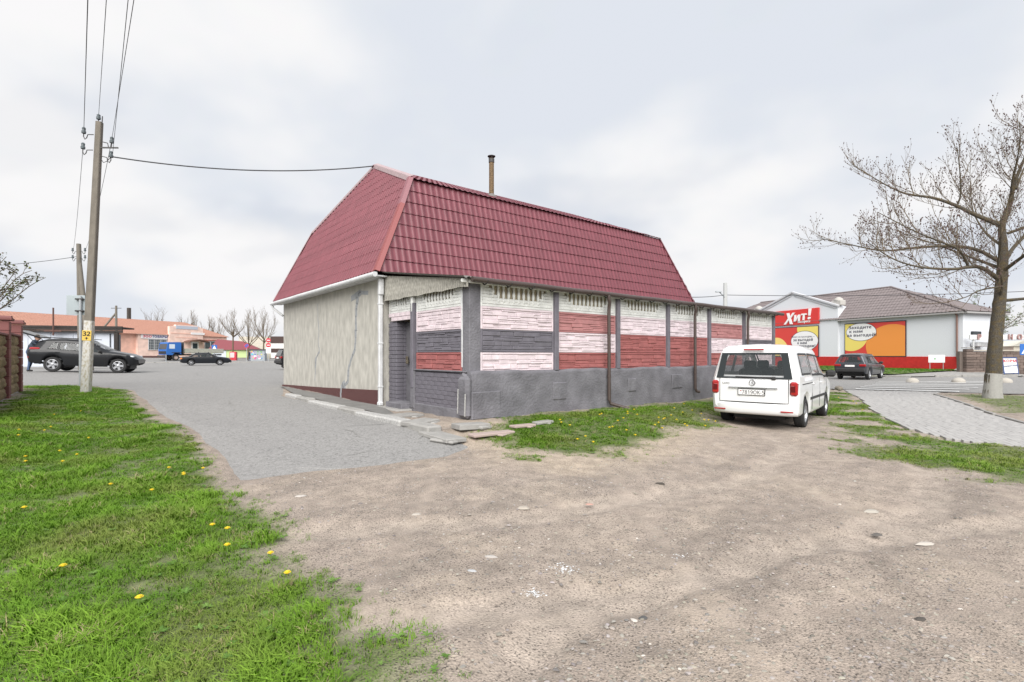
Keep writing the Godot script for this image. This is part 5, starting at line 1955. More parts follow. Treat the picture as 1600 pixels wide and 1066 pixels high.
func make_car(c: Dictionary, called: String, label: String, at: Vector3, turn: float) -> Node3D:
	var o := thing(called, label, c.get("category", "car"), at, turn)
	var paint: Material = c.paint
	var x1: float = c.length
	# shell
	var xs := []
	var x := 0.0
	while x < x1 + .001:
		xs.append(x)
		x += .05
	xs.append(x1)
	var rows := []
	for xx in xs:
		var h := car_section(c, xx)
		var line := []
		for p in h:
			line.append(Vector3(lean(c, xx, p.y), p.y, p.x))
		for i in range(h.size() - 2, -1, -1):
			line.append(Vector3(lean(c, xx, h[i].y), h[i].y, -h[i].x))
		rows.append(line)
	var side: Array = c.get("side", [])
	var tops: Array = c.get("top", [])
	var open := func(i: int, j: int) -> bool:
		var xm: float = (xs[i] + xs[i + 1]) * .5
		var jj := j if j < 13 else 25 - j
		if jj >= 3 and jj < 9:
			var q := (jj - 3 + .5) / 6.0
			for w in side:
				if q > w[4] + .06 and q < w[5] - .06 and xm > lerpf(w[0], w[2], q) + .05 and xm < lerpf(w[1], w[3], q) - .05:
					return true
		if jj >= 10:
			for w in tops:
				if xm > w[0] + .06 and xm < w[1] - .06:
					return true
		return false
	var s := Shape.new()
	s.grid(rows, true, open)
	# nose and tail
	for e in [0, rows.size() - 1]:
		var l: Array = rows[e]
		var n := 13
		for i in n:
			var a: Vector3 = l[i]
			var b: Vector3 = l[26 - i]
			var d: Vector3 = l[26 - i - 1]
			var g: Vector3 = l[i + 1]
			var tw: Array = c.get("tail_window", [])
			if e == 0 and tw and (a.y + g.y) * .5 > tw[0] and (a.y + g.y) * .5 < tw[1]:
				var k: float = tw[2]
				for sg in [1.0, -1.0]:
					s.quad(Vector3(a.x, a.y, sg * a.z), Vector3(g.x, g.y, sg * g.z), Vector3(g.x, g.y, sg * (g.z - k)), Vector3(a.x, a.y, sg * (a.z - k)))
				continue
			if e == 0:
				s.quad(a, g, d, b)
			else:
				s.quad(a, b, d, g)
	var body := obj("body", s, paint, o)
	# floor and wheel houses
	s = Shape.new()
	s.box(Vector3(x1 * .5, c.keys[2][1] + .06, 0), Vector3(x1 - .5, .1, c.keys[3][4] * 1.7), .02)
	for wx in c.wheels:
		s.box(Vector3(wx, c.wheel + .12, 0), Vector3(c.arch * 2.05, .55, c.keys[3][4] * 1.2))
	obj("underbody", s, M.black_plastic, o)
	# cabin floor and seats
	s = Shape.new()
	s.box(Vector3(x1 * .5, .62, 0), Vector3(x1 * .62, .08, c.keys[3][4] * 1.75))
	obj("cabin_floor", s, M.seat_cloth, o)
	for sx in c.get("seats", []):
		for sg in [-1, 1]:
			s = Shape.new()
			s.box(Vector3(sx, .95, sg * .37), Vector3(.16, .66, .5), .06, Basis(Vector3.BACK, .12))
			s.box(Vector3(sx - .06, 1.37, sg * .37), Vector3(.1, .2, .28), .05)
			obj("seat", s, M.seat_cloth, o)
	# glazing: pane with a black rim
	for w in side:
		for sg in [1.0, -1.0]:
			var f := func(a: float, b: float) -> Vector3:
				var q := lerpf(w[4], w[5], b)
				return side_point(c, lerpf(lerpf(w[0], w[2], q), lerpf(w[1], w[3], q), a), q, sg, .006)
			var pane := obj("side_window", patch(f, 10, 5, sg > 0), M.glass, o)
			var rim := Shape.new()
			for band in [[0.0, 1.0, 0.0, .09], [0.0, 1.0, .91, 1.0], [0.0, .05, .09, .91], [.95, 1.0, .09, .91]]:
				var g := func(a: float, b: float) -> Vector3:
					var q := lerpf(w[4], w[5], lerpf(band[2], band[3], b))
					return side_point(c, lerpf(lerpf(w[0], w[2], q), lerpf(w[1], w[3], q), lerpf(band[0], band[1], a)), q, sg, .010)
				var ps := patch(g, 8 if band[1] - band[0] > .5 else 1, 1 if band[1] - band[0] > .5 else 4, sg > 0)
				rim.v.append_array(ps.v); rim.n.append_array(ps.n); rim.c.append_array(ps.c)
			obj("window_seal", rim, M.black_plastic, pane)
	for w in tops:
		var f := func(a: float, b: float) -> Vector3:
			return top_point(c, lerpf(w[0], w[1], a), lerpf(-.93, .93, b), .006)
		var pane := obj(w[2], patch(f, 8, 10, false), M.glass, o)
		var rim := Shape.new()
		for band in [[0.0, .07, 0.0, 1.0], [.93, 1.0, 0.0, 1.0], [.07, .93, 0.0, .06], [.07, .93, .94, 1.0]]:
			var g := func(a: float, b: float) -> Vector3:
				return top_point(c, lerpf(w[0], w[1], lerpf(band[0], band[1], a)), lerpf(-.95, .95, lerpf(band[2], band[3], b)), .01)
			var ps := patch(g, 6, 6, false)
			rim.v.append_array(ps.v); rim.n.append_array(ps.n); rim.c.append_array(ps.c)
		obj("window_seal", rim, M.black_plastic, pane)
	# wheels
	var half: float = c.keys[3][4]
	for wx in c.wheels:
		for sg in [1.0, -1.0]:
			var wheel := Node3D.new()
			wheel.name = "wheel"
			o.add_child(wheel, true)
			wheel.position = Vector3(wx, c.wheel, sg * (half - .11))
			var r: float = c.wheel
			var ax := Transform3D(Basis(Vector3.RIGHT, PI / 2 * sg), Vector3.ZERO)
			s = Shape.new()
			s.lathe([Vector2(r * .62, -.1), Vector2(r * .93, -.1), Vector2(r, -.06), Vector2(r, .06), Vector2(r * .95, .095), Vector2(r * .72, .105), Vector2(r * .66, .09)], 28, ax)
			obj("tyre", s, M.tyre, wheel)
			s = Shape.new()
			s.lathe([Vector2(r * .6, -.08), Vector2(r * .67, .085), Vector2(r * .62, .09), Vector2(r * .58, .02)], 24, ax)
			s.lathe([Vector2(r * .18, .0), Vector2(r * .18, .07), Vector2(r * .1, .085), Vector2(0, .088)], 14, ax)
			var spokes: int = c.get("spokes", 5)
			for i in spokes:
				var t := TAU * i / spokes
				s.box(ax.basis * (Vector3(cos(t), 0, sin(t)) * r * .38 + Vector3(0, .05, 0)), Vector3(r * .5, .04, r * c.get("spoke", .16)), .01, ax.basis * Basis(Vector3.UP, -t))
			obj("rim", s, M.alloy, wheel)
			s = Shape.new()
			s.lathe([Vector2(r * .62, .0), Vector2(0, .0)], 20, ax)
			obj("brake_disc", s, M.dark_steel, wheel)
	# mirrors
	if c.has("mirror"):
		for sg in [-1, 1]:
			s = Shape.new()
			var mp: Vector3 = c.mirror
			s.box(Vector3(mp.x, mp.y, sg * mp.z), Vector3(.12, .17, .22), .05)
			s.box(Vector3(mp.x + .02, mp.y - .07, sg * (mp.z - .13)), Vector3(.06, .05, .14), .01)
			obj("mirror", s, c.get("mirror_paint", M.black_plastic), o)
	return o

func lamp_block(o: Node, called: String, at: Vector3, size: Vector3, m: Material, bevel := .03) -> MeshInstance3D:
	var s := Shape.new()
	s.box(at, size, bevel)
	return obj(called, s, m, o)

func vehicles() -> void:
	van()
	hatch_suv()
	# old black saloon driving past
	var c := {paint = M.car_navy, length = 4.7, wheels = [.95, 3.62], wheel = .31, arch = .37, spokes = 7, seats = [1.7, 2.6], keys = [[0, .42, .8, .86, .72, .78, .62], [.1, .3, .84, .93, .8, .85, .68], [.75, .26, .88, 1.0, .83, .88, .66], [1.35, .24, .9, 1.36, .84, .89, .55], [2.6, .24, .9, 1.4, .84, .89, .56], [3.35, .24, .88, 1.0, .84, .89, .68], [4.3, .28, .76, .85, .83, .87, .72], [4.7, .4, .62, .7, .74, .78, .6]],
		side = [[.95, 1.62, 1.2, 1.62, .06, .95], [1.66, 2.42, 1.66, 2.42, .06, .95], [2.46, 3.25, 2.46, 2.85, .06, .95]], top = [[.78, 1.36, "rear_window"], [2.62, 3.3, "windscreen"]], mirror = Vector3(3.0, .98, .95)}
	var o := make_car(c, "black_saloon", "old black saloon car driving past the blue truck", V(-34.6, H(-33, 56) - .0, 55.2), atan2(1.4, 2.26))
	o.position -= o.basis.x * .95
	for sg in [-1, 1]:
		lamp_block(o, "turn_lamp", Vector3(4.62, .62, sg * .7), Vector3(.16, .14, .14), M.lamp_amber)
		lamp_block(o, "tail_lamp", Vector3(.04, .72, sg * .6), Vector3(.1, .16, .4), M.lamp_red)
		lamp_block(o, "turn_lamp", Vector3(.06, .76, sg * .82), Vector3(.18, .14, .1), M.lamp_amber)
		lamp_block(o, "headlamp", Vector3(4.66, .64, sg * .45), Vector3(.08, .12, .36), M.lamp_clear)
	lamp_block(o, "front_bumper", Vector3(4.66, .42, 0), Vector3(.16, .2, 1.6), M.black_plastic, .05)
	lamp_block(o, "rear_bumper", Vector3(.02, .48, 0), Vector3(.16, .2, 1.6), M.black_plastic, .05)
	# dark grey estate-backed off-roader in front of the shop
	c = {paint = M.car_grey, length = 4.67, wheels = [.88, 3.7], wheel = .37, arch = .44, spokes = 6, spoke = .2, lean = .3, seats = [1.6, 2.6], keys = [[0, .5, 1.0, 1.52, .8, .84, .6], [.06, .42, 1.02, 1.62, .88, .91, .64], [.5, .36, 1.03, 1.68, .9, .93, .64], [1.4, .32, 1.02, 1.71, .9, .93, .64], [2.5, .32, 1.0, 1.69, .9, .93, .64], [3.3, .33, 1.0, 1.14, .9, .93, .74], [4.4, .4, .86, .96, .88, .9, .74], [4.67, .5, .7, .8, .76, .8, .6]],
		side = [[.42, 1.2, .72, 1.2, .1, .92], [1.26, 2.1, 1.26, 2.1, .06, .92], [2.16, 3.1, 2.16, 2.6, .06, .92]], top = [[2.52, 3.25, "windscreen"]], tail_window = [1.1, 1.5, .1], mirror = Vector3(2.95, 1.1, 1.02)}
	var hd := atan2(.66, .75)
	var xr := (1328.0 - 800.0) / 800.0 * 33.2
	o = make_car(c, "grey_suv", "dark grey sport utility car parked before the shop posters", G(xr, 33.2, .02), hd)
	tail_details(o, c, .62, 1.06, 1.52, .82, .3)
	# wine-red saloon mostly hidden by the van
	c = {paint = M.car_red, length = 4.4, wheels = [.85, 3.45], wheel = .31, arch = .37, seats = [1.6, 2.4], keys = [[0, .45, .8, .9, .72, .76, .6], [.1, .35, .88, 1.0, .8, .84, .66], [.6, .3, .92, 1.1, .82, .86, .62], [1.2, .28, .93, 1.42, .83, .86, .55], [2.3, .28, .93, 1.45, .83, .86, .55], [3.1, .28, .92, 1.05, .83, .86, .66], [4.1, .32, .78, .88, .8, .84, .68], [4.4, .42, .62, .7, .7, .74, .56]],
		side = [[.8, 1.5, 1.05, 1.5, .06, .92], [1.55, 2.3, 1.55, 2.3, .06, .92], [2.35, 3.0, 2.35, 2.6, .06, .92]], top = [[.65, 1.2, "rear_window"], [2.32, 3.02, "windscreen"]], mirror = Vector3(2.8, 1.0, .95), mirror_paint = M.car_red}
	o = make_car(c, "red_saloon", "wine-red car showing between the van and the grey off-roader", G(18.0, 33.2, .02), hd + .1)
	for sg in [-1, 1]:
		lamp_block(o, "tail_lamp", Vector3(.06, .78, sg * .66), Vector3(.14, .16, .3), M.lamp_red)
		lamp_block(o, "headlamp", Vector3(4.33, .66, sg * .58), Vector3(.16, .14, .3), M.lamp_clear)
	# dark hatchback half hidden by the end wall
	c = {paint = M.car_black, length = 4.2, wheels = [.72, 3.25], wheel = .31, arch = .37, lean = .5, seats = [1.4, 2.2], keys = [[0, .45, .95, 1.38, .74, .8, .56], [.06, .36, .98, 1.44, .82, .86, .6], [.6, .3, .98, 1.5, .84, .87, .58], [1.6, .28, .96, 1.52, .84, .87, .58], [2.5, .28, .95, 1.45, .84, .87, .58], [3.2, .3, .93, 1.04, .84, .87, .68], [4.0, .36, .78, .86, .8, .84, .66], [4.2, .45, .62, .7, .7, .74, .56]],
		side = [[.4, 1.3, .6, 1.3, .06, .92], [1.35, 2.1, 1.35, 2.1, .06, .92], [2.15, 3.0, 2.15, 2.55, .06, .92]], top = [[2.5, 3.15, "windscreen"]], tail_window = [1.02, 1.38, .1], mirror = Vector3(2.8, 1.02, .95)}
	o = make_car(c, "dark_hatchback", "dark hatchback tail showing at the left edge of the stuccoed wall", G(-16.55, 36.2, .02), deg_to_rad(38))
	tail_details(o, c, .55, .98, 1.38, .78, .5)
	truck()

func tail_details(o: Node, c: Dictionary, y: float, y0: float, y1: float, half: float, lean_: float) -> void:
	var s := Shape.new()
	var g := half - .1
	s.quad(Vector3(lean(c, 0, y0) - .012, y0, -half + .06), Vector3(lean(c, 0, y0) - .012, y0, half - .06), Vector3(lean(c, 0, y1) - .012, y1, g - .12), Vector3(lean(c, 0, y1) - .012, y1, -g + .12))
	obj("rear_window", s, M.glass, o)
	for sg in [-1, 1]:
		lamp_block(o, "tail_lamp", Vector3(.04, y0 - .12, sg * (half - .12)), Vector3(.14, .15, .38), M.lamp_red)
	lamp_block(o, "rear_bumper", Vector3(.02, y, 0), Vector3(.2, .26, half * 2.1), M.black_plastic, .06)
	lamp_block(o, "number_plate", Vector3(-.03, y0 - .16, 0), Vector3(.03, .12, .54), M.plate_white, .004)
	lamp_block(o, "spoiler", Vector3(lean(c, 0, y1 + .1) + .02, y1 + .06, 0), Vector3(.18, .05, half * 1.3), c.paint, .02)

func van() -> void:
	var c := {paint = M.car_white, category = "van", length = 4.41, wheels = [.86, 3.54], wheel = .325, arch = .4, spokes = 5, spoke = .24, lean = .17, seats = [1.25, 2.45],
		keys = [[0, .43, 1.08, 1.68, .8, .83, .62], [.03, .36, 1.09, 1.77, .855, .875, .68], [.14, .31, 1.1, 1.815, .88, .895, .7], [.6, .28, 1.1, 1.83, .885, .9, .705], [1.6, .27, 1.09, 1.83, .885, .9, .705], [2.7, .27, 1.07, 1.79, .885, .9, .7], [3.6, .28, 1.04, 1.2, .88, .895, .74], [4.2, .34, .9, .98, .85, .87, .7], [4.41, .42, .68, .76, .76, .8, .6]],
		side = [[.42, 1.42, .5, 1.42, .1, .9], [1.52, 2.4, 1.52, 2.4, .06, .9], [2.46, 3.45, 2.46, 2.9, .06, .9]], top = [[2.75, 3.55, "windscreen"]], tail_window = [1.12, 1.62, .11], mirror = Vector3(3.05, 1.14, 1.04)}
	# rear right wheel touches the ground at (6.38, 11.29)
	var turn := atan2(.77, .64)
	var fx := Vector3(.64, 0, -.77)
	var rt := Vector3(.77, 0, .64)
	var at := V(6.42, .0, 11.36) - fx * .86 - rt * .78
	var o := make_car(c, "white_van", "white compact passenger van parked on the worn grass beside the annex", at, turn)
	o.rotation.z = 0.0
	var s := Shape.new()
	# tailgate glass with black surround
	var tg := func(y: float, z: float, off: float) -> Vector3: return Vector3(lean(c, 0, y) - off - .03 * (1.0 - z * z / .7), y, z)
	var rows := []
	for i in 9:
		var y := lerpf(1.1, 1.64, i / 8.0)
		var line := []
		for j in 13:
			var w := lerpf(.765, .67, i / 8.0)
			line.append(tg.call(y, lerpf(-w, w, j / 12.0), .008))
		rows.append(line)
	s.grid(rows)
	var glass := obj("rear_window", s, M.glass, o)
	s = Shape.new()
	for band in [[0.0, .06, 0.0, 1.0], [.93, 1.0, 0.0, 1.0], [0.06, .93, 0.0, .1], [.06, .93, .9, 1.0]]:
		var rr := []
		for i in 7:
			var t := lerpf(band[0], band[1], i / 6.0)
			var y := lerpf(1.09, 1.65, t)
			var w := lerpf(.775, .675, t)
			var line := []
			for j in 9:
				line.append(tg.call(y, lerpf(-w, w, lerpf(band[2], band[3], j / 8.0)), .013))
			rr.append(line)
		s.grid(rr)
	obj("window_surround", s, M.dark_glass, glass)
	s = Shape.new()
	s.tube([tg.call(1.12, .42, .03), tg.call(1.115, .1, .035), tg.call(1.125, -.35, .03)], .014, 6)
	s.box(tg.call(1.1, .42, .02), Vector3(.06, .07, .1), .02)
	obj("wiper", s, M.black_plastic, glass)
	# tailgate skin, slightly bowed, with shut lines left round it
	s = Shape.new()
	rows = []
	for i in 8:
		var y := lerpf(.58, 1.075, i / 7.0)
		var line := []
		for j in 13:
			var z := lerpf(-.69, .69, j / 12.0)
			var crease := .012 if y > .86 and y < .93 and absf(z) < .45 else 0.0
			line.append(tg.call(y, z, .006 - crease))
		rows.append(line)
	s.grid(rows)
	var gate := obj("tailgate", s, M.car_white, o)
	s = Shape.new()
	s.tube([tg.call(1.09, -.7, .004), tg.call(.575, -.7, .004), tg.call(.56, 0, .0), tg.call(.575, .7, .004), tg.call(1.09, .7, .004)], .006, 4)
	obj("shut_line", s, M.black_plastic, gate)
	s = Shape.new()
	s.box(tg.call(.885, 0, .018), Vector3(.03, .03, 1.0), .008)
	obj("handle_strip", s, M.chrome, gate)
	s = Shape.new()
	s.box(tg.call(.79, -.02, .02), Vector3(.02, .14, .56), .004)
	var plate := obj("number_plate", s, M.black_plastic, o)
	s = Shape.new()
	s.box(tg.call(.79, -.02, .03), Vector3(.012, .115, .53), .002)
	obj("plate_face", s, M.plate_white, plate)
	var back := Basis(Vector3.UP, -PI / 2)
	var t := lettering("7819OK-5", .115, .004, M.black_print, plate, Vector3.ZERO, "lettering", false, Vector3.ONE)
	t.transform = Transform3D(back * Basis.from_scale(Vector3(.92, 1, 1)), tg.call(.79, .02, .038))
	s = Shape.new()
	s.box(tg.call(.815, -.235, .038), Vector3(.002, .018, .035))
	obj("red_flag_mark", s, M.lamp_red, plate)
	t = lettering("Caddy", .06, .004, M.chrome, gate, Vector3.ZERO, "lettering", false)
	t.transform = Transform3D(back, tg.call(.98, -.56, .012))
	# round badge built as it looks: a ring with two stacked angular letters
	s = Shape.new()
	var ring := []
	for i in 25:
		var a := TAU * i / 24
		ring.append(Vector3(-.045, 1.0 + .062 * sin(a), .062 * cos(a)))
	s.tube(ring, .008, 6, false)
	for l in [[[-.03, .056], [-.008, .01], [.008, .01], [.03, .056]], [[-.052, .03], [-.026, -.045], [0, .005], [.026, -.045], [.052, .03]]]:
		var pts := []
		for q in l:
			pts.append(Vector3(-.05, 1.0 + q[1], q[0]))
		s.tube(pts, .0075, 5)
	obj("badge", s, M.chrome, gate)
	# lamps
	for sg in [-1, 1]:
		s = Shape.new()
		s.box(Vector3(.045, .885, sg * .8), Vector3(.16, .3, .15), .035)
		var lamp := obj("tail_lamp", s, M.lamp_red, o)
		s = Shape.new()
		s.box(Vector3(-.036, .885, sg * .79), Vector3(.012, .13, .09), .004)
		obj("lens", s, mat("lens_dark", .1, .004, .006, .15), lamp)
		s = Shape.new()
		s.box(Vector3(-.033, .94, sg * .78), Vector3(.012, .025, .07), .003)
		obj("lens_strip", s, mat("lens_rose", .5, .25, .25, .2), lamp)
		lamp_block(o, "reflector", Vector3(-.062, .4, sg * .68), Vector3(.02, .03, .24), M.lamp_red, .006)
		# side strip and sliding rail
		s = Shape.new()
		s.box(Vector3(2.2, .62, sg * .903), Vector3(1.9, .06, .02), .008)
		obj("rub_strip", s, M.black_plastic, o)
		s = Shape.new()
		s.box(Vector3(.95, .97, sg * .896), Vector3(1.1, .018, .016), .004)
		obj("door_rail", s, M.black_plastic, o)
		for dx in [1.47, 2.43, 3.42]:
			s = Shape.new()
			s.tube([Vector3(dx, .36, sg * .889), Vector3(dx, .7, sg * .901), Vector3(dx, 1.06, sg * .884)], .005, 4)
			obj("shut_line", s, M.black_plastic, o)
		for dx in [1.62, 2.6]:
			lamp_block(o, "door_handle", Vector3(dx, .94, sg * .905), Vector3(.18, .035, .04), M.car_white, .012)
	lamp_block(o, "high_stop_lamp", Vector3(.07, 1.72, 0), Vector3(.05, .035, .42), M.lamp_red, .01)
	s = Shape.new()
	rows = []
	for i in 7:
		var y := [.55, .545, .5, .42, .36, .32, .3][i] as float
		var dx := [.03, .055, .065, .06, .05, .03, -.03][i] as float
		var line := []
		for j in 17:
			var z := lerpf(-.86, .86, j / 16.0)
			line.append(Vector3(-dx + .35 * pow(absf(z) / .86, 6.0) * .4, y, z * (1.0 if i > 0 else .98)))
		rows.append(line)
	s.grid(rows, true)
	obj("rear_bumper", s, M.car_white, o)

func hatch_suv() -> void:
	var c := {paint = M.car_black, length = 4.44, wheels = [1.0, 3.64], wheel = .36, arch = .43, spokes = 5, spoke = .3, lean = .55, seats = [1.5, 2.5],
		keys = [[0, .55, 1.0, 1.34, .74, .82, .52], [.08, .44, 1.03, 1.5, .84, .89, .56], [.5, .36, 1.05, 1.6, .88, .92, .58], [1.4, .3, 1.03, 1.635, .89, .925, .58], [2.3, .3, 1.0, 1.6, .89, .925, .58], [3.25, .3, .98, 1.1, .89, .925, .72], [4.0, .34, .9, .98, .87, .9, .72], [4.3, .42, .76, .86, .74, .8, .6], [4.44, .5, .62, .72, .56, .62, .44]],
		side = [[.72, 1.16, .95, 1.16, .12, .9], [1.2, 2.1, 1.2, 2.1, .06, .9], [2.15, 3.0, 2.15, 2.5, .06, .9]], top = [[2.35, 3.2, "windscreen"]], tail_window = [1.02, 1.42, .12], mirror = Vector3(2.9, 1.06, 1.0)}
	var o := make_car(c, "black_crossover", "black crossover car with its tail door raised behind the tall pole", V(0, 0, 0), 0)
	var f := V(-19.95, .69, 26.0)
	var r := V(-22.45, .79, 25.0)
	var ex := (f - r).normalized()
	var ez := ex.cross(Vector3.UP).normalized()
	var right := ez
	# the near (right-hand) wheels stand on these two points
	o.transform = Transform3D(Basis(ex, ez.cross(ex), ez), r - ex * 1.0 - right * .8)
	var s := Shape.new()
	# raised tail door, hinged at the roof
	s.box(Vector3(-.1, 1.8, 0), Vector3(1.0, .07, 1.2), .03, Basis(Vector3.BACK, -.32))
	var gate := obj("tail_door", s, M.car_black, o)
	s = Shape.new()
	s.box(Vector3(-.16, 1.845, 0), Vector3(.75, .02, 1.05), .005, Basis(Vector3.BACK, -.32))
	obj("pane", s, M.lamp_clear, gate)
	for sg in [-1, 1]:
		s = Shape.new()
		s.tube([Vector3(.25, 1.3, sg * .55), Vector3(-.15, 1.78, sg * .55)], .014, 6)
		obj("gas_strut", s, M.dark_steel, gate)
		lamp_block(o, "tail_lamp", Vector3(.3, 1.1, sg * .83), Vector3(.42, .13, .14), M.lamp_red, .05)
		lamp_block(o, "rear_reflector", Vector3(.16, .68, sg * .8), Vector3(.3, .07, .12), M.lamp_red, .03)
		lamp_block(o, "headlamp", Vector3(4.06, .84, sg * .7), Vector3(.42, .11, .2), M.lamp_clear, .05)
		lamp_block(o, "fog_lamp", Vector3(4.28, .6, sg * .6), Vector3(.1, .08, .12), M.lamp_clear, .03)
		lamp_block(o, "roof_rail", Vector3(1.5, 1.665, sg * .56), Vector3(2.0, .035, .04), M.black_plastic, .012)
		for dx in [1.6, 2.6]:
			lamp_block(o, "door_handle", Vector3(dx - .4, .95, sg * .93), Vector3(.2, .04, .04), M.car_black, .012)
		for dx in [1.18, 2.13, 3.1]:
			s = Shape.new()
			s.tube([Vector3(dx, .36, sg * .893), Vector3(dx, .7, sg * .927), Vector3(dx, 1.0, sg * .915)], .005, 4)
			obj("shut_line", s, M.tyre, o)

func truck() -> void:
	var at := G(-54.6, 80, .1)
	var d := Vector3(.5, 0, -.866)  # from the cab to the tail
	var o := thing("blue_truck", "blue cabbed flatbed truck parked before the pink shop", "truck", at, atan2(-d.z, d.x) + PI)
	# x forward, the nose at x = 0
	var blue := mat("truck_blue", .02, .12, .4, .5)
	var bed := mat("bed_grey", .4, .4, .34, .85, {tex = T.blotch, scale = Vector3(.6, .6, .6)})
	var s := Shape.new()
	s.prism(PackedVector2Array([Vector2(0, .95), Vector2(.02, 1.75), Vector2(-.15, 2.75), Vector2(-.3, 2.9), Vector2(-2.0, 2.95), Vector2(-2.1, 2.8), Vector2(-2.1, 1.0), Vector2(-1.9, 1.2), Vector2(-1.5, 1.35), Vector2(-1.0, 1.2), Vector2(-.85, .9)]), 2.5, Transform3D(Basis.IDENTITY, Vector3(0, 0, -1.25)))
	var cab := obj("cab", s, blue, o)
	s = Shape.new()
	s.quad(Vector3(.03, 1.8, 1.1), Vector3(.03, 1.8, -1.1), Vector3(-.12, 2.65, -1.1), Vector3(-.12, 2.65, 1.1))
	obj("windscreen", s, M.pane, cab)
	for sg in [-1, 1]:
		s = Shape.new()
		s.box(Vector3(-.75, 2.25, sg * 1.25), Vector3(.8, .7, .03), .005)
		obj("side_window", s, mat("pale_pane", .55, .6, .66, .3), cab)
		lamp_block(o, "headlamp", Vector3(.06, .75, sg * .9), Vector3(.1, .22, .3), M.lamp_clear)
		s = Shape.new()
		s.box(Vector3(-1.4, 1.3, sg * 1.05), Vector3(1.5, .1, .5), .04)
		obj("mudguard", s, M.black_plastic, o)
	lamp_block(o, "grille", Vector3(.04, 1.3, 0), Vector3(.08, .4, 2.1), M.black_plastic, .02)
	lamp_block(o, "bumper", Vector3(.1, .72, 0), Vector3(.2, .3, 2.5), M.dark_steel, .04)
	s = Shape.new()
	s.box(Vector3(-4.8, .95, 0), Vector3(8.4, .25, 1.0), .02)
	obj("chassis", s, M.dark_steel, o)
	s = Shape.new()
	s.box(Vector3(-2.5, 2.0, 0), Vector3(.12, 1.9, 2.4), .02)
	obj("headboard", s, M.dark_steel, o)
	s = Shape.new()
	s.box(Vector3(-5.8, 1.25, 0), Vector3(6.2, .12, 2.5), .02)
	obj("deck", s, bed, o)
	for sg in [-1, 1]:
		for i in 3:
			s = Shape.new()
			s.box(Vector3(-3.75 - i * 2.05, 1.62, sg * 1.24), Vector3(2.0, .66, .06), .01)
			obj("side_board", s, bed, o)
	s = Shape.new()
	s.box(Vector3(-8.9, 1.62, 0), Vector3(.06, .66, 2.4), .01)
	obj("tail_board", s, bed, o)
	for wx in [-1.35, -6.9]:
		for sg in [-1.0, 1.0]:
			var wheel := Node3D.new()
			wheel.name = "wheel"
			o.add_child(wheel, true)
			wheel.position = Vector3(wx, .52, sg * 1.0)
			var ax := Transform3D(Basis(Vector3.RIGHT, PI / 2 * sg), Vector3.ZERO)
			s = Shape.new()
			s.lathe([Vector2(.28, -.15), Vector2(.48, -.15), Vector2(.52, -.08), Vector2(.52, .08), Vector2(.48, .15), Vector2(.28, .15)], 20, ax)
			obj("tyre", s, M.tyre, wheel)
			s = Shape.new()
			s.lathe([Vector2(.3, .0), Vector2(.3, .14), Vector2(.14, .06), Vector2(.12, .14), Vector2(0, .14)], 16, ax)
			obj("rim", s, mat("rim_pale", .4, .32, .28, .7), wheel)

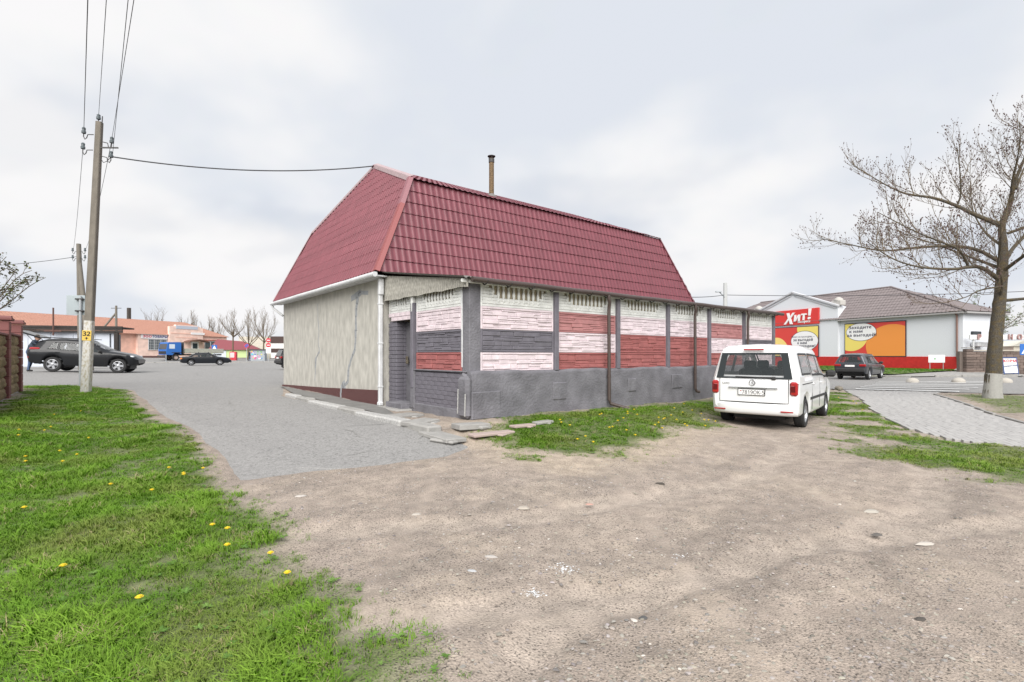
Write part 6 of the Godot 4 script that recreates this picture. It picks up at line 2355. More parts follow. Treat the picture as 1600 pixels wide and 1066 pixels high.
# ---------------------------------------------------------------- people: one continuous skin meshed from tapered limbs
func figure(called: String, label: String, at: Vector3, turn: float, bones: Array, cell: float) -> void:
	# a bone: from, to, radius, radius, colour
	var lo := Vector3(1e9, 1e9, 1e9)
	var hi := -lo
	for b in bones:
		for k in 2:
			var r: Vector3 = Vector3.ONE * (b[2 + k] + cell * 2)
			lo = lo.min(b[k] - r)
			hi = hi.max(b[k] + r)
	var nx := int((hi.x - lo.x) / cell) + 2
	var ny := int((hi.y - lo.y) / cell) + 2
	var nz := int((hi.z - lo.z) / cell) + 2
	var field := PackedFloat32Array()
	field.resize(nx * ny * nz)
	var near := PackedInt32Array()
	near.resize(nx * ny * nz)
	for z in nz:
		for y in ny:
			for x in nx:
				var p := lo + Vector3(x, y, z) * cell
				var m := 10.0
				var best := 10.0
				var who := 0
				for i in bones.size():
					var b: Array = bones[i]
					var ab: Vector3 = b[1] - b[0]
					var t := clampf((p - b[0]).dot(ab) / maxf(ab.length_squared(), 1e-6), 0, 1)
					var d: float = p.distance_to(b[0] + ab * t) - lerpf(b[2], b[3], t)
					if d < best:
						best = d
						who = i
					var h := maxf(.05 - absf(m - d), 0.0) / .05
					m = minf(m, d) - h * h * .05 * .25
				var id := x + nx * (y + ny * z)
				field[id] = m
				near[id] = who
	var at_cell := {}
	var s := Shape.new()
	var grad := func(x: int, y: int, z: int) -> Vector3:
		var f := func(a: int, b: int, d: int) -> float: return field[clampi(a, 0, nx - 1) + nx * (clampi(b, 0, ny - 1) + ny * clampi(d, 0, nz - 1))]
		return Vector3(f.call(x + 1, y, z) - f.call(x - 1, y, z), f.call(x, y + 1, z) - f.call(x, y - 1, z), f.call(x, y, z + 1) - f.call(x, y, z - 1)).normalized()
	for z in nz - 1:
		for y in ny - 1:
			for x in nx - 1:
				var sum := Vector3.ZERO
				var cnt := 0
				var v := []
				for k in 8:
					v.append(field[x + (k & 1) + nx * (y + ((k >> 1) & 1) + ny * (z + (k >> 2)))])
				for e in [[0, 1], [2, 3], [4, 5], [6, 7], [0, 2], [1, 3], [4, 6], [5, 7], [0, 4], [1, 5], [2, 6], [3, 7]]:
					var a: float = v[e[0]]
					var b: float = v[e[1]]
					if (a < 0) != (b < 0):
						var t := a / (a - b)
						var pa := Vector3(e[0] & 1, (e[0] >> 1) & 1, e[0] >> 2)
						var pb := Vector3(e[1] & 1, (e[1] >> 1) & 1, e[1] >> 2)
						sum += pa.lerp(pb, t)
						cnt += 1
				if cnt:
					at_cell[Vector3i(x, y, z)] = [lo + (Vector3(x, y, z) + sum / cnt) * cell, grad.call(x, y, z), bones[near[x + nx * (y + ny * z)]][4]]
	for key in at_cell:
		var x: int = key.x
		var y: int = key.y
		var z: int = key.z
		var f0 := field[x + nx * (y + ny * z)]
		for ax in 3:
			var step := Vector3i.ZERO
			step[ax] = 1
			var q: Vector3i = key + step
			if q.x >= nx or q.y >= ny or q.z >= nz:
				continue
			var f1 := field[q.x + nx * (q.y + ny * q.z)]
			if (f0 < 0) == (f1 < 0):
				continue
			var u := Vector3i.ZERO
			var w := Vector3i.ZERO
			u[(ax + 1) % 3] = 1
			w[(ax + 2) % 3] = 1
			var c := [key, key - u, key - u - w, key - w]
			var ok := true
			for i in c:
				if not at_cell.has(i):
					ok = false
			if not ok:
				continue
			if f0 > 0:
				c.reverse()
			for tri in [[0, 1, 2], [0, 2, 3]]:
				var p := []
				for i in tri:
					p.append(at_cell[c[i]])
				for i in [0, 2, 1]:
					s.tint = p[i][2]
					s.put(p[i][0], p[i][1])
	var o := thing(called, label, "person", at, turn)
	obj("body", s, mat("figure_skin", 1, 1, 1, .85, {vc = true}), o)

func people() -> void:
	var skin := Color(.45, .28, .2)
	var hair := Color(.05, .04, .035)
	var navy := Color(.03, .04, .06)
	var jean := Color(.05, .08, .16)
	var shoe := Color(.02, .02, .02)
	# leaning into the open tail door; faces +x
	var b := [[Vector3(0, .95, 0), Vector3(.1, 1.2, 0), .15, .15, navy], [Vector3(.1, 1.2, 0), Vector3(.2, 1.42, 0), .16, .14, navy], [Vector3(.2, 1.42, -.17), Vector3(.2, 1.42, .17), .08, .08, navy], [Vector3(.22, 1.45, 0), Vector3(.28, 1.56, 0), .055, .055, skin],
		[Vector3(.3, 1.66, 0), Vector3(.33, 1.6, 0), .1, .085, skin], [Vector3(.27, 1.7, 0), Vector3(.29, 1.72, 0), .1, .095, hair], [Vector3(.42, 1.62, 0), Vector3(.43, 1.615, 0), .02, .02, skin],
		[Vector3(.2, 1.4, .2), Vector3(.42, 1.24, .22), .06, .05, navy], [Vector3(.42, 1.24, .22), Vector3(.66, 1.2, .16), .048, .036, navy], [Vector3(.66, 1.2, .16), Vector3(.76, 1.18, .14), .035, .03, skin],
		[Vector3(.2, 1.4, -.2), Vector3(.4, 1.22, -.22), .06, .05, navy], [Vector3(.4, 1.22, -.22), Vector3(.62, 1.16, -.16), .048, .036, navy], [Vector3(.62, 1.16, -.16), Vector3(.72, 1.14, -.14), .035, .03, skin],
		[Vector3(0, .95, .1), Vector3(.05, .5, .11), .1, .07, jean], [Vector3(.05, .5, .11), Vector3(-.02, .1, .11), .068, .05, jean], [Vector3(-.04, .05, .11), Vector3(.12, .04, .12), .05, .04, shoe],
		[Vector3(0, .95, -.1), Vector3(.02, .5, -.11), .1, .07, jean], [Vector3(.02, .5, -.11), Vector3(-.1, .1, -.11), .068, .05, jean], [Vector3(-.12, .05, -.11), Vector3(.04, .04, -.12), .05, .04, shoe]]
	for i in 4:
		b.append([Vector3(.76, 1.18, .125 + i * .012), Vector3(.84 - absf(i - 1.5) * .01, 1.15, .115 + i * .018), .011, .009, skin])
		b.append([Vector3(.72, 1.14, -.125 - i * .012), Vector3(.8 - absf(i - 1.5) * .01, 1.11, -.115 - i * .018), .011, .009, skin])
	figure("person", "person in dark jacket bending into the open tail door of the black car", V(-23.55, .8, 25.0), .38, b, .028)
	# walking away on the far pavement
	b = [[Vector3(0, .95, 0), Vector3(0, 1.42, 0), .16, .16, navy], [Vector3(0, 1.4, -.18), Vector3(0, 1.4, .18), .08, .08, navy], [Vector3(0, 1.45, 0), Vector3(.02, 1.56, 0), .055, .055, skin], [Vector3(.02, 1.66, 0), Vector3(.04, 1.6, 0), .1, .085, skin], [Vector3(-.01, 1.7, 0), Vector3(.0, 1.72, 0), .1, .09, hair],
		[Vector3(0, 1.4, .21), Vector3(-.06, 1.1, .27), .06, .05, navy], [Vector3(-.06, 1.1, .27), Vector3(.05, .85, .27), .045, .035, navy], [Vector3(.05, .85, .27), Vector3(.07, .75, .27), .035, .03, skin], [Vector3(0, 1.4, -.21), Vector3(.05, 1.1, -.27), .06, .05, navy], [Vector3(.05, 1.1, -.27), Vector3(.12, .86, -.26), .045, .035, navy], [Vector3(.12, .86, -.26), Vector3(.14, .76, -.26), .035, .03, skin],
		[Vector3(0, .95, .09), Vector3(.12, .5, .1), .1, .07, jean], [Vector3(.12, .5, .1), Vector3(.08, .08, .1), .065, .05, jean], [Vector3(.06, .05, .1), Vector3(.2, .04, .1), .05, .04, shoe], [Vector3(0, .95, -.09), Vector3(-.04, .5, -.1), .1, .07, jean], [Vector3(-.04, .5, -.1), Vector3(-.22, .12, -.1), .065, .05, jean], [Vector3(-.25, .08, -.1), Vector3(-.12, .04, -.1), .05, .04, shoe]]
	figure("person", "person in dark jacket and blue jeans walking past the red vending machine", G(-45.4, 88.5, .12), .3, b, .04)

# ---------------------------------------------------------------- trees
func limb(s: Shape, pts: Array, r0: float, r1: float, sides: int) -> Array:  # smooth limb; returns its points
	var cv := Curve3D.new()
	for i in pts.size():
		var tan := (pts[mini(i + 1, pts.size() - 1)] as Vector3) - (pts[maxi(i - 1, 0)] as Vector3)
		cv.add_point(pts[i], -tan / 6.0, tan / 6.0)
	var n := maxi(4, int(cv.get_baked_length() / .25))
	var out := []
	var rad := []
	for i in n + 1:
		out.append(cv.sample_baked(cv.get_baked_length() * i / n, true))
		rad.append(lerpf(r0, r1, pow(float(i) / n, .8)))
	s.tube(out, rad, sides)
	return out

func twigs(s: Shape, buds: Array, line: Array, r: float, length: float, level: int, every: float, up: float) -> void:
	# side shoots along a limb, bending upwards; the last level carries buds
	var run := 0.0
	var total := 0.0
	for i in line.size() - 1:
		total += line[i].distance_to(line[i + 1])
	var gone := 0.0
	for i in line.size() - 1:
		var seg: float = line[i].distance_to(line[i + 1])
		gone += seg
		run += seg
		if gone < total * .18 or run < every * rnd(.6, 1.4):
			continue
		run = 0.0
		var d: Vector3 = (line[i + 1] - line[i]).normalized()
		var side := d.cross(Vector3(rnd(-1, 1), rnd(-.3, 1), rnd(-1, 1))).normalized()
		var dir := (d * rnd(.5, .9) + side * rnd(.5, 1.0) + Vector3(0, up, 0)).normalized()
		var l := length * rnd(.55, 1.15) * lerpf(1.0, .6, gone / total)
		var pts := [line[i]]
		var p: Vector3 = line[i]
		for k in 3:
			p += dir * l / 3.0
			pts.append(p)
			dir = (dir + Vector3(rnd(-.2, .2), up * .45 + rnd(-.1, .15), rnd(-.2, .2))).normalized()
		s.tube(pts, [r, r * .75, r * .55, r * .3], 4 if level == 0 else 5, false)
		if level > 0:
			twigs(s, buds, pts_fine(pts), r * .5, length * .5, level - 1, every * .5, up)
		if level <= 1:
			buds.append(p)
			if rnd(0, 1) < .4:
				buds.append(pts[2].lerp(p, .5))

func pts_fine(pts: Array) -> Array:
	var r := []
	for i in pts.size() - 1:
		r.append(pts[i])
		r.append(pts[i].lerp(pts[i + 1], .33))
		r.append(pts[i].lerp(pts[i + 1], .67))
	r.append(pts[-1])
	return r

func big_tree() -> void:
	rng.seed = 71
	var base := G(16.61, 17.67)
	var t := thing("bare_tree", "large bare spreading tree with budding twigs and whitewashed trunk foot", "tree", base)
	# metres from the foot: across, up, and back (+ away from the viewer)
	var q := func(u: float, v: float, back := 0.0) -> Vector3:
		return Vector3((u - 1552.0) * .0221, (622.0 - v) * .0221, -back)
	var W := Shape.new()
	var trunk := [q.call(1551, 634), q.call(1551, 612), q.call(1553, 580), q.call(1557, 520), q.call(1562, 475), q.call(1565, 439), q.call(1568, 402), q.call(1567.5, 374), q.call(1565, 351), q.call(1566, 341)]
	var rad := [.3, .25, .215, .19, .175, .16, .14, .115, .098, .02]
	var tl := []
	var tr := []
	for i in trunk.size() - 1:
		for k in 4:
			tl.append(trunk[i].lerp(trunk[i + 1], k / 4.0) + Vector3(rnd(-.012, .012), 0, rnd(-.012, .012)))
			tr.append(lerpf(rad[i], rad[i + 1], k / 4.0) * rnd(.97, 1.04))
	W.tube(tl, tr, 16)
	var tk := obj("trunk", W, M.bark, t)
	W = Shape.new()
	W.tube([q.call(1551, 634), q.call(1551, 622), q.call(1551, 612), q.call(1552, 598), q.call(1553, 584)], [.315, .285, .26, .24, .228], 18, false)
	obj("whitewashed_foot", W, M.whitewash, tk)
	var limbs := [
		[[1560, 408, 0], [1536, 389, .2], [1511, 380, .5], [1474, 377, 1.0], [1427, 379, 1.4], [1380, 366, 1.7], [1330, 352, 1.9], .1],
		[[1560, 436, 0], [1522, 421, -.3], [1485, 423, -.7], [1446, 429, -1.1], [1380, 430, -1.6], [1330, 420, -1.9], [1288, 398, -2.1], .11],
		[[1485, 422, -.7], [1464, 400, -.9], [1427, 391, -1.2], [1380, 377, -1.4], [1320, 352, -1.6], .06],
		[[1562, 468, 0], [1549, 445, -.4], [1521, 419, -.9], [1504, 395, -1.4], [1490, 360, -1.7], .07],
		[[1565, 352, 0], [1556, 346, .1], [1536, 329, .4], [1519, 314, .6], [1492, 297, .9], [1455, 285, 1.2], [1420, 262, 1.4], [1392, 240, 1.5], .125],
		[[1519, 314, .6], [1521, 300, .5], [1517, 278, .4], [1511, 252, .3], [1503, 225, .2], .045],
		[[1565, 352, 0], [1573, 323, -.1], [1571, 295, -.3], [1578, 266, -.4], [1588, 235, -.5], [1591, 200, -.5], .135],
		[[1571, 309, -.2], [1560, 290, -.5], [1550, 262, -.9], [1545, 238, -1.1], [1539, 215, -1.2], .05],
		[[1572, 406, 0], [1600, 381, .3], [1650, 345, .6], [1705, 320, .8], [1760, 310, 1.0], .1],
		[[1568, 470, 0], [1600, 467, -.3], [1650, 460, -.8], [1710, 440, -1.2], .08],
		[[1574, 365, 0], [1600, 353, -.3], [1650, 320, -.7], [1690, 270, -.9], .07],
		[[1566, 420, 0], [1575, 400, 1.0], [1585, 380, 2.0], [1580, 350, 3.2], [1560, 320, 4.2], .09],
		[[1566, 425, 0], [1560, 405, -1.0], [1552, 390, -2.0], [1545, 360, -3.0], [1530, 330, -3.8], .09],
		[[1567, 385, 0], [1590, 350, 1.2], [1610, 300, 2.2], [1630, 240, 2.8], .07],
		[[1549, 450, -.4], [1500, 458, -.8], [1460, 470, -1.3], [1425, 478, -1.8], .045],
		[[1575, 300, -.3], [1605, 270, .2], [1640, 220, .6], [1650, 170, .8], .055]]
	var tw := Shape.new()
	var buds := []
	for l in limbs:
		var pts := []
		for i in l.size() - 1:
			pts.append(q.call(l[i][0], l[i][1], l[i][2]))
		W = Shape.new()
		var r: float = l[-1]
		var line := limb(W, pts, r * .72, .01, 8)
		obj("limb", W, M.bark, t)
		twigs(tw, buds, line, minf(.015, r * .28), 2.0, 2, .3, .45)
	kind(obj("twigs", tw, M.twig, t), "stuff")
	bud_cloud(t, buds, .02, M.bud, "buds")

func bud_cloud(t: Node, buds: Array, size: float, m: Material, called: String) -> void:
	var s := Shape.new()
	s.lathe([Vector2(0, -.9), Vector2(.75, -.2), Vector2(.6, .5), Vector2(0, 1.3)], 5)
	var mm := MultiMesh.new()
	mm.transform_format = MultiMesh.TRANSFORM_3D
	mm.mesh = s.mesh()
	mm.instance_count = buds.size()
	for i in buds.size():
		mm.set_instance_transform(i, Transform3D(Basis.from_euler(Vector3(rnd(-.6, .6), rnd(0, 6), rnd(-.6, .6))).scaled(Vector3.ONE * size * rnd(.7, 1.5)), buds[i]))
	var o := MultiMeshInstance3D.new()
	o.name = called
	o.multimesh = mm
	o.material_override = m
	kind(o, "stuff")
	t.add_child(o)

func bare_tree(label: String, at: Vector3, h: float, seed_: int, spread: float, fork: float, r := .16) -> Node3D:
	rng.seed = seed_
	var t := thing("background_tree", label, "tree", at, 0, "bare trees behind the square")
	var s := Shape.new()
	var sway := rnd(-.3, .3)
	var trunk := limb(s, [Vector3(0, -.3, 0), Vector3(sway * .4, h * fork * .5, 0), Vector3(sway, h * fork, 0)], r, r * .7, 7)
	obj("trunk", s, M.twig, t)
	var tw := Shape.new()
	var buds := []
	var arms := 8
	for i in arms:
		var a := TAU * i / arms + rnd(-.4, .4)
		var out := Vector3(cos(a), 0, sin(a))
		var l := h * (1 - fork) * rnd(.7, 1.05)
		var p0: Vector3 = trunk[-1] - Vector3(0, rnd(0, h * fork * .25), 0)
		var pts := [p0, p0 + out * spread * .5 + Vector3(0, l * .3, 0), p0 + out * spread * .85 + Vector3(0, l * .65, 0), p0 + out * spread * rnd(.8, 1.1) + Vector3(0, l, 0)]
		var line := limb(tw, pts, r * .5, r * .1, 5)
		twigs(tw, buds, line, r * .13, h * .2, 1, h * .035, .5)
	kind(obj("crown", tw, M.twig, t), "stuff")
	return t

func other_trees() -> void:
	var spots := [[243, 112, 13.0, 1.8, .55, "small bare tree top left of the pink shop chimney"], [293, 118, 12.2, 1.6, .5, "thin bare tree right of the pink shop chimney"], [318, 116, 12.2, 2.4, .45, "bushy bare tree above the right part of the pink roof"], [363.5, 96, 10.6, 2.2, .6, "straight bare tree before the maroon-roofed house"], [387, 97, 11.0, 3.4, .32, "forked bare tree with wide arms behind the walking person"], [411, 94, 10.6, 2.6, .45, "bare tree in front of the brown banded hall"], [338, 118, 10.8, 1.6, .5, "low bare tree at the right end of the pink roof"]]
	for i in spots.size():
		var q: Array = spots[i]
		var d: float = q[1]
		bare_tree(q[5], G((q[0] - 800.0) / 800.0 * d, d), q[2] * .88, 200 + i, q[3], q[4])
	# young leafing tree behind the garden fence
	rng.seed = 81
	var t := thing("leafing_tree", "young tree with sparse reddish-green spring leaves over the garden fence", "tree", G(-16.3, 14.9))
	var tw := Shape.new()
	var ends := []
	var s := Shape.new()
	var trunk := limb(s, [Vector3(-.3, -.2, 0), Vector3(-.1, 1.4, 0), Vector3(.2, 2.7, 0)], .08, .05, 7)
	obj("trunk", s, M.twig, t)
	for i in 13:
		var a := rnd(-.9, .9) if i < 9 else rnd(1.5, 4.5)
		var o := Vector3(cos(a), 0, sin(a))
		var p: Vector3 = trunk[-1] - Vector3(0, rnd(0, .9), 0)
		var l := rnd(1.2, 2.2)
		var line := limb(tw, [p, p + o * l * .45 + Vector3(0, .35 * l, 0), p + o * l * .8 + Vector3(0, .75 * l, 0), p + o * l + Vector3(0, rnd(.6, 1.1) * l, 0)], .03, .008, 5)
		twigs(tw, ends, line, .008, .5, 1, .16, .35)
	kind(obj("branches", tw, M.twig, t), "stuff")
	leaf_cloud(t, ends, .06, 6, [Color(.12, .11, .05), Color(.16, .2, .06), Color(.13, .08, .05), Color(.2, .22, .05)])
	# leafy trees behind the market wall and the hall
	for q in [[44.5, 50.0, 7.5, 2.6, 7, "yellow-green leafing tree behind the market wall"], [52.0, 56.0, 9.0, 3.4, 8, "tall pale green tree behind the market at the right edge"], [-48.5, 128.0, 8.5, 3.0, 9, "round yellow-green bush top behind the brown banded hall"]]:
		rng.seed = 90 + int(q[4])
		var tr := thing("spring_tree", q[5], "tree", G(q[0], q[1]))
		s = Shape.new()
		var tk := limb(s, [Vector3(0, -.2, 0), Vector3(.1, q[2] * .25, 0), Vector3(0, q[2] * .5, 0)], .2, .1, 7)
		obj("trunk", s, M.twig, tr)
		tw = Shape.new()
		ends = []
		for i in 12:
			var a := TAU * i / 12 + rnd(-.3, .3)
			var o := Vector3(cos(a), 0, sin(a))
			var p: Vector3 = tk[-1] - Vector3(0, rnd(0, q[2] * .25), 0)
			var l: float = q[3] * rnd(.6, 1.0)
			var line := limb(tw, [p, p + o * l * .5 + Vector3(0, l * .4, 0), p + o * l + Vector3(0, l * rnd(.5, 1.3), 0)], .06, .015, 5)
			twigs(tw, ends, line, .02, l * .45, 1, l * .1, .35)
		kind(obj("branches", tw, M.twig, tr), "stuff")
		leaf_cloud(tr, ends, .12, 5, [Color(.2, .25, .05), Color(.26, .28, .06), Color(.16, .22, .05)])

func leaf_cloud(t: Node, ends: Array, size: float, each: int, hues: Array) -> void:
	var s := Shape.new()
	for sg in [-1.0, 1.0]:
		s.tri(Vector3(0, 0, 0), Vector3(0, .12, 1.0), Vector3(sg * .38, .1, .45))
		s.tri(Vector3(0, 0, 0), Vector3(sg * .38, .1, .45), Vector3(0, .12, 1.0))
	var mm := MultiMesh.new()
	mm.transform_format = MultiMesh.TRANSFORM_3D
	mm.use_colors = true
	mm.mesh = s.mesh()
	mm.instance_count = ends.size() * each
	for i in ends.size() * each:
		var p: Vector3 = ends[i / each] + Vector3(rnd(-1, 1), rnd(-1, 1), rnd(-1, 1)) * size * .9
		mm.set_instance_transform(i, Transform3D(Basis.from_euler(Vector3(rnd(-1, 1), rnd(0, 6.28), rnd(-1, 1))).scaled(Vector3.ONE * size * rnd(.6, 1.4)), p))
		mm.set_instance_color(i, hues[rng.randi() % hues.size()])
	var o := MultiMeshInstance3D.new()
	o.name = "leaves"
	o.multimesh = mm
	o.material_override = mat("leaf_tone", 1, 1, 1, .7, {vc = true, back = Color(.4, .5, .2)})
	kind(o, "stuff")
	t.add_child(o)

# ---------------------------------------------------------------- grass, flowers, stones, slabs
func tuft(seed_: int, blades: int, height: float, spread: float) -> ArrayMesh:
	rng.seed = seed_
	var s := Shape.new()
	for i in blades:
		var a := rnd(0, TAU)
		var o := Vector3(cos(a), 0, sin(a))
		var side := Vector3(-o.z, 0, o.x) * rnd(.0013, .0028)
		var root := Vector3(rnd(-spread, spread), -.01, rnd(-spread, spread))
		var h := height * rnd(.5, 1.15)
		var b := rnd(.3, 1.3)
		var p1 := root + o * h * b * .3 + Vector3(0, h * .6, 0)
		var p2 := root + o * h * b + Vector3(0, h * rnd(.75, 1.0), 0)
		var n := (Vector3.UP * .8 + o * .3).normalized()
		s.tint = Color(1, 1, 1).lerp(Color(1.25, 1.12, .9), rnd(0, 1))
		s.tri_n(root - side, root + side, p1 + side * .8, n, n, n)
		s.tri_n(root - side, p1 + side * .8, p1 - side * .8, n, n, n)
		s.tri_n(p1 - side * .8, p1 + side * .8, p2, n, n, n)
	return s.mesh()

func scatter(called: String, label: String, cat: String, meshes: Array, m: Material, places: Array) -> void:
	# places: [transform, colour]
	for k in meshes.size():
		var mine := []
		for i in range(k, places.size(), meshes.size()):
			mine.append(places[i])
		if mine.is_empty():
			continue
		var mm := MultiMesh.new()
		mm.transform_format = MultiMesh.TRANSFORM_3D
		mm.use_colors = true
		mm.mesh = meshes[k]
		mm.instance_count = mine.size()
		for i in mine.size():
			mm.set_instance_transform(i, mine[i][0])
			mm.set_instance_color(i, mine[i][1])
		var o := MultiMeshInstance3D.new()
		o.name = numbered(called)
		o.multimesh = mm
		o.material_override = m
		add_child(o)
		kind(o, "stuff")
		tag(o, label, cat, called)

func lawn_and_litter() -> void:
	var tufts := [tuft(1, 18, .042, .04), tuft(2, 20, .034, .05), tuft(3, 15, .056, .035), tuft(4, 18, .026, .055)]
	rng.seed = 101
	var left := []
	var right := []
	var fields := [[-17.0, .4, 1.8, 18.0, 1000, left], [-.6, 10.2, 6.8, 19.0, 520, right], [5.4, 14.4, 5.6, 24.0, 340, right], [12.4, 20.0, 13.0, 20.2, 240, right]]
	for f in fields:
		var d: float = f[2]
		while d < f[3]:
			var dd := clampf(d * .06, .15, .6)
			var x: float = f[0]
			while x < f[1]:
				var e := dd
				if absf(x) < d * 1.06 + .6:
					var dens: float = f[4] * clampf(7.0 / d, .5, 1.0)
					var cover := grass_cover(x + e * .5, d + e * .5)
					var n := dens * e * e * (cover * cover * .85 + cover * .3) if cover > .04 else 0.0
					var k := int(n) + (1 if rnd(0, 1) < n - int(n) else 0)
					for i in k:
						var xx := x + rnd(0, e)
						var ddd := d + rnd(0, e)
						if inside(PATH, xx, ddd) or (inside(DRIVE, xx, ddd)):
							continue
						var lush := wide.get_noise_2d(xx * 90, ddd * 90 + 500)
						var dry := fine.get_noise_2d(xx * 25 + 70, ddd * 25)
						var c := Color(.135, .285, .028).lerp(Color(.22, .38, .045), clampf(.5 + lush, 0, 1))
						c = c.lerp(Color(.28, .32, .09), clampf((dry - .05) * 1.6 + (1 - cover) * .35, 0, .75) if x < 2 else clampf(.2 + dry + (1 - cover) * .5, 0, .85))
						if rnd(0, 1) < .05:
							c = Color(.42, .36, .2)
						c = c * rnd(.75, 1.2)
						var sc := rnd(.6, 1.15) * lerpf(.55, 1.1, cover) * (1.0 + .5 * clampf(lush * 2, -.4, 1))
						if f[4] < 400:
							sc *= .8
						var y := H(xx, ddd) + .022 * fine.get_noise_2d(xx * 45, ddd * 45) + .03 * wide.get_noise_2d(xx * 60, ddd * 60)
						f[5].append([Transform3D(Basis(Vector3.UP, rnd(0, TAU)).scaled(Vector3(sc * 1.15, sc, sc * 1.15)), V(xx, y, ddd)), c])
				x += e
			d += dd
	scatter("lawn_grass", "bright green lawn grass on the left of the driveway", "grass", tufts, M.grass, left)
	scatter("rough_grass", "patchy worn grass around the van and the annex", "grass", tufts, M.grass, right)
	var bank := []
	for i in 5000:
		var x := rnd(25, 35.3)
		var d := rnd(36.8, 52)
		if inside(BANK, x, d):
			bank.append([Transform3D(Basis(Vector3.UP, rnd(0, TAU)).scaled(Vector3.ONE * rnd(1.5, 2.6)), G(x, d, .1)), Color(.13, .28, .035) * rnd(.8, 1.3)])
	scatter("bank_grass", "green grass strip at the foot of the shop wall", "grass", [tufts[0]], M.grass, bank)
	# dandelions
	var head := Shape.new()
	for k in 2:
		for i in 12:
			var a := TAU * i / 12 + k * .26
			var r := .021 - k * .007
			var o := Vector3(cos(a), 0, sin(a))
			var w := Vector3(-o.z, 0, o.x) * .005
			head.tri(Vector3(0, .002 + k * .005, 0), o * r + w + Vector3(0, .004 + k * .006, 0), o * r - w + Vector3(0, .004 + k * .006, 0))
	head.lathe([Vector2(.004, -.008), Vector2(.011, .003), Vector2(.007, .012), Vector2(0, .014)], 8)
	var stem := Shape.new()
	stem.tube([Vector3(0, -.1, 0), Vector3(.005, -.004, 0)], .002, 5, false)
	var hm := head.mesh()
	var sm := stem.mesh()
	rng.seed = 111
	var spots := [[758, 503, 0], [812, 524, 0], [811, 585, 0], [966, 605, 0], [1026, 684, 0], [656, 330, 0], [655, 320, 0], [725, 300, 0], [86, 443, 0], [91, 275, 0], [90, 260, 0], [66, 199, 0], [181, 153, 0], [158, 166, 0], [193, 109, 0], [603, 303, 0], [542, 380, 0], [497, 767, 0], [395, 360, 0], [223, 283, 0], [274, 250, 0], [316, 193, 0], [225, 652, 0], [213, 243, 0], [288, 102, 0], [67, 165, 0]]
	var put := func(x: float, d: float, label: String, group: String, size: float) -> void:
		var t := thing("dandelion", label, "flower", V(x, H(x, d) + rnd(.05, .085), d), rnd(0, 6), group)
		t.scale = Vector3.ONE * size
		obj("flower_head", hm, M.dandelion, t)
		obj("stem", sm, M.stem, t)
	for q in spots:
		var u: float = q[0] * .4375
		var v: float = 600.0 + q[1] * .4375
		var d := 800.0 * 1.5 / (v - 555.0)
		for k in 6:
			d = 800.0 * (1.54 - H((u - 800.0) / 800.0 * d, d)) / (v - 555.0)
		put.call((u - 800.0) / 800.0 * d, d, "single yellow dandelion flower in the left lawn", "dandelions in the left lawn", 1.15)
	for i in 46:
		var x := rnd(.8, 4.6)
		var d := 8.6 + (x - .8) * .85 + rnd(-.9, 1.6)
		if i > 36:
			x = rnd(9.2, 11.0)
			d = 13.4 + (x - 9.2) * 2.0 + rnd(-.3, 1.8)
		put.call(x, d, "single yellow dandelion flower in the grass by the annex wall" if i <= 36 else "single yellow dandelion flower in the grass beside the footpath", "dandelions by the annex" if i <= 36 else "dandelions by the footpath", 1.3)
	rosettes()
	litter()

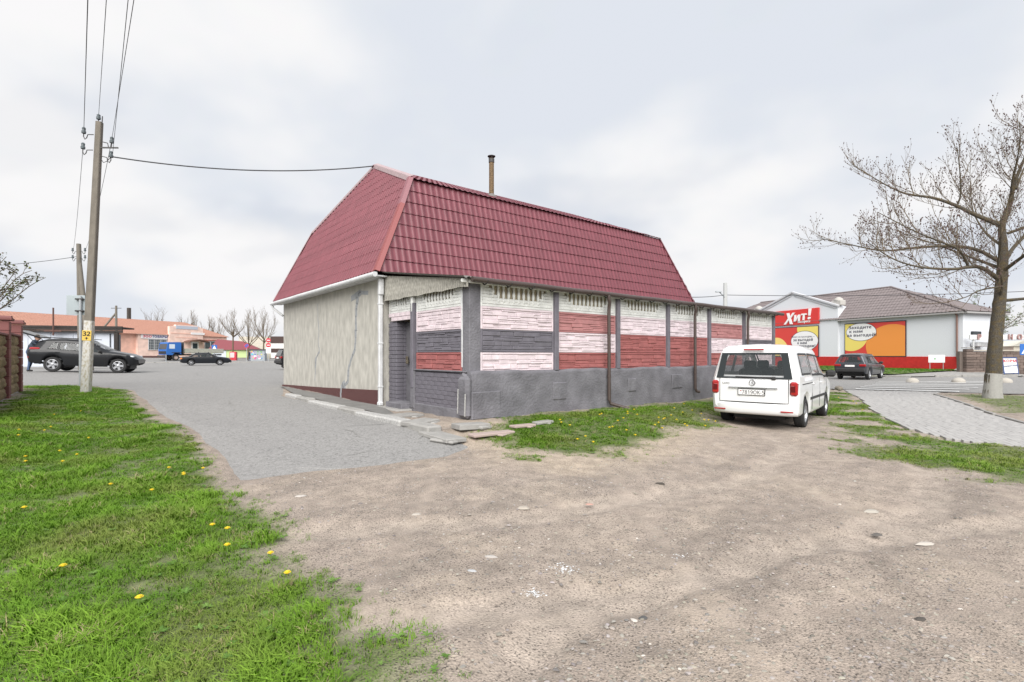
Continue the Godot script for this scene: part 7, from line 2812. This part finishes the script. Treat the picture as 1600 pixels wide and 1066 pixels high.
func litter() -> void:
	rng.seed = 121
	# pebbles on the bare ground
	var shapes := []
	for k in 4:
		var s := Shape.new()
		var jit := []
		for i in 6:
			jit.append(rnd(.7, 1.2))
		var ring := []
		for i in 6:
			var a := TAU * i / 6
			ring.append(Vector3(cos(a) * jit[i], 0, sin(a) * jit[i] * .8))
		var top := Vector3(rnd(-.2, .2), rnd(.45, .7), rnd(-.2, .2))
		for i in 6:
			var a: Vector3 = ring[i]
			var b: Vector3 = ring[(i + 1) % 6]
			s.out([a, b, b * .6 + Vector3(0, top.y * .85, 0), a * .6 + Vector3(0, top.y * .85, 0)], Vector3.ZERO)
			s.out([a * .6 + Vector3(0, top.y * .85, 0), b * .6 + Vector3(0, top.y * .85, 0), top], Vector3.ZERO)
			s.out([a, b, Vector3(0, -.4, 0)], Vector3.ZERO)
		shapes.append(s.mesh())
	var places := []
	var tries := 0
	while places.size() < 11000 and tries < 80000:
		tries += 1
		var d := 2.3 + 9.5 * pow(rnd(0, 1), 1.5)
		var x := rnd(-1, 1) * (d * 1.05 + .2)
		if x < -d * .55 or inside(DRIVE, x, d) or inside(PATH, x, d) or inside(LAWN, x, d):
			continue
		var n := fine.get_noise_2d((-x * .69 + d * .72) * 55, (x * .72 + d * .69) * 7 + 300)
		if rnd(-.5, .5) > n + .15 or grass_cover(x, d) > .35 or rut(x, d) > rnd(0, 1):
			continue
		var size := .0035 + .014 * pow(rnd(0, 1), 4.0) + (.012 * rnd(0, 1) if rnd(0, 1) < .012 else 0.0)
		var g := rnd(.15, .4)
		var c := Color(g, g * rnd(.88, .96), g * rnd(.76, .9)) if rnd(0, 1) < .988 else Color(.56, .52, .47)
		places.append([Transform3D(Basis(Vector3.UP, rnd(0, TAU)).scaled(Vector3(size * rnd(.8, 1.5), size * rnd(.4, .9), size * rnd(.7, 1.2))), V(x, ground_y(x, d), d)), c])
	scatter("gravel", "loose small gravel on the bare earth", "gravel", shapes, M.pebble, places)
	# crumbs of white plaster
	var chips := []
	for q in [[320, 478, 60, 22, 90], [240, 548, 45, 20, 60], [640, 440, 50, 10, 22]]:
		for i in q[4]:
			var u: float = 700 + (q[0] + rnd(-1, 1) * rnd(0, 1) * q[2]) * .5625
			var v: float = 620 + (q[1] + rnd(-1, 1) * rnd(.2, 1) * q[3]) * .5625
			var d := 1280.0 / (v - 555.0)
			var x := (u - 800.0) / 800.0 * d
			var size := rnd(.003, .011)
			chips.append([Transform3D(Basis(Vector3.UP, rnd(0, TAU)).scaled(Vector3(size, size * .5, size * rnd(.5, 1))), V(x, ground_y(x, d), d)), Color(.66, .67, .68) * rnd(.7, 1.1)])
	scatter("plaster_chips", "scattered crumbs of white plaster on the bare earth", "debris", shapes, M.pebble, chips)
	# single stones that stand out
	var stones := [[1032, 757, .075, Color(.07, .06, .05), "dark brown clod on the dirt before the wall grass"], [1446, 851, .1, Color(.52, .48, .43), "flat pale stone on the dirt at the right"], [818, 794, .1, Color(.46, .41, .35), "pale flat stone set in the dirt, middle"], [768, 870, .06, Color(.46, .43, .4), "small pale stone on the dirt left of the plaster crumbs"], [738, 895, .05, Color(.45, .46, .47), "grey pebble left of the plaster crumbs"], [1370, 836, .07, Color(.13, .12, .11), "dark lump of tar on the dirt at the right"], [1360, 798, .1, Color(.45, .42, .37), "long flat stone on the dirt at the right"], [920, 788, .05, Color(.5, .3, .25), "small reddish stone on the dirt"], [1005, 964, .05, Color(.1, .1, .1), "dark flat chip pressed in the dirt"], [470, 778, .07, Color(.52, .48, .44), "pale flat stone by the lawn edge"], [1438, 965, .05, Color(.09, .08, .07), "dark twig-like scrap on the dirt lower right"], [650, 806, .07, Color(.47, .43, .38), "pale worn stone in the dirt beyond the lawn edge"], [44, 625, .11, Color(.65, .64, .6), "white stone at the foot of the fence pillar"]]
	for q in stones:
		var d: float = 1280.0 / (q[1] - 555.0)
		for k in 5:
			d = 800.0 * (1.6 - H((q[0] - 800.0) / 800.0 * d, d)) / (q[1] - 555.0)
		var x: float = (q[0] - 800.0) / 800.0 * d
		var o := MeshInstance3D.new()
		o.name = numbered("stone")
		o.mesh = shapes[rng.randi() % 4]
		var c: Color = q[3]
		o.material_override = mat("stone_%d" % used["stone"], c.r, c.g, c.b, .95, {tex = T.speck, scale = Vector3(2, 2, 2)})
		add_child(o)
		o.transform = Transform3D(Basis(Vector3.UP, rnd(0, 6)).scaled(Vector3(q[2], q[2] * .32, q[2] * .6)), V(x, ground_y(x, d), d))
		tag(o, q[4], "stone", "loose stones on the dirt")
	# kerb of the building apron: long flat slabs, whitened and broken near the corner
	var k := Node3D.new()
	k.name = "apron_kerb"
	kind(k, "structure")
	add_child(k)
	var a := Vector2(-1.35, 9.05)
	var b := Vector2(-6.85, 15.65)
	var n := 8
	for i in n:
		var p := a.lerp(b, (i + .5) / n)
		var s := Shape.new()
		s.box(Vector3.ZERO, Vector3(a.distance_to(b) / n - .02, .16, .3 - .012 * i), .03)
		var o := obj("kerb_slab", s, M.white_concrete if i % 3 else M.concrete, k)
		o.position = G(p.x, p.y, -.005)
		o.rotation = Vector3(rnd(-.02, .02), atan2((b - a).y, (b - a).x) + rnd(-.015, .015), -.0)
	kind(obj("apron", sheet(poly([-2.3, 10.6, -6.7, 15.85, -8.9, 19.6, -3.3, 12.9]), .03, .5), M.apron_grey), "structure")
	for q in [[-1.2, 8.75, .95, .4, .07, 0.0, "concrete", "broken white concrete slab at the end of the kerb before the grey corner"], [-.75, 9.3, .6, .42, .1, .5, "concrete", "whitened concrete lump under the grey plinth corner"], [-.35, 8.95, .85, .22, .05, .62, "pink_tile", "long pink paving slab leading from the plinth corner"], [.2, 9.55, .5, .2, .05, .66, "pink_tile", "short pink paving slab nearest the grass by the plinth"], [.6, 9.95, .4, .2, .05, .6, "concrete", "grey paving slab at the end of the pink slabs"], [-1.75, 9.75, .6, .45, .08, .9, "concrete", "cracked concrete step slab beside the brick skirt"], [-2.35, 10.9, .8, .5, .06, .87, "concrete", "low concrete slab before the steel door"]]:
		var s := Shape.new()
		s.box(Vector3.ZERO, Vector3(q[2], q[4], q[3]), .012)
		s.box(Vector3(q[2] * .3, -.02, q[3] * .3), Vector3(q[2] * .5, q[4] * .8, q[3] * .55), .03, Basis(Vector3.UP, .4))
		var o := obj("concrete_slab", s, M[q[6]])
		o.position = G(q[0], q[1], q[4] * .4)
		o.rotation = Vector3(rnd(-.04, .04), q[5] if q[5] > .1 else -.9, rnd(-.05, .05))
		tag(o, q[7], "slab")

func ground_y(x: float, d: float) -> float:
	return H(x, d) + .022 * fine.get_noise_2d(x * 45, d * 45) + .012 * fine.get_noise_2d(x * 190, d * 190) + .03 * wide.get_noise_2d(x * 60, d * 60)

func rosettes() -> void:  # flat broad-leaved weeds among the grass
	rng.seed = 131
	var kinds := []
	for k in 3:
		var s := Shape.new()
		for i in 9:
			var a := TAU * i / 9 + rnd(-.3, .3)
			var o := Vector3(cos(a), 0, sin(a))
			var w := Vector3(-o.z, 0, o.x)
			var l := rnd(.045, .085)
			var rise := rnd(.25, .6)
			var p0 := Vector3(0, .004, 0)
			var p1 := o * l * .5 + Vector3(0, l * rise * .6, 0)
			var p2 := o * l + Vector3(0, l * rise * .5, 0)
			var b := l * rnd(.14, .22)
			s.tint = Color(1, 1, 1) * rnd(.8, 1.15)
			s.quad(p0 - w * .003, p0 + w * .003, p1 + w * b - Vector3(0, .003, 0), p1 + Vector3(0, .002, 0))
			s.quad(p0 - w * .003, p1 + Vector3(0, .002, 0), p1 - w * b - Vector3(0, .003, 0), p0 - w * .004)
			s.tri(p1 + w * b - Vector3(0, .003, 0), p2, p1 + Vector3(0, .002, 0))
			s.tri(p1 + Vector3(0, .002, 0), p2, p1 - w * b - Vector3(0, .003, 0))
		kinds.append(s.mesh())
	var places := []
	var tries := 0
	while places.size() < 260 and tries < 20000:
		tries += 1
		var d := 2.3 + 12.0 * pow(rnd(0, 1), 1.6)
		var x := rnd(-1.05, 1.0) * d
		var c := grass_cover(x, d)
		if c < .15 or inside(DRIVE, x, d) or inside(PATH, x, d):
			continue
		places.append([Transform3D(Basis(Vector3.UP, rnd(0, TAU)).scaled(Vector3.ONE * rnd(.3, .75)), V(x, ground_y(x, d) + .01, d)), Color(.09, .18, .035).lerp(Color(.15, .25, .06), rnd(0, 1))])
	scatter("leafy_weeds", "low broad-leaved weeds among the grass", "weeds", kinds, M.grass, places)
